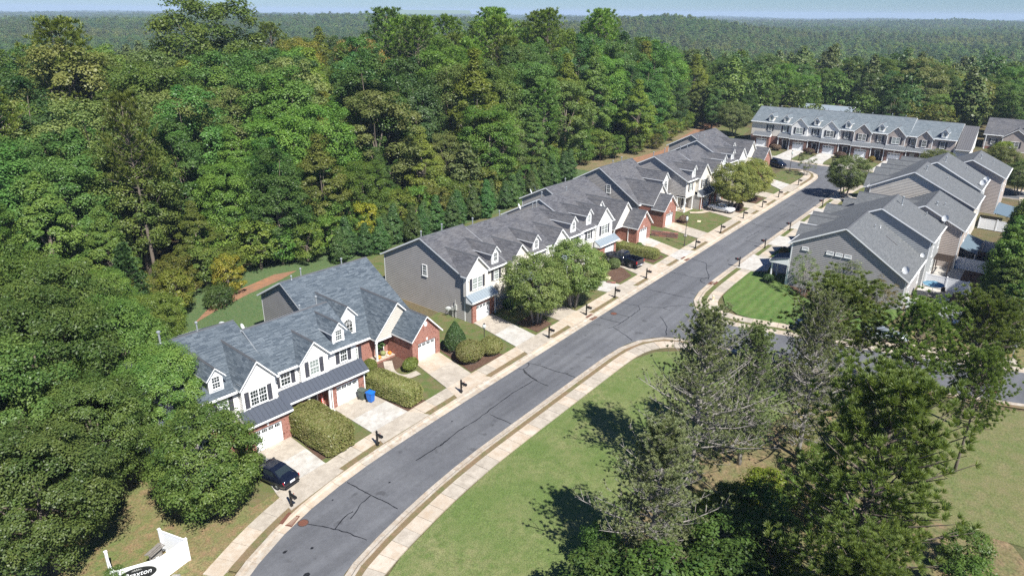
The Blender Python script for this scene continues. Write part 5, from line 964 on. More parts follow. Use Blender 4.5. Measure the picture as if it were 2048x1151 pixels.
for x, y, h, c in ((29.5, 12.0, 7.0, (.8, .95, .8)), (32.5, 9.0, 6.5, (.7, .85, .75)), (26.5, 9.0, 6.5, (.75, .9, .75)), (36.5, 11.0, 5.5, (.8, .9, .8)), (39.5, 9.0, 5.0, (.8, .9, .8)), (29, 15.5, 5.5, (.8, .9, .8)), (42.5, 10.5, 4.5, (.7, .85, .7)), (45.5, 11.5, 3.8, (1.5, 1.25, .6)), (46.5, 7.0, 4.0, (.9, 1, .8)), (49, 4, 3.5, (.9, 1, .8)), (24, 13, 6.5, (.7, .85, .75)), (33, 18, 3.5, (.75, .9, .75)), (24.5, 6.0, 7.5, (.8, .9, .8)), (28, 4.5, 6.0, (.8, .95, .8)), (44, -2.0, 4.0, (.9, 1, .8)), (48, -1.5, 3.5, (.9, 1, .8)), (36, 0, 5.0, (.9, 1, .8)), (41, -4, 5.0, (1, 1.1, .8)), (52, 9.5, 3.2, (1.1, 1.15, .8)), (38, 14.5, 3.0, (1.1, 1.2, .8)), (27, 18, 3.2, (.9, 1, .8)), (22, 17, 3.6, (.9, 1, .8)), (58, 8, 2.8, (1.1, 1.1, .8)), (43, 13, 3.2, (1.2, 1.2, .8)), (47, 10, 3.0, (1.1, 1.15, .8))):
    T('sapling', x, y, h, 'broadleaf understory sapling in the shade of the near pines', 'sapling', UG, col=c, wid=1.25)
for x, y, h, c in ((43.0, 14.5, 1.8, (2.2, 1.7, .6)), (48.5, 11.8, 1.6, (1.8, 1.1, .8)), (52.0, 7.5, 1.7, (1.1, 1.1, .7)), (55.5, 5.5, 1.5, (1.1, 1.1, .8)), (39.5, 15.5, 1.5, (.9, 1, .8)), (57.8, 12.0, 1.5, (1.5, 1.0, .8))):
    T('bush', x, y, h, 'low scrub bush among the near pine trunks', 'bush', 'scrub among the near pines', col=c, wid=1.2)
# screening shrubs behind the second row, evergreen screen behind the right hand yards
for k in range(31):
    q = k/30; x = 61+q*66; y = 80.6+1.2*math.sin(k*1.7)-2.6*math.sin(q*3.1)+q*3.5
    T('screen', x, y-.6, 5.6+rnd.uniform(-.5, .9), 'dark evergreen shrub in the screen behind the grey roofed row', 'shrub', 'evergreen screen behind the grey roofed row', col=(rnd.uniform(.85, 1.25), rnd.uniform(.95, 1.15), .9))
for k in range(13):
    T('leyland', 88+k*3.2, 0.4+rnd.uniform(-.5, .5)-(1.3 if k < 2 else 0), 9.6+rnd.uniform(-1.2, 1.3) - (3 if k < 2 else 0), 'tall bushy evergreen in the screen behind the fenced yards', 'evergreen', 'evergreen screen behind the fenced yards', col=(rnd.uniform(.9, 1.2), rnd.uniform(.95, 1.1), .85), wid=1.15)
# ---- clipped shrubs
H = {}
def shrub(key, args, x, y, label, rz=0, cat='hedge', group=None):
    if key not in H: H[key] = blob_shrub(*args); src = H[key]; r = src; r.location = (x, y, gz(x)+.1); r.rotation_euler = (0, 0, rz); r['label'] = label; r['category'] = cat
    else: r = copy_tree(H[key], (x, y, gz(x)+.1), rz, label)
    if group: r['group'] = group
    return r
shrub('h1', ('hedge', 51, 3.1, 6.6, 2.5, 22000, .17), 30.9, 45.5, 'big bronze tipped hedge block between the two near drives', R_(-2))
shrub('h2', ('hedge', 52, 2.3, 6.4, 1.9, 16000, .17), 39.9, 45.9, 'long bronze tipped hedge beside the blue bin', R_(3))
shrub('c1', ('shrub', 53, 2.7, 2.7, 3.6, 6000, .13, 'lf_dark', 'cone'), 50.6, 47.4, 'dark clipped cone shaped evergreen beside the brick garage', 0, 'shrub')
shrub('r1', ('shrub', 54, 3.3, 2.9, 2.3, 10000, .15, 'lf_hedge', 'round'), 49.9, 44.6, 'larger round bronze shrub below the lamp post', 0, 'shrub')
shrub('r2', ('shrub', 55, 2.7, 2.5, 1.9, 8000, .15, 'lf_hedge', 'round'), 52.6, 43.9, 'smaller round bronze shrub touching the lamp post', 0, 'shrub')
shrub('g1', ('shrub', 56, 2.3, 1.5, 1.15, 3200, .11, 'lf_yel', 'round'), 44.7, 48.4, 'bright green low shrub in the loop of the footpath', R_(20), 'shrub')
shrub('g2', ('shrub', 57, 1.5, 1.5, 1.5, 2500, .11, 'lf_yel', 'round'), 41.6, 51.2, 'bright green ball shrub at the porch step', 0, 'shrub')
shrub('d1', ('shrub', 58, 1.7, 1.7, 1.2, 2400, .12, 'lf_dark', 'round'), 63.4, 50.0, 'dark ball shrub in the shade of the nearer crape myrtle', 0, 'shrub')
shrub('d2', ('shrub', 59, 1.8, 1.8, 1.5, 2600, .12, 'lf_olive', 'round'), 83.6, 46.6, 'grey green ball shrub beside the black pickup', 0, 'shrub')
shrub('h3', ('hedge', 60, 1.8, 6.6, 1.5, 8000, .13, 'lf_hedge'), 90.6, 46.6, 'purple brown hedge on the far side of the black pickup', R_(6))
shrub('h4', ('hedge', 61, 3.6, 0.9, 0.8, 3000, .11, 'lf_yel'), 92.0, 50.4, 'low bright green hedge before the brick porch', R_(100)); shrub('d3', ('shrub', 62, .9, .9, .8, 1000, .11, 'lf_mid', 'round'), 94.0, 48.2, 'small green ball at the end of the low hedge', 0, 'shrub')
PR = 'dark purple shrubs by the garages'
shrub('p1', ('shrub', 63, 2.1, 1.6, 1.2, 2600, .12, 'lf_brown', 'round'), 110.6, 48.6, 'dark purple brown shrub beside the porch man', 0, 'shrub')
shrub('p2', ('shrub', 64, 2.2, 1.7, 1.2, 2600, .12, 'lf_brown', 'round'), 124.5, 44.2, 'purple brown shrub behind the white sedan', 0, 'shrub'); shrub('y1', ('shrub', 65, 1.5, 1.2, 1.0, 1600, .11, 'lf_gold', 'round'), 126.3, 44.8, 'yellow shrub just beyond the white sedan', 0, 'shrub')
shrub('p3', ('shrub', 66, 1.7, 2.9, 1.5, 3000, .13, 'lf_brown', 'round'), 182.9, 57.4, 'purple shrub left of the second garage in the closing row', 0, 'shrub'); shrub('p3', None, 182.9, 49.1, 'purple shrub left of the third garage in the closing row', 0, 'shrub'); shrub('p3', None, 182.9, 41.7, 'purple shrub left of the fourth garage in the closing row', 0, 'shrub')
shrub('y2', ('shrub', 67, 1.6, 1.6, 1.3, 1800, .12, 'lf_gold', 'round'), 182.9, 34.6, 'yellow green shrub left of the fifth garage in the closing row', 0, 'shrub'); shrub('y3', ('shrub', 68, 1.5, 1.4, 1.2, 1800, .12, 'lf_gold', 'round'), 103.6, 29.0, 'bronze yellow shrub before the nearest right hand gable', 0, 'shrub'); shrub('y3', None, 124.6, 29.6, 'yellow shrub by the drives past the third right hand gable', 0, 'shrub')
shrub('t1', ('shrub', 69, .9, .9, 1.9, 1600, .11, 'lf_mid', 'cone'), 93.6, 27.6, 'small upright evergreen on the corner lawn by the porch posts', 0, 'shrub'); shrub('d4', ('shrub', 70, 1.5, 1.5, 1.1, 1800, .11, 'lf_dark', 'round'), 92.0, 27.2, 'low dark ball shrub on the corner lawn by the porch posts', 0, 'shrub')
# ------------------------------------------------------------------ street furniture, cars, yard things
M['car_black'] = mat('black_car_paint', (0.006, 0.008, 0.016), 0.12, 0.0, 0.8); M['car_white'] = mat('white_car_paint', (0.72, 0.73, 0.74), 0.2, 0, 0.7); M['car_silver'] = mat('silver_car_paint', (0.42, 0.46, 0.46), 0.3, 0.6); M['car_blue'] = mat('dark_blue_car_paint', (0.02, 0.04, 0.09), 0.2)
M['tyre'] = mat('tyre_rubber', (0.018, 0.018, 0.018), 0.85); M['rim'] = mat('alloy_rim', (0.45, 0.46, 0.47), 0.35, 0.7); M['tail'] = mat('tail_lamp_red', (0.45, 0.01, 0.012), 0.2); M['lamp'] = mat('head_lamp_glass', (0.6, 0.62, 0.63), 0.1); M['chrome'] = mat('chrome', (0.6, 0.6, 0.6), 0.2, 0.9)
M['wood'] = bark_mat('weathered_wood', (0.16, 0.14, 0.12), (0.24, 0.22, 0.19)); M['wood_dark'] = bark_mat('dark_stained_wood', (0.045, 0.03, 0.022), (0.08, 0.055, 0.04)); M['bin_blue'] = mat('blue_plastic', (0.01, 0.13, 0.50), 0.4); M['bin_green'] = mat('dark_green_plastic', (0.075, 0.095, 0.075), 0.55)
M['pumpkin'] = mat('orange_pumpkin', (0.75, 0.22, 0.015), 0.5); M['gourd'] = mat('pale_gourd', (0.72, 0.62, 0.42), 0.5); M['green_gourd'] = mat('green_striped_gourd', (0.20, 0.22, 0.08), 0.6); M['red'] = mat('red_board', (0.50, 0.045, 0.02), 0.6); M['lamp_glass'] = mat('lamp_globe', (0.55, 0.60, 0.55), 0.15, 0, 0.6)
M['umbrella'] = mat('blue_canvas', (0.13, 0.27, 0.36), 0.8); M['sign_black'] = mat('sign_black', (0.015, 0.016, 0.018), 0.45); M['stone'] = ground_mat('field_stone', (0.30, 0.28, 0.25), (0.40, 0.37, 0.33), (0.2, 0.19, 0.17), 2, 6, 20, .95, .2); M['hydrant'] = mat('hydrant_cream', (0.68, 0.58, 0.38), 0.5)
M['cap_white'] = mat('white_cotton', (0.80, 0.79, 0.75), 0.9); M['shirt'] = mat('pale_blue_shirt', (0.55, 0.62, 0.74), 0.9); M['jeans'] = mat('blue_jeans', (0.10, 0.14, 0.25), 0.9); M['skin'] = mat('skin', (0.48, 0.27, 0.19), 0.55); M['hair'] = mat('brown_hair', (0.06, 0.035, 0.022), 0.8); M['plate'] = mat('number_plate', (0.75, 0.76, 0.78), 0.4)
M['util'] = mat('pale_utility_box', (0.42, 0.42, 0.39), 0.6); M['tan_chair'] = mat('white_plastic', (0.75, 0.75, 0.72), 0.5); M['tarp'] = mat('blue_grey_awning', (0.10, 0.14, 0.17), 0.7)
def mailbox(x, y, face, label):
    """face: +1 box towards the street on -y, -1 towards +y"""
    t = empty('mailbox', (x, y, gz(x)+0.12), 0 if face > 0 else math.pi, label, 'mailbox', 'black mailboxes along the kerb')
    if 'mb' not in MESHES:
        p = MB(); p.box(-.065, -.065, -.15, .065, .065, 1.38); p.box(-.09, -.09, 0, .09, .09, .22); p.box(-.085, -.085, 1.38, .085, .085, 1.42); p.lathe([(.03, 1.42), (.06, 1.47), (.05, 1.53), (.01, 1.57)], sides=8)
        a = MB(); a.box(-.04, -.62, .98, .04, -.065, 1.03); a.tube([(0, -.07, .68), (0, -.2, .78), (0, -.42, .98)], .022, 5)
        bx = MB(); n = 10; pr = [(-.115, 0), (.115, 0), (.115, .14)]+[(.115*math.cos(k*math.pi/n), .14+.115*math.sin(k*math.pi/n)) for k in range(1, n)]+[(-.115, .14)]
        bx.slab([(u, -.68, 1.03+z) for u, z in pr], (0, .54, 0)); d = MB(); d.slab([(u*1.06, -.70, 1.025+z*1.03) for u, z in pr], (0, .018, 0)); f = MB(); f.box(.117, -.3, 1.12, .125, -.27, 1.34); f.box(.117, -.36, 1.27, .125, -.3, 1.34)
        MESHES['mb'] = [(k, m.mesh(k, M[c])) for k, m, c in (('mailbox_post', p, 'black'), ('bracket', a, 'black'), ('letter_box', bx, 'black'))]; MESHES['mb2'] = [(k, m.mesh(k, M[c])) for k, m, c in (('box_door', d, 'black'), ('flag', f, 'red'))]
    for k, m in MESHES['mb']: o = put(k, m, t)
    for k, m in MESHES['mb2']: put(k, m, o)
for x, y, s in ((23.9, 39.95, 'black mailbox behind the parked black sedan'), (33.3, 40.75, 'black mailbox before the drive with the blue bin'), (44.3, 40.85, 'black mailbox before the drive of the brick gabled garage with pumpkins'), (59.45, 41.0, 'black mailbox nearest the street end of the nearer crape myrtle'), (67.35, 41.0, 'black mailbox beside the rusty kerb inlet under the crape myrtles'), (74.25, 41.0, 'black mailbox before the bare drive between crape myrtles and pickup'), (82.8, 41.0, 'black mailbox directly behind the black pickup'), (98.8, 41.0, 'black mailbox near the lamp post with the retaining wall'), (108.6, 41.0, 'black mailbox before the lawn of the open corner porch'), (118.8, 41.1, 'black mailbox behind the white sedan'), (127.9, 41.0, 'black mailbox just past the white sedan and yellow shrub'), (136.8, 41.0, 'black mailbox below the yellowing crape myrtles'), (148.8, 41.0, 'black mailbox before the wide drive by the grass island')): mailbox(x, y, 1, s)
for x, y, s in ((95.1, 32.55, 'black mailbox on the right kerb nearest the corner lawn'), (105.6, 32.55, 'second black mailbox from the corner on the right kerb'), (117.0, 32.4, 'third black mailbox from the corner on the right kerb'), (135.1, 32.3, 'black mailbox on the right kerb in the round tree shadow')): mailbox(x, y, -1, s)
for y, s in ((56.6, 'black mailbox left of the second drive of the closing row'), (48.8, 'black mailbox on the grass left of the third drive of the closing row'), (41.2, 'black mailbox on the grass left of the fourth drive of the closing row')):
    mailbox(174.2, y, 1, s); 
def lamp_post(x, y, label, h=3.5):
    t = empty('lamp_post', (x, y, gz(x)+.1), 0, label, 'lamp post', 'street lamps with globe lanterns'); s = h/3.5
    p = MB(); p.lathe([(.13, -.2), (.13, .12), (.09, .2), (.055, .5), (.045, 2.75*s), (.07, 2.8*s), (.05, 2.86*s)], sides=10); p.build('post', M['castiron'], t, smooth=True)
    g = MB(); g.lathe([(.06, 2.86*s), (.12, 2.9*s), (.19, 3.05*s), (.20, 3.2*s), (.14, 3.36*s), (.09, 3.4*s)], sides=12); g.build('globe', M['lamp_glass'], t, smooth=True)
    c = MB(); c.lathe([(.12, 3.39*s), (.13, 3.42*s), (.06, 3.5*s), (.02, 3.6*s)], sides=10); c.build('cap', M['castiron'], t, smooth=True)
lamp_post(52.6, 44.9, 'lamp post standing among the round bronze shrubs', 3.3); lamp_post(99.1, 43.0, 'lamp post beside the low brick retaining wall', 4.9); lamp_post(160.0, 46.4, 'lamp post on the grass island near the small tree', 4.8); lamp_post(124.2, 28.6, 'lamp post between the right hand gables and the street', 4.0)
# cars: lofted bodies, x along the car (nose at +x)
def loft(b, secs, m=0, caps=True):
    n = len(secs[0]); i0 = len(b.v)
    for s in secs: b.v += [tuple(p) for p in s]
    for a in range(len(secs)-1):
        for k in range(n): k2 = (k+1) % n; b.f.append((i0+a*n+k, i0+a*n+k2, i0+(a+1)*n+k2, i0+(a+1)*n+k)); b.m.append(m)
    if caps: b.f.append(tuple(i0+k for k in range(n))[::-1]); b.f.append(tuple(i0+(len(secs)-1)*n+k for k in range(n))); b.m += [m, m]
def ring(x, w, z0, z1, tuck=.06, sh=.75):
    zs = z0+(z1-z0)*sh; return [(x, -w+tuck*1.6, z0), (x, w-tuck*1.6, z0), (x, w-.01, z0+.18), (x, w, z0+(zs-z0)*.55), (x, w-.02, zs), (x, w-.12, z1), (x, w*.45, z1+.025), (x, -w*.45, z1+.025), (x, -w+.12, z1), (x, -w+.02, zs), (x, -w, z0+(zs-z0)*.55), (x, -w+.01, z0+.18)]
def wheels(t, xs, w, r, wd=.22):
    k = ('wheel', r, wd)
    if k not in MESHES:
        a = MB(); n = 20; prof = [(r*.62, 0), (r*.95, .0), (r, .03), (r, wd-.03), (r*.95, wd), (r*.62, wd)]
        for i in range(len(prof)-1):
            for j in range(n):
                f = lambda q, J: (q[0]*math.cos(2*math.pi*J/n), q[1], q[0]*math.sin(2*math.pi*J/n)); a.poly((f(prof[i], j), f(prof[i+1], j), f(prof[i+1], j+1), f(prof[i], j+1)))
        c = MB()
        for j in range(n): c.poly([(0, .06, 0), (r*.62*math.cos(2*math.pi*j/n), .06, r*.62*math.sin(2*math.pi*j/n)), (r*.62*math.cos(2*math.pi*(j+1)/n), .06, r*.62*math.sin(2*math.pi*(j+1)/n))])
        for j in range(5):
            an = 2*math.pi*j/5; d = Vector((math.cos(an), 0, math.sin(an))); e = Vector((-d.z, 0, d.x))*.035; c.poly([Vector((0, .015, 0))-e*1.6, d*r*.6+Vector((0, .02, 0))-e, d*r*.6+Vector((0, .02, 0))+e, Vector((0, .015, 0))+e*1.6]); c.poly([Vector((0, .015, 0))+e*1.6, d*r*.6+Vector((0, .02, 0))+e, d*r*.6+Vector((0, .06, 0))+e, Vector((0, .06, 0))+e*1.6])
        ar = MB(); ar.tube([(0, -.03, 0), (0, .02, 0)], [.05, .05], 8)
        MESHES[k] = (a.mesh('wheel', M['tyre']), c.mesh('rim', M['rim']), ar.mesh('hub_cap', M['rim']))
    for x in xs:
        for s in (-1, 1):
            o = put('wheel', MESHES[k][0], t, (x, s*w, r), (0, 0, 0 if s < 0 else math.pi)); put('rim', MESHES[k][1], o); put('hub_cap', MESHES[k][2], o)
def patch(t, name, pts, m, th=.012, par=None): b = MB(); p = [Vector(q) for q in pts]; nn = (p[1]-p[0]).cross(p[2]-p[0]).normalized(); b.slab([q+nn*.008 for q in p], -nn*th); return b.build(name, M[m], par or t)
def sedan(x, y, head, paint, label, L=4.85, H=1.45, cat='car', suv=False):
    t = empty('parked_car', (x, y, gz(x)+.16), head, label, cat, None); h = L/2; W = .91; zb = .28; zh = .98 if not suv else 1.12; z2 = H
    S = lambda q: -h+q*L
    prof = [(0.0, .74, .42, .80), (.025, .84, .30, .92), (.10, .90, zb-.04, zh+.03), (.22, W, zb-.06, zh+.04), (.40, W, zb-.06, zh), (.62, W, zb-.06, zh-.02), (.75, .90, zb-.06, zh-.03), (.88, .87, zb-.04, zh-.12), (.97, .78, .30, .80), (1.0, .66, .40, .66)]
    b = MB(); loft(b, [ring(S(q), w, z0, z1) for q, w, z0, z1 in prof]); b.build('body', M[paint], t, smooth=True)
    roof = [(.12, .80, zh+.03), (.28, .68, z2-.06), (.38, .66, z2), (.52, .66, z2-.01), (.60, .68, z2-.07), (.74, .80, zh-.03)] if not suv else [(.02, .84, zh+.02), (.06, .74, z2-.06), (.12, .72, z2), (.55, .72, z2), (.61, .73, z2-.07), (.73, .82, zh-.03)]
    c = MB(); loft(c, [[(S(q), -w-.06*(1 if 0 < i < 5 else 0), zh-.12), (S(q), w+.06*(1 if 0 < i < 5 else 0), zh-.12), (S(q), w+.02, (zh-.12)*.35+z*.65), (S(q), w-.03, z-.04 if i not in (0, 5) else z), (S(q), w*.5, z+.01), (S(q), -w*.5, z+.01), (S(q), -w+.03, z-.04 if i not in (0, 5) else z), (S(q), -w-.02, (zh-.12)*.35+z*.65)] for i, (q, w, z) in enumerate(roof)]); c.build('cabin', M[paint], t, smooth=False)
    r0, r1, r2, r3, r4, r5 = roof; g = .07
    patch(t, 'rear_window', [(S(r0[0]+.02), -r0[1]+.16, r0[2]+.05), (S(r1[0]-.015), -r1[1]+.12, r1[2]-.01), (S(r1[0]-.015), r1[1]-.12, r1[2]-.01), (S(r0[0]+.02), r0[1]-.16, r0[2]+.05)][::-1], 'glass'); patch(t, 'windscreen', [(S(r5[0]-.012), -r5[1]+.16, r5[2]+.03), (S(r5[0]-.012), r5[1]-.16, r5[2]+.03), (S(r4[0]+.012), r4[1]-.1, r4[2]-.01), (S(r4[0]+.012), -r4[1]+.1, r4[2]-.01)], 'glass')
    for s in (-1, 1):
        for a, e in ((roof[1][0]+(.0 if not suv else .02), (r1[0]+r5[0])/2-.01), ((r1[0]+r5[0])/2+.01, r4[0]+.03)):
            lo, hi = zh+.04, z2-.12; q = [(S(a-.02 if a < .3 else a), s*(.785), lo), (S(e+(.05 if e > .5 else 0)), s*.785, lo), (S(e-(.02 if e > .5 else 0)), s*.715, hi), (S(a+.02), s*.715, hi)]; patch(t, 'side_window', q if s < 0 else q[::-1], 'glass', .03)
        for a in (.36, .56):
            hd = MB(); hd.box(S(a), s*W-.02 if s > 0 else -W-.012, .84, S(a)+.16, W+.012 if s > 0 else -W+.02, .87); hd.build('door_handle', M[paint], t)
        b = MB(); b.box(S(.655)-.06, s*.93-.09, zh, S(.655)+.06, s*.93+.09, zh+.13); b.build('mirror', M[paint], t)
        patch(t, 'tail_light', ([(S(.012), s*.80, .66), (S(.012), s*.46, .66), (S(.03), s*.46, .88), (S(.03), s*.83, .88)] if s > 0 else [(S(.012), -.46, .66), (S(.012), -.80, .66), (S(.03), -.83, .88), (S(.03), -.46, .88)]), 'tail', .09); patch(t, 'headlight', ([(S(.985), .40, .60), (S(.965), .74, .62), (S(.94), .76, .74), (S(.965), .44, .72)] if s > 0 else [(S(.965), -.74, .62), (S(.985), -.40, .60), (S(.965), -.44, .72), (S(.94), -.76, .74)]), 'lamp', .08)
    b = MB(); b.box(-h-.03, -.24, .62, -h+.06, .24, .78); b.build('number_plate', M['plate'], t); b = MB(); b.box(-h-.035, -.70, .33, -h+.3, .70, .42); b.build('bumper_trim', M['tyre'], t)
    wheels(t, (S(.19), S(.80)), .80+.11, .325 if not suv else .37); return t
sedan(25.0, 44.1, R_(97), 'car_black', 'shiny black sedan parked nose in on the nearest drive'); sedan(120.9, 46.1, R_(84), 'car_white', 'white sedan parked nose in on the drive by the open porch'); sedan(164.0, 50.6, R_(-118), 'car_black', 'black SUV standing on the road beyond the grass island', 4.7, 1.75, 'SUV', True)
sedan(82.6, 10.6, R_(-75), 'car_silver', 'silver car half hidden by pines on the side street verge', 4.6); sedan(79.8, 17.4, R_(-78), 'car_blue', 'dark blue car under the pines by the end of the corner lawn', 4.6)
def pickup(x, y, head, label):
    t = empty('pickup_truck', (x, y, gz(x)+.16), head, label, 'pickup truck'); L = 5.9; h = L/2; W = 1.0; S = lambda q: -h+q*L
    b = MB(); loft(b, [ring(S(q), w, z0, z1, .05, .8) for q, w, z0, z1 in ((.385, W, .55, 1.36), (.5, W, .52, 1.37), (.66, W, .52, 1.37), (.72, W, .56, 1.34), (.86, .97, .56, 1.28), (.96, .92, .55, 1.2), (1.0, .84, .6, 1.1))]); b.build('body', M['car_black'], t, smooth=True)
    c = MB(); loft(c, [[(S(q), -.86, 1.3), (S(q), .86, 1.3), (S(q), w+.03, 1.62 if z > 1.6 else z), (S(q), w-.06, z), (S(q), -w+.06, z), (S(q), -w-.03, 1.62 if z > 1.6 else z)] for q, w, z in ((.385, .80, 1.32), (.40, .76, 1.88), (.43, .74, 1.93), (.58, .74, 1.93), (.63, .76, 1.86), (.725, .84, 1.34))]); c.build('cab', M['car_black'], t)
    bd = MB(); bd.box(-h+.04, -W+.02, .62, -h+.385*L-.02, -W+.14, 1.34); bd.box(-h+.04, W-.14, .62, -h+.385*L-.02, W-.02, 1.34); bd.box(-h+.1, -W+.14, .72, -h+.385*L-.02, W-.14, .80); bd.box(-h+.385*L-.10, -W+.14, .80, -h+.385*L-.02, W-.14, 1.34)
    for s in (-1, 1): bd.box(S(.13), s*.68-.14, .80, S(.27), s*.68+.14, 1.0)
    bd.build('truck_bed', M['car_black'], t); tg = MB(); tg.box(-h, -W+.06, .66, -h+.06, W-.06, 1.35); tg.build('tailgate', M['car_black'], t); bp = MB(); bp.box(-h-.16, -.95, .52, -h+.0, .95, .66); bp.build('rear_bumper', M['chrome'], t); b = MB(); b.box(-h-.18, -.22, .55, -h-.162, .22, .66); b.build('number_plate', M['plate'], t)
    patch(t, 'rear_window', [(S(.392), -.62, 1.42), (S(.399), -.60, 1.80), (S(.399), .60, 1.80), (S(.392), .62, 1.42)][::-1], 'glass', .03); patch(t, 'windscreen', [(S(.715), -.74, 1.40), (S(.715), .74, 1.40), (S(.638), .66, 1.83), (S(.638), -.66, 1.83)], 'glass', .03)
    for s in (-1, 1):
        for a, e in ((.42, .52), (.535, .655)): q = [(S(a), s*.845, 1.40), (S(e+.02), s*.845, 1.40), (S(e-.015), s*.775, 1.80), (S(a), s*.775, 1.80)]; patch(t, 'side_window', q if s < 0 else q[::-1], 'glass', .04)
        st = MB(); st.box(S(.34), s*1.0-.05, .44, S(.72), s*1.0+.05, .50); st.build('running_board', M['chrome'], t); q = MB(); q.box(-h-.01, s*.93-.07, .85, -h+.1, s*.93+.07, 1.22); q.build('tail_light', M['tail'], t); m_ = MB(); m_.box(S(.66)-.07, s*1.1-.12, 1.38, S(.66)+.07, s*1.1+.12, 1.62); m_.build('mirror', M['car_black'], t); hl_ = MB(); hl_.box(S(.975), s*.72-.16, .88, S(1.0), s*.72+.12, 1.04); hl_.build('headlight', M['lamp'], t)
        for a in (.44, .56): hd = MB(); hd.box(S(a), s*W-.015, 1.18, S(a)+.18, s*W+.015, 1.21); hd.build('door_handle', M['chrome'], t)
    wheels(t, (S(.19), S(.82)), 1.0, .43, .28); return t
pickup(85.9, 46.5, R_(86), 'lifted black crew cab pickup truck parked nose in on a drive')
# drains, manholes, hydrant
def manhole(x, y, label):
    t = empty('manhole_cover', (x, y, gz(x)+.006), 0, label, 'manhole cover'); r = MB(); n = 20
    for k in range(n):
        f = lambda R, J: (R*math.cos(2*math.pi*J/n), R*math.sin(2*math.pi*J/n), .012); r.poly((f(.36, k), f(.42, k), f(.42, k+1), f(.36, k+1)))
    r.build('rim', M['castiron'], t); c = MB(); c.poly([(.355*math.cos(2*math.pi*k/n), .355*math.sin(2*math.pi*k/n), .008) for k in range(n)])
    for q in range(-3, 4): c.box(-.26, q*.09-.02, .008, .26, q*.09+.02, .018)
    c.build('lid', M['iron'], t)
manhole(23.4, 37.85, 'manhole cover in the road near the rusty inlet and black sedan'); manhole(70.1, 38.7, 'manhole cover in the road opposite the crape myrtles'); manhole(77.0, -0.4, 'manhole cover in the side street at the right edge')
def inlet(x, y, rz, label):
    t = empty('storm_inlet', (x, y, gz(x)+.02), rz, label, 'storm drain'); b = MB(); b.box(-.6, -.36, -.2, .6, -.30, .03); b.box(-.6, .30, -.2, .6, .36, .03); b.box(-.6, -.3, -.2, -.54, .3, .03); b.box(.54, -.3, -.2, .6, .3, .03); b.build('frame', M['iron'], t)
    g = MB()
    for k in range(9): g.box(-.5+k*.12, -.3, -.03, -.44+k*.12, .3, .015)
    g.build('grate', M['iron'], t); h_ = MB(); h_.box(-.62, .37, -.1, .62, .62, .17); h_.build('hood', M['iron'], t)
inlet(23.0, 38.72, R_(24), 'rusty storm drain in the kerb by the black sedan'); inlet(67.4, 40.1, 0, 'rusty storm drain at the kerb under the crape myrtles'); inlet(93.6, 40.1, 0, 'rusty storm drain at the kerb by the retaining wall lamp'); inlet(87.0, 33.15, R_(180), 'storm drain at the right kerb by the corner lawn'); inlet(76.0, 22.8, R_(-80), 'storm drain at the corner of the side street')
t = empty('fire_hydrant', (81.3, 30.6, gz(81.3)+.1), 0, 'cream fire hydrant on the corner verge by the curving sidewalk', 'fire hydrant'); b = MB(); b.lathe([(.16, 0), (.16, .06), (.11, .1), (.11, .5), (.14, .52), (.14, .56), (.10, .66), (.04, .72), (.03, .78)], sides=10); b.build('barrel', M['hydrant'], t, smooth=True); b = MB(); b.tube([(-.2, 0, .4), (.2, 0, .4)], .055, 8); b.tube([(0, -.2, .36), (0, 0, .36)], .07, 8); b.build('outlet', M['hydrant'], t)
# bins
def bin_(x, y, rz, m, label):
    t = empty('wheeled_bin', (x, y, gz(x)+.16), rz, label, 'bin'); b = MB(); loft(b, [[(-.24, -.26, 0.05), (.24, -.26, .05), (.24, .22, .05), (-.24, .22, .05)], [(-.30, -.33, .98), (.30, -.33, .98), (.30, .32, .98), (-.30, .32, .98)]]); b.box(-.32, -.36, .92, .32, .35, .985); b.build('tub', M[m], t)
    l = MB(); loft(l, [[(-.33, -.38, .99), (.33, -.38, .99), (.33, .36, .99), (-.33, .36, .99)], [(-.31, -.35, 1.06), (.31, -.35, 1.06), (.31, .34, 1.09), (-.31, .34, 1.09)], [(-.2, -.2, 1.10), (.2, -.2, 1.10), (.2, .2, 1.12), (-.2, .2, 1.12)]]); l.build('lid', M[m], t); h_ = MB(); h_.tube([(-.26, .36, .93), (-.26, .45, .96), (.26, .45, .96), (.26, .36, .93)], .018, 6); h_.build('handle', M[m], t)
    for s in (-1, 1): w = MB(); w.tube([(s*.25, .24, .12), (s*.32, .24, .12)], .12, 10); w.build('wheel', M['tyre'], t)
bin_(37.75, 46.7, R_(10), 'bin_blue', 'bright blue wheeled recycling bin at the drive edge'); bin_(37.55, 47.7, R_(4), 'bin_green', 'dark green wheeled bin behind the blue one')
# porch decorations
def pumpkin(x, y, z, r, m, label, name='pumpkin', sq=.78):
    t = empty(name, (x, y, z), 0, label, name); b = MB(); n, k = 20, 8; V = [[(r*(1+.07*math.cos(j*8*math.pi*2/n*1.0))*math.sin(math.pi*i/k)*math.cos(2*math.pi*j/n), r*(1+.07*math.cos(j*8*math.pi*2/n))*math.sin(math.pi*i/k)*math.sin(2*math.pi*j/n), r*sq-r*sq*math.cos(math.pi*i/k)) for j in range(n)] for i in range(k+1)]
    for i in range(k):
        for j in range(n): b.poly((V[i][j], V[i][(j+1) % n], V[i+1][(j+1) % n], V[i+1][j]))
    b.build('rind', M[m], t, smooth=True); s = MB(); s.tube([(0, 0, 2*r*sq-.02), (.02, 0, 2*r*sq+.1)], [.03, .02], 5); s.build('stem', M['bark'], t)
def r1(lx, ly): c, s = math.cos(R_(-3.5)), math.sin(R_(-3.5)); return 30+lx*c-ly*s, 48.2+lx*s+ly*c
pz = 0.60+0.58+0.055
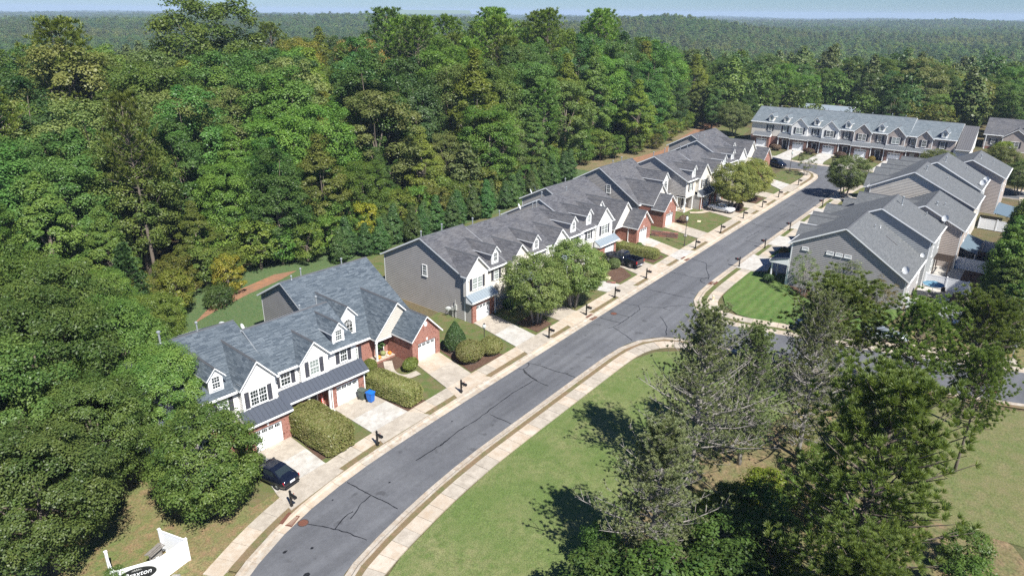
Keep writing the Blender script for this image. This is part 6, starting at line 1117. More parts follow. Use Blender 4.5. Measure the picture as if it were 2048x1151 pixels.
for lx, ly, r, m, lab, nm, sq in ((13.55, 4.95, .24, 'pumpkin', 'orange pumpkin beside the white porch post', 'pumpkin', .8), (15.0, 4.95, .22, 'pumpkin', 'orange pumpkin at the garage side of the porch edge', 'pumpkin', .85), (14.35, 5.25, .30, 'green_gourd', 'big green gourd in the middle of the porch display', 'gourd', .95), (13.95, 4.85, .12, 'gourd', 'little pale gourd between the orange pumpkin and the post', 'gourd', .8), (14.6, 4.8, .13, 'gourd', 'little pale gourd on the porch edge below the green one', 'gourd', .8)): X_, Y_ = r1(lx, ly); pumpkin(X_, Y_, pz, r, m, lab, nm, sq)
X_, Y_ = r1(14.2, 5.55); o = broadleaf('potted_plant', 91, 1.5, .45, zc=.7, zr=.3, ncl=22, per=40, leaf=.16, rc=.4, m='lf_dark', zmin=.3, limbs=5); o.location = (X_, Y_, pz+.25); tag(o, 'leafy dark green plant in a pot behind the pumpkins', 'plant'); b = MB(); b.lathe([(.13, -.25), (.19, .05), (.19, .08), (.15, .08)], sides=12); b.build('pot', M['castiron'], o)
X_, Y_ = r1(3.95, 1.15); t = empty('porch_sign', (X_, Y_, .6+.34), R_(-3.5), 'narrow upright red board leaning by the middle porch column', 'porch sign'); b = MB(); b.slab([(-.11, -.05, 0), (.11, -.05, 0), (.11, .12, 1.45), (-.11, .12, 1.45)], (0, .03, 0)); b.build('board', M['red'], t)
for k in range(7): b = MB(); b.box(-.05, -.062+k*.022, .16+k*.18, .05, -.045+k*.022, .25+k*.18); b.build('white_mark', M['trim'], t)
# meters on the long grey wall
def r2(lx, ly, F=(57.05, 50.5, R_(-1.5))): c, s = math.cos(F[2]), math.sin(F[2]); return F[0]+lx*c-ly*s, F[1]+lx*s+ly*c
X_, Y_ = r2(-.16, 2.7); t = empty('electric_meter', (X_, Y_, gz(X_)), R_(-1.5), 'cluster of grey utility boxes on the long grey end wall', 'utility boxes'); b = MB(); b.box(-.1, -.22, 1.2, .09, .12, 1.9); b.build('meter_box', M['util'], t); b = MB(); b.box(-.1, .3, 1.0, .09, .62, 1.5); b.build('meter_box', M['util'], t); b = MB(); b.tube([(0, -.05, 0), (0, -.05, 1.2)], .035, 6); b.build('conduit', M['util'], t); b = MB(); b.tube([(0, .45, 0), (0, .45, 1.0)], .035, 6); b.build('conduit', M['util'], t); b = MB(); b.tube([(0, .0, 1.9), (0, .0, 2.5)], .03, 6); b.build('conduit', M['util'], t)
for x, y, s in ((79.8, 45.3, 'flat pale utility lid in the bare yard left of the pickup'), (112.6, 46.6, 'flat pale utility lid in the lawn before the open porch')): t = empty('ground_hatch', (x, y, gz(x)+.08), .3, s, 'utility cover'); b = MB(); b.box(-.45, -.3, 0, .45, .3, .07); b.box(-.38, -.23, .07, .38, .23, .085); b.build('lid', M['hydrant'], t)
# brick retaining walls: each course of blocks shows as single units
def brick_wall(pl, h, label, th=.34, bl=.62):
    t = empty('retaining_wall', (pl[0][0], pl[0][1], gz(pl[0][0])), 0, label, 'retaining wall'); P = resample(pl, bl); r = random.Random(4); x0, y0, z0 = t.location
    for i in range(len(P)-1):
        d = P[i+1]-P[i]; L = np.linalg.norm(d); a = math.atan2(d[1], d[0]); rows = max(2, round(h/.2))
        for k in range(rows):
            b = MB(); j = r.uniform(-.012, .012); b.box(.012, -th/2+j, 0, L-.012, th/2+j, h/rows-.012); b.build('block', M['brick_dark' if r.random() < .6 else 'brick'], t, (P[i][0]-x0, P[i][1]-y0, gz(P[i][0])-z0+k*h/rows+.02), (0, 0, a), uv=True)
brick_wall([(100.6, 49.6), (101.4, 46.8), (101.9, 44.9)], .95, 'low brown brick retaining wall beside the far lamp post'); brick_wall([(54.2, 66.6), (57.2, 74.5)], .7, 'brown retaining wall behind the gap between first and second rows'); brick_wall([(78.2, 44.6), (78.7, 43.0)], .3, 'short brick edging in the bare yard left of the pickup')
# white vinyl fences of the yards
def fence(pts, h, label, group='white vinyl fences of the rear yards', panel=2.4, zoff=0.0):
    x0, y0 = pts[0]; t = empty('vinyl_fence', (x0, y0, gz(x0)+zoff), 0, label, 'fence', group)
    for (ax, ay), (bx, by) in zip(pts, pts[1:]):
        L = math.hypot(bx-ax, by-ay); n = max(1, round(L/panel)); a = math.atan2(by-ay, bx-ax)
        for k in range(n):
            w = L/n; px, py = ax+(bx-ax)*k/n, ay+(by-ay)*k/n; b = MB(); b.box(.07, -.018, .12, w-.07, .018, h-.1); b.build('panel', M['vinyl'], t, (px-x0, py-y0, gz(px)-gz(x0)), (0, 0, a)); [MB().box(.065, -.03, z0_, w-.065, .03, z0_+.11).build('rail', M['vinyl'], t, (px-x0, py-y0, gz(px)-gz(x0)), (0, 0, a)) for z0_ in (h-.13, .06)]
            for e in ([0, 1] if (k == n-1 and (bx, by) == pts[-1]) else [0]):
                qx, qy = ax+(bx-ax)*(k+e)/n, ay+(by-ay)*(k+e)/n; q = MB(); q.box(-.065, -.065, 0, .065, .065, h+.05); q.box(-.085, -.085, h+.05, .085, .085, h+.08); q.lathe([(.08, h+.08), (.01, h+.15)], sides=4); q.build('fence_post', M['vinyl'], t, (qx-x0, qy-y0, gz(qx)-gz(x0)), (0, 0, a))
fence([(92.9, 10.4), (92.6, 4.6)], 1.8, 'white fence closing the first yard nearest the camera', panel=2.9); fence([(103.8, 10.2), (103.4, 5.2), (100.6, 4.6)], 1.8, 'white fence between the first and second yards with a return', panel=2.5); fence([(113.9, 9.6), (113.7, 4.2)], 1.8, 'white fence between the second and third yards', panel=2.7); fence([(124.6, 8.0), (124.2, 3.2)], 1.8, 'white fence beyond the third yard', panel=2.4); fence([(138.0, 7.8), (137.6, 2.8)], 1.8, 'white fence behind the far right block, nearer one'); fence([(149.6, 6.2), (149.2, 1.4)], 1.8, 'white fence behind the far right block, farther one')
for x0, x1, m, s in ((93.2, 103.4, 'concrete_grey', 'a'), (104.2, 113.6, 'concrete_grey', 'b'), (114.2, 124, 'concrete_grey', 'c')): sheet('patio', [(x0, 10.6), (x1, 10.6), (x1, 6.6), (x0, 6.6)], .08, m); sheet('mulch_bed', [(x0, 6.6), (x1, 6.6), (x1, 4.4), (x0, 4.4)], .07, 'mulch')
t = empty('patio_umbrella', (99.6, 8.7, gz(99.6)+.12), 0, 'pale blue patio umbrella in the first fenced yard', 'umbrella'); n = 8
for k in range(n):
    b = MB(); f = lambda R, z, J: (R*math.cos(2*math.pi*J/n), R*math.sin(2*math.pi*J/n), z); b.slab([(0, 0, 2.25), f(1.3, 1.8, k), f(1.3, 1.8, k+1)], (0, 0, -.02)); b.build('canopy_panel', M['umbrella'], t)
b = MB(); b.tube([(0, 0, 0), (0, 0, 2.3)], .025, 6); b.build('pole', M['castiron'], t); b = MB(); b.lathe([(.3, 0), (.3, .06), (.05, .1)], sides=12); b.build('base', M['castiron'], t)
t = empty('patio_table', (98.6, 8.4, gz(98.6)+.12), 0, 'grey patio table beside the blue umbrella', 'table'); b = MB(); b.box(-.8, -.5, .70, .8, .5, .74); b.build('tabletop', M['wood'], t)
for sx in (-.7, .7):
    for sy in (-.4, .4): b = MB(); b.box(sx-.03, sy-.03, 0, sx+.03, sy+.03, .70); b.build('leg', M['wood'], t)
def chair(x, y, rz, m, label, group=None):
    t = empty('chair', (x, y, gz(x)+.12), rz, label, 'chair', group); b = MB(); b.box(-.25, -.25, .42, .25, .25, .46); b.build('seat', M[m], t); b = MB(); b.slab([(-.25, .25, .46), (.25, .25, .46), (.25, .34, .95), (-.25, .34, .95)], (0, .03, 0)); b.build('backrest', M[m], t)
    for sx in (-.22, .22):
        for sy in (-.22, .22): b = MB(); b.box(sx-.02, sy-.02, 0, sx+.02, sy+.02, .42); b.build('leg', M[m], t)
chair(96.6, 8.2, 1.57, 'wood_dark', 'dark chair at the near side of the patio table'); chair(101.4, 7.6, -1.2, 'wood_dark', 'dark chair at the far side of the blue umbrella')
t = empty('pergola', (110.3, 9.2, gz(110.3)+.1), 0, 'dark wooden pergola frame in the second fenced yard', 'pergola')
for sx in (-1.4, 1.4):
    for sy in (-.9, .9): b = MB(); b.box(sx-.06, sy-.06, 0, sx+.06, sy+.06, 2.1); b.build('post', M['wood_dark'], t)
for k in range(7): b = MB(); b.box(-1.6+k*.5, -1.1, 2.22, -1.54+k*.5, 1.1, 2.34); b.build('rafter', M['wood_dark'], t)
for sy in (-.9, .9): b = MB(); b.box(-1.7, sy-.04, 2.1, 1.7, sy+.04, 2.22); b.build('beam', M['wood_dark'], t)
t = empty('awning', (119.0, 7.6, gz(119)), 0, 'blue grey awning roof over the third fenced yard', 'awning'); b = MB(); b.slab([(-4.2, -1.8, 2.2), (4.2, -1.8, 2.2), (4.2, .4, 2.9), (-4.2, .4, 2.9)], (0, 0, -.06)); b.build('canopy', M['tarp'], t)
for sx in (-4, 0, 4): b = MB(); b.box(sx-.05, -1.7, 0, sx+.05, -1.6, 2.2); b.build('post', M['trim'], t)
t = empty('awning', (142.5, 5.0, gz(142)), 0, 'flat teal canopy roof behind the far right block', 'awning'); b = MB(); b.slab([(-4.5, -1.8, 2.4), (4.5, -1.8, 2.4), (4.5, 1.2, 2.9), (-4.5, 1.2, 2.9)], (0, 0, -.06)); b.build('canopy', M['tarp'], t)
for sx in (-4.2, 4.2): b = MB(); b.box(sx-.05, -1.7, 0, sx+.05, -1.6, 2.4); b.build('post', M['trim'], t)
sheet('patio', [(152, 3), (166, 4), (166, -4), (152, -4)], .06, 'concrete')
# white entrance sign: a screen wall of three faces with an oval black plate
sx_, sy_ = 12.9, 41.9; A_, B_, C_, D_, E_ = Vector((12.25, 43.95, 0)), Vector((11.75, 41.75, 0)), Vector((14.15, 40.62, 0)), Vector((16.2, 40.95, 0)), Vector((15.55, 43.3, 0))
t = empty('entrance_sign', (sx_, sy_, gz(sx_)+.05), 0, 'white folded screen wall carrying the black oval neighbourhood name plate', 'entrance sign'); hS = 1.85
def swall(a, e, k):
    d = e-a; L = d.length; an = math.atan2(d.y, d.x); lx, ly = a.x-sx_, a.y-sy_; b = MB(); b.box(.08, -.02, .05, L-.08, .02, hS-.05); b.build('panel', M['vinyl'], t, (lx, ly, 0), (0, 0, an)); [MB().box(.07, -.035, z0_, L-.07, .035, z0_+.11).build('rail', M['vinyl'], t, (lx, ly, 0), (0, 0, an)) for z0_ in (hS-.11, 0)]
for k, (a, e) in enumerate(((A_, B_), (B_, C_), (C_, D_), (D_, E_))): swall(a, e, k)
for q in (A_, B_, C_, D_, E_): b = MB(); b.box(-.08, -.08, -.1, .08, .08, hS+.04); b.box(-.1, -.1, hS+.04, .1, .1, hS+.08); b.build('sign_post', M['vinyl'], t, (q.x-sx_, q.y-sy_, 0))
d = C_-B_; an = math.atan2(d.y, d.x); mid = (B_+C_)/2; b = MB(); n = 36; pts_ = [(1.12*math.cos(2*math.pi*k/n), -.06, .52*math.sin(2*math.pi*k/n)) for k in range(n)]; b.slab(pts_, (0, .035, 0)); pl = b.build('name_plate', M['sign_black'], t, (mid.x-sx_, mid.y-sy_, hS-.72), (0, 0, an))
b = MB(); b.slab([(p[0]*1.05, -.045, p[2]*1.08) for p in pts_], (0, .02, 0)); b.build('plate_edge', M['util'], pl)
fc = bpy.data.curves.new('lettering', 'FONT'); fc.body = 'Braxton'; fc.size = .50; fc.shear = .35; fc.extrude = .008; fc.align_x = 'CENTER'; fc.materials.append(M['trim']); fo = bpy.data.objects.new('lettering', fc); COL.objects.link(fo); fo.parent = pl; fo.location = (0, -.07, -.10); fo.rotation_euler = (R_(90), 0, 0)
dg = bpy.context.evaluated_depsgraph_get(); dg.update(); lm = bpy.data.meshes.new_from_object(fo.evaluated_get(dg)); bpy.data.objects.remove(fo); put('lettering', lm, pl, (0, -.07, -.10), (R_(90), 0, 0))
b = MB()
for k in range(7): an2 = math.pi*(.1+.8*k/6); b.slab([(.0, -.066, .30), (.30*math.cos(an2-.08), -.066, .30+.13*math.sin(an2-.08)), (.34*math.cos(an2), -.066, .30+.16*math.sin(an2)), (.30*math.cos(an2+.08), -.066, .30+.13*math.sin(an2+.08))][::-1], (0, .004, 0))
b.build('leaf_emblem', M['util'], pl)
t = empty('notice_board', (14.6, 42.15, gz(14.6)+.05), R_(200), 'small roofed wooden notice frame inside the white screen wall', 'notice board'); b = MB(); b.box(-.5, -.05, .35, -.42, .05, 1.35); b.box(.42, -.05, .35, .5, .05, 1.35); b.box(-.42, -.05, 1.27, .42, .05, 1.35); b.box(-.42, -.05, .35, .42, .05, .43); b.build('frame', M['wood'], t); b = MB(); b.box(-.42, -.02, .43, .42, .03, 1.27); b.build('panel', M['stone'], t)
for k in range(5): b = MB(); b.slab([(-.62, -.3+k*.12, 1.36+.05*(2-abs(k-2))), (.62, -.3+k*.12, 1.36+.05*(2-abs(k-2))), (.62, -.18+k*.12, 1.36+.05*(2-abs(k-2))+.01), (-.62, -.18+k*.12, 1.36+.05*(2-abs(k-2))+.01)], (0, 0, -.035)); b.build('roof_board', M['wood'], t)
for q in (-.46, .46): b = MB(); b.box(q-.04, -.04, -.05, q+.04, .04, .35); b.build('leg', M['wood'], t)
def rock(x, y, r, label, m='stone'):
    b = MB(); rr = random.Random(int(x*10)); n, k = 10, 6; V = [[(r*math.sin(math.pi*i/k)*math.cos(2*math.pi*j/n)*rr.uniform(.8, 1.15), r*.8*math.sin(math.pi*i/k)*math.sin(2*math.pi*j/n)*rr.uniform(.8, 1.15), r*.55-r*.65*math.cos(math.pi*i/k)*rr.uniform(.85, 1.1)) for j in range(n)] for i in range(k+1)]
    for i in range(k):
        for j in range(n): b.poly((V[i][j], V[i][(j+1) % n], V[i+1][(j+1) % n], V[i+1][j]))
    tag(b.build('boulder', M[m], None, (x, y, gz(x))), label, 'boulder')
rock(14.6, 39.9, .42, 'grey rock at the foot of the white sign wall'); rock(127, 84.5, 1.1, 'pale boulder at the edge of the wood behind the third row', 'concrete'); rock(103.5, 44.9, .35, 'small grey rock at the end of the retaining wall')
t = empty('utility_pole', (6.6, 49.3, gz(6.6)), 0, 'weathered grey utility pole cut off by the lower left corner', 'utility pole'); b = MB(); b.tube([(0, 0, -.3), (0, 0, 6.2)], [.16, .13], 10); b.build('pole', M['wood'], t, smooth=True); b = MB(); b.box(-.9, -.05, 5.6, .9, .05, 5.72); b.build('crossarm', M['wood'], t); b = MB(); b.lathe([(.16, 4.7), (.18, 4.8), (.18, 5.3), (.1, 5.4)], (.32, 0, 0), 10); b.build('transformer', M['galv'], t)
t = empty('street_sign', (84.5, -1.2, gz(84.5)), .5, 'thin sign post standing by the side street at the right edge', 'street sign'); b = MB(); b.tube([(0, 0, 0), (0, 0, 2.4)], .03, 6); b.build('post', M['galv'], t); b = MB(); b.box(-.3, -.012, 2.1, .3, .012, 2.35); b.build('sign_plate', M['util'], t)
# ------------------------------------------------------------------ the person on the open corner porch
def person(x, y, z, head, label):
    t = empty('person', (x, y, z), head, label, 'person'); me = bpy.data.meshes.new('body')
    J = {'pelvis': (0, 0, .95), 'belly': (0, .0, 1.10), 'chest': (0, -.02, 1.30), 'neck': (0, -.03, 1.48), 'nk2': (0, -.045, 1.56), 'shL': (.19, -.01, 1.42), 'elL': (.27, -.06, 1.14), 'wrL': (.16, -.25, 1.06), 'haL': (.10, -.30, 1.07), 'shR': (-.19, -.01, 1.42), 'elR': (-.27, -.06, 1.14), 'wrR': (-.14, -.25, 1.08), 'haR': (-.07, -.30, 1.09), 'hpL': (.10, 0, .91), 'knL': (.11, -.04, .50), 'anL': (.12, .03, .09), 'toL': (.13, -.13, .04), 'hpR': (-.10, 0, .91), 'knR': (-.12, -.01, .50), 'anR': (-.13, .05, .09), 'toR': (-.14, -.11, .04)}
    RD = {'pelvis': .155, 'belly': .145, 'chest': .165, 'neck': .075, 'nk2': .06, 'sh': .078, 'el': .052, 'wr': .033, 'ha': .036, 'hp': .098, 'kn': .068, 'an': .048, 'to': .038}
    E_ = [('pelvis', 'belly'), ('belly', 'chest'), ('chest', 'neck'), ('neck', 'nk2')]+[(a+s, b_+s) for s in 'LR' for a, b_ in (('sh', 'el'), ('el', 'wr'), ('wr', 'ha'), ('hp', 'kn'), ('kn', 'an'), ('an', 'to'))]+[('chest', 'shL'), ('chest', 'shR'), ('pelvis', 'hpL'), ('pelvis', 'hpR')]
    ks = list(J); V = [J[k] for k in ks]; R = [RD.get(k) or RD[k[:2]] for k in ks]; Ed = [(ks.index(a), ks.index(b_)) for a, b_ in E_]
    for s, sg in (('L', 1), ('R', -1)):                     # five fingers from each palm
        h0 = Vector(J['ha'+s]); dr = Vector((-.5*sg, -.85, .05)).normalized(); sd = Vector((0, 0, 1)); hi = ks.index('ha'+s)
        for k, (o, l) in enumerate(((-.03, .062), (-.01, .075), (.01, .08), (.03, .07))): a = h0+sd*o+dr*.035; b_ = a+dr*l*.55; c = b_+(dr*.6+Vector((0, .5, -.2)))*l*.5; i = len(V); V += [tuple(a), tuple(b_), tuple(c)]; R += [.0105, .0095, .008]; Ed += [(hi, i), (i, i+1), (i+1, i+2)]
        a = h0+Vector((0, .0, .03))+dr*.0; b_ = a+Vector((-.02*sg, -.03, .03)); i = len(V); V += [tuple(a+Vector((0, 0, .008))), tuple(b_)]; R += [.012, .0095]; Ed += [(hi, i), (i, i+1)]
    me.from_pydata(V, Ed, []); me.materials.append(M['shirt']); me.materials.append(M['jeans']); me.materials.append(M['skin']); o = put('body', me, t); sk = o.modifiers.new('skin', 'SKIN'); sk.use_smooth_shade = True
    if not me.skin_vertices: me.skin_vertices.new() if hasattr(me.skin_vertices, 'new') else None
    for i, r in enumerate(R): q = me.skin_vertices[0].data[i]; q.radius = (r, r); q.use_root = (i == 0)
    o.modifiers.new('sub', 'SUBSURF').levels = 1; o.modifiers['sub'].render_levels = 1
    dg = bpy.context.evaluated_depsgraph_get(); dg.update(); ev = bpy.data.meshes.new_from_object(o.evaluated_get(dg)); o.modifiers.clear(); o.data = ev
    for p in ev.polygons: c = p.center; p.material_index = 1 if c.z < .98 and abs(c.x) < .24 and c.y > -.18 else (2 if (c.z > 1.50 or c.y < -.20) else 0)
    hd = MB(); n, k = 16, 12
    def hp(i, j):
        ph = math.pi*i/k; th = 2*math.pi*j/n; xx, yy, zz = .078*math.sin(ph)*math.cos(th), .098*math.sin(ph)*math.sin(th), .122*math.cos(ph)
        if zz < 0: xx *= 1-.25*(-zz/.122); yy *= 1-.12*(-zz/.122)
        return xx, yy, zz
    for i in range(k):
        for j in range(n): hd.poly((hp(i, j), hp(i+1, j), hp(i+1, j+1), hp(i, j+1)))
    ho = hd.build('head', M['skin'], t, (0, -.055, 1.66), (R_(14), 0, 0), smooth=True)
    ns = MB(); ns.poly(((-.014, -.094, -.03), (.014, -.094, -.03), (0, -.122, -.028))); ns.poly(((-.012, -.096, .015), (-.014, -.094, -.03), (0, -.122, -.028))); ns.poly(((.014, -.094, -.03), (.012, -.096, .015), (0, -.122, -.028))); ns.poly(((.012, -.096, .015), (-.012, -.096, .015), (0, -.122, -.028))); ns.build('nose', M['skin'], ho)
    for s in (-1, 1): e = MB(); e.lathe([(.004, -.008), (.011, 0), (.004, .008)], (s*.03, -.090, .008), 6); e.build('eye', M['black'], ho); e = MB(); e.slab([(s*.078, -.01, -.03), (s*.082, .02, -.02), (s*.082, .022, .02), (s*.078, -.008, .025)], (s*.008, 0, 0)); e.build('ear', M['skin'], ho)
    mo = MB(); mo.box(-.025, -.094, -.066, .025, -.085, -.058); mo.build('mouth', M['red'], ho)
    cp = MB(); cp.lathe([(.088, .035), (.086, .08), (.06, .12), (.01, .135)], sides=14); cp.slab([(-.07, -.07, .042), (.07, -.07, .042), (.05, -.175, .030), (-.05, -.175, .030)][::-1], (0, 0, .012)); cp.build('cap', M['cap_white'], ho, smooth=True)
    hr = MB(); hr.lathe([(.080, -.03), (.086, .0), (.086, .036)], (0, .012, 0), 14); hr.build('hair', M['hair'], ho, smooth=True)
    for s in (-1, 1): sh = MB(); sh.box(s*.13-.045, -.17, 0, s*.13+.045, .09, .085); sh.build('shoe', M['trim'], t)
    return t
X_, Y_ = r2(14.1, 2.3, (103.5, 49.9, R_(-1.5))); person(X_, Y_, 2.07+.41, R_(62), 'person in white cap, pale shirt and jeans standing on the open corner porch'); X_, Y_ = r2(13.2, 2.1, (103.5, 49.9, R_(-1.5))); chair(X_, Y_, .5, 'tan_chair', 'white chair on the porch beside the standing person')
for o_ in COL.objects:
    if o_.get('label') == 'white chair on the porch beside the standing person': o_.location.z = 2.07+.41
# ------------------------------------------------------------------ the wood: about 230 trees one by one, the rest as mass
def poisson(poly, step, rs, tries=9000):
    xs = [p[0] for p in poly]; ys = [p[1] for p in poly]; out = []; cell = {}
    def inside(x, y):
        c = False
        for (x1, y1), (x2, y2) in zip(poly, poly[1:]+poly[:1]):
            if (y1 > y) != (y2 > y) and x < (x2-x1)*(y-y1)/(y2-y1)+x1: c = not c
        return c
    for _ in range(tries):
        x, y = rs.uniform(min(xs), max(xs)), rs.uniform(min(ys), max(ys))
        if not inside(x, y): continue
        k = (int(x//step), int(y//step)); ok = True
        for i in (-1, 0, 1):
            for j in (-1, 0, 1):
                for q in cell.get((k[0]+i, k[1]+j), ()):
                    if (q[0]-x)**2+(q[1]-y)**2 < step*step: ok = False
        if ok: cell.setdefault(k, []).append((x, y)); out.append((x, y))
    return out
rsf = np.random.RandomState(5)
WOOD = [(0, 74), (18, 77), (26, 84), (34, 86), (42, 88), (50, 89), (58, 86), (97, 85), (130, 89), (165, 84), (192, 90), (226, 95), (240, 96), (215, 170), (150, 190), (60, 180), (0, 150)]
pts = poisson(WOOD, 6.5, rsf); pts.sort(key=lambda p: math.hypot(*p)); pts = pts[:300]
GREENS = [(1, 1.05, 1), (.92, 1.06, .9), (1.12, 1.1, .9), (.85, 1.0, .95), (1.25, 1.2, 1.0), (1.0, 1.15, .8), (1.1, 1.25, .85)]
KINDS = {'oak': ('mid green spreading broadleaf tree in the wood behind the rows', 'broadleaf trees of the wood'), 'maple': ('dark green broadleaf tree in the wood behind the rows', 'dark broadleaf trees of the wood'), 'poplar': ('tall narrow pointed broadleaf tree in the wood behind the rows', 'pointed broadleaf trees of the wood'), 'hickory': ('olive green ragged broadleaf tree in the wood behind the rows', 'olive broadleaf trees of the wood'), 'gum': ('yellowish green tree in the wood behind the rows', 'yellowish trees of the wood'), 'loblolly': ('tall pine with tufted crown in the wood behind the rows', 'pines of the wood')}
for k_ in (): pass
for (x, y) in pts:
    pf = 0.05+0.62*float(smooth(105, 140, x))*float(smooth(96, 112, y))*(1-float(smooth(135, 165, y))) - 0.5*float(smooth(200, 225, x)); r = rsf.rand(); edge = y < (92 if x > 56 else 90) or x > 200
    if r < pf: k = 'loblolly' if rsf.rand() < .6 else 'loblolly2'; h = rsf.uniform(20, 25.5)
    else: k = ['oak', 'maple', 'poplar', 'hickory', 'gum'][rsf.choice(5, p=[.27, .27, .2, .16, .10])]; h = rsf.uniform(14.5, 21.5)
    h *= 1+0.26*float(smooth(95, 150, math.hypot(x, y)))
    if edge: h *= 0.72
    if x < 40 and k[0] != 'l': h *= 1.0
    c = GREENS[rsf.randint(len(GREENS))]; lab, grp = KINDS['loblolly' if k == 'loblolly2' else k]
    T(k, x, y, h, lab, 'pine' if k[0:3] == 'lob' else 'tree', grp, col=c, wid=rsf.uniform(1.0, 1.25) if not edge else 1.25)
U2 = 'low edge growth of the wood'
for (x, y) in poisson([(26, 79), (34, 84), (42, 86), (52, 87), (58, 84), (97, 82.5), (130, 88), (165, 82), (192, 88), (226, 93), (226, 98), (165, 90), (130, 93), (97, 90), (50, 93), (26, 88)], 3.0, rsf, 4000)[:150]:
    T('sapling', x, y, rsf.uniform(3.5, 7.5), 'leafy sapling at the edge of the wood behind the back lawns', 'sapling', U2, col=(rsf.uniform(.9, 1.5), rsf.uniform(.95, 1.25), .85), wid=1.2)
# trees of the wood that can be told apart
T('oak', 118, 140, 27, 'brown leaved tree standing up from the wood, its top thin and dying', col=(2.7, 1.35, 1.7), wid=1.0)
T('poplar', 125, 165, 29, 'bright yellow green pointed tree at the skyline of the wood', col=(1.6, 1.35, .8)); T('oak', 116, 162, 27, 'russet brown crown beside the yellow green skyline tree', col=(1.8, 1.05, .7))
T('oak', 84, 150, 37, 'tallest broadleaf crown, breaking the skyline at the left', col=(1.1, 1.08, .85), wid=1.25); T('hickory', 52, 140, 29, 'golden olive crowned tree left of the tallest crown', col=(1.3, 1.15, .85), wid=1.2)
T('gum', 107, 93, 12, 'golden yellow tree in the wood edge above the long screen of shrubs', col=(1.8, 1.2, .8)); T('sapling', 70, 84.5, 6.5, 'bright yellow sapling at the left end of the evergreen screen', col=(2.8, 1.9, .7))
T('snag', 30, 196, 19, 'bare pale dead tree standing far off at the left edge')
T('maple', 140, 96, 15, 'dark bronze rounded tree behind the end of the third row', col=(1.25, .95, .8), wid=1.3)
# woods right of and behind the closing row
R2 = [(200, 84), (212, 62), (215, 30), (214, 2), (232, 0), (236, -20), (190, -40), (210, -75), (330, -60), (330, 110), (232, 110)]
p2 = poisson(R2, 8.5, rsf, 2500); p2 = [p for p in p2 if not (210 < p[0] < 236 and (-4 < p[1] < 22 or 46 < p[1] < 72))]; p2.sort(key=lambda p: math.hypot(*p)); p2 = p2[:70]
for (x, y) in p2:
    k = ['oak', 'maple', 'hickory', 'loblolly'][rsf.choice(4, p=[.3, .4, .2, .1])]; near = math.hypot(x, y) < 250
    T(k, x, y, rsf.uniform(10, 15) if near else rsf.uniform(14, 19), {'oak': 'mid green tree in the woods beyond the closing row', 'maple': 'dark green tree in the woods beyond the closing row', 'hickory': 'olive tree in the woods beyond the closing row', 'loblolly': 'pine in the woods beyond the closing row'}[k], 'pine' if k == 'loblolly' else 'tree', {'oak': 'mid green trees beyond the closing row', 'maple': 'dark trees beyond the closing row', 'hickory': 'olive trees beyond the closing row', 'loblolly': 'pines beyond the closing row'}[k], col=GREENS[rsf.randint(7)], wid=1.15)
T('hickory', 238, 36, 20, 'large pale crowned tree above the right end of the closing row', col=(1.35, 1.25, 1.2), wid=1.35); T('sapling', 213, 33, 7, 'small orange tipped tree behind the right end of the closing row', col=(2.4, 1.1, .6)); T('cedar', 226, 4, 17, 'drooping spruce like evergreen at the right edge', 'cedar', wid=1.3)
# ---- far woods as one mass: instanced low detail trees
def far_proto(seed, H, R, m, col, top=None):
    rs = np.random.RandomState(seed); n = 70; D = fib(n, rs); P = D*np.array([R, R, H*.4])*rs.uniform(.75, 1.05, (n, 1)); P[:, 2] += H*.55
    if top: P[:, :2] *= np.clip((H*1.02-P[:, 2])/(H*(1-top)), .15, 1)[:, None]
    C, N, S, Tn = clumps_to_leaves(rs, P, R*.3*rs.uniform(.7, 1.3, n), D, 26, .85); me = leaf_mesh('far_crown', C, N, S, Tn, M[m]); o = bpy.data.objects.new('far_tree', me); o.color = (*col, 1); return o
far_col = bpy.data.collections.new('far_tree_kinds')
for a in ((71, 22, 4.4, 'lf_pine', (.62, .72, .7), .55), (72, 19, 5.2, 'lf_dark', (1, 1, 1)), (73, 18, 5.2, 'lf_mid', (1, 1, 1)), (74, 17, 4.8, 'lf_mid', (1.25, 1.2, .95)), (75, 20, 4.4, 'lf_olive', (1.05, 1.1, .9), .5), (76, 16, 5.2, 'lf_yel', (1, 1, .9))): o_ = far_proto(*a); o_.name = 'far_tree_%d' % a[0]; far_col.objects.link(o_)
rs9 = np.random.RandomState(9); PX = []
for r0, r1, sp in ((60, 620, 7.4), (620, 1400, 9.5), (1400, 3000, 14), (3000, 7400, 27)):
    n = int(math.radians(106)*(r1*r1-r0*r0)/2/(sp*sp)); r = np.sqrt(rs9.uniform(r0*r0, r1*r1, n)); a = np.radians(38)+rs9.uniform(-math.radians(53), math.radians(53), n)
    PX.append(np.stack([r*np.cos(a), r*np.sin(a), np.full(n, 1.05 if sp < 8 else (1.2 if sp < 12 else (1.35 if sp < 20 else 2.3)))], 1))
PX = np.concatenate(PX); x, y = PX[:, 0], PX[:, 1]
out = lambda poly: np.array([False])
def in_poly(x, y, poly):
    c = np.zeros(len(x), bool)
    for (x1, y1), (x2, y2) in zip(poly, poly[1:]+poly[:1]): c ^= ((y1 > y) != (y2 > y)) & (x < (x2-x1)*(y-y1)/((y2-y1) or 1e-9)+x1)
    return c
CLEAR = [(-60, -60), (120, -60), (196, -40), (214, 2), (215, 30), (212, 62), (200, 84), (236, 96)]+[(p[0], p[1]) for p in (pts[::-1][:0])]+[(226, 95), (192, 90), (165, 84), (130, 89), (97, 85), (58, 86), (50, 89), (42, 88), (34, 86), (26, 84), (18, 77), (0, 74), (-60, 60)]
keep = ~in_poly(x, y, CLEAR)
ind = np.array(pts+p2); 
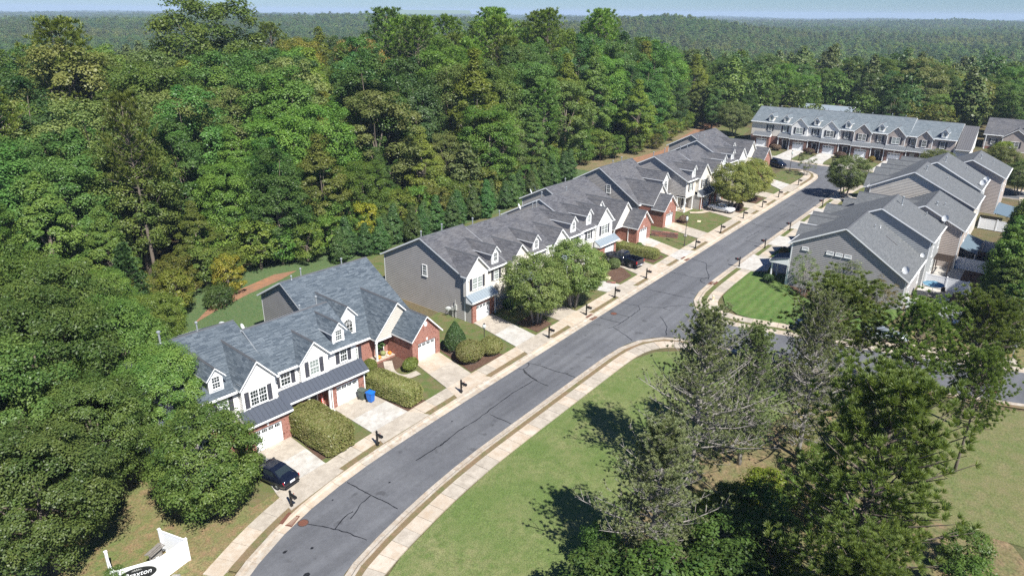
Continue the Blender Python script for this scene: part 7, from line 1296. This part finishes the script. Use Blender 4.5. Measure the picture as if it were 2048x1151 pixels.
for i in range(0, len(x), 4000):
    s = slice(i, i+4000); d2 = ((x[s, None]-ind[None, :, 0])**2+(y[s, None]-ind[None, :, 1])**2).min(1); keep[s] &= d2 > 5.0**2
keep &= ~((np.hypot(x-214, y-10) < 17) | (np.hypot(x-230, y-58) < 13)); clr = (np.hypot((x-1290)/2.2, (y-1335)) < 48) | (np.hypot((x-700), (y-330)/1.5) < 22) | (np.hypot((x-900)/1.6, y-820) < 20); keep &= ~clr
b = MB(); cq = [(1290+2.0*52*q*math.cos(k*math.pi/8), 1335+52*q*math.sin(k*math.pi/8)) for q in (1, .5) for k in range(16)]
for k in range(16):
    k2 = (k+1) % 16; P_ = [cq[k], cq[k2], cq[16+k2], cq[16+k]]; b.poly([(px_, py_, float(terrain(px_, py_))+.6) for px_, py_ in P_])
b.poly([(px_, py_, float(terrain(px_, py_))+.6) for px_, py_ in cq[16:]]); b.build('clearing', M['clay'], None, kind='structure')
x, y, sc = x[keep], y[keep], PX[keep, 2]; z = terrain(x, y); sc = sc*rs9.uniform(.75, 1.25, len(x))*np.where(np.hypot(x, y) < 420, .82, 1.0)
me = bpy.data.meshes.new('far_woods'); me.vertices.add(len(x)); me.vertices.foreach_set('co', np.stack([x, y, z], 1).ravel().astype(np.float32)); a = me.attributes.new('size', 'FLOAT_VECTOR', 'POINT'); a.data.foreach_set('vector', np.stack([sc, sc, np.minimum(sc, 1.05)*rs9.uniform(.8, 1.15, len(x))], 1).ravel().astype(np.float32))
st_ = (np.sin(x/61+2*np.sin(y/143))+np.sin(y/47+1.7*np.sin(x/111))+0.8*np.sin((x+y)/173)); sp_ = np.clip(np.round(2.5+1.1*st_+rs9.normal(0, 1.1, len(x))), 0, 5).astype(np.int32)
a = me.attributes.new('species', 'INT', 'POINT'); a.data.foreach_set('value', sp_); me.update()
fw = tag(put('far_woods', me), 'distant mixed woods covering the hills to the horizon', 'woods', kind='stuff')
ng = bpy.data.node_groups.new('scatter_far_trees', 'GeometryNodeTree'); ng.interface.new_socket('Geometry', in_out='INPUT', socket_type='NodeSocketGeometry'); ng.interface.new_socket('Geometry', in_out='OUTPUT', socket_type='NodeSocketGeometry')
n, l = ng.nodes, ng.links; gi, go = n.new('NodeGroupInput'), n.new('NodeGroupOutput'); ci = n.new('GeometryNodeCollectionInfo'); ci.inputs['Collection'].default_value = far_col; ci.inputs['Separate Children'].default_value = True; ci.inputs['Reset Children'].default_value = True
ip = n.new('GeometryNodeInstanceOnPoints'); ip.inputs['Pick Instance'].default_value = True; rv = n.new('FunctionNodeRandomValue'); rv.data_type = 'FLOAT_VECTOR'; rv.inputs[1].default_value = (0, 0, 6.283)
ri = n.new('GeometryNodeInputNamedAttribute'); ri.data_type = 'INT'; ri.inputs[0].default_value = 'species'
na_ = n.new('GeometryNodeInputNamedAttribute'); na_.data_type = 'FLOAT_VECTOR'; na_.inputs[0].default_value = 'size'
l.new(gi.outputs[0], ip.inputs['Points']); l.new(ci.outputs[0], ip.inputs['Instance']); l.new(rv.outputs[0], ip.inputs['Rotation']); l.new(ri.outputs[0], ip.inputs['Instance Index']); l.new(na_.outputs[0], ip.inputs['Scale']); l.new(ip.outputs[0], go.inputs[0])
md = fw.modifiers.new('scatter', 'NODES'); md.node_group = ng
# prototypes were only sources for the copies
for k, (o, h, nm_) in PROTO.items():
    for ch in list(o.children): bpy.data.objects.remove(ch)
    bpy.data.objects.remove(o)
# ------------------------------------------------------------------ air
b = MB(); b.box(-9600, -9600, -60, 9700, 9700, 62)
hm = bpy.data.materials.new('haze_air'); hm.use_nodes = True; hn, hl = hm.node_tree.nodes, hm.node_tree.links
for q in list(hn):
    if q.type != 'OUTPUT_MATERIAL': hn.remove(q)
pv = hn.new('ShaderNodeVolumePrincipled'); pv.inputs['Color'].default_value = (0.62, 0.78, 1.0, 1); pv.inputs['Density'].default_value = HAZE; pv.inputs['Anisotropy'].default_value = 0.0
hl.new(pv.outputs[0], [q for q in hn if q.type == 'OUTPUT_MATERIAL'][0].inputs['Volume'])
b.build('haze', hm, kind='stuff')
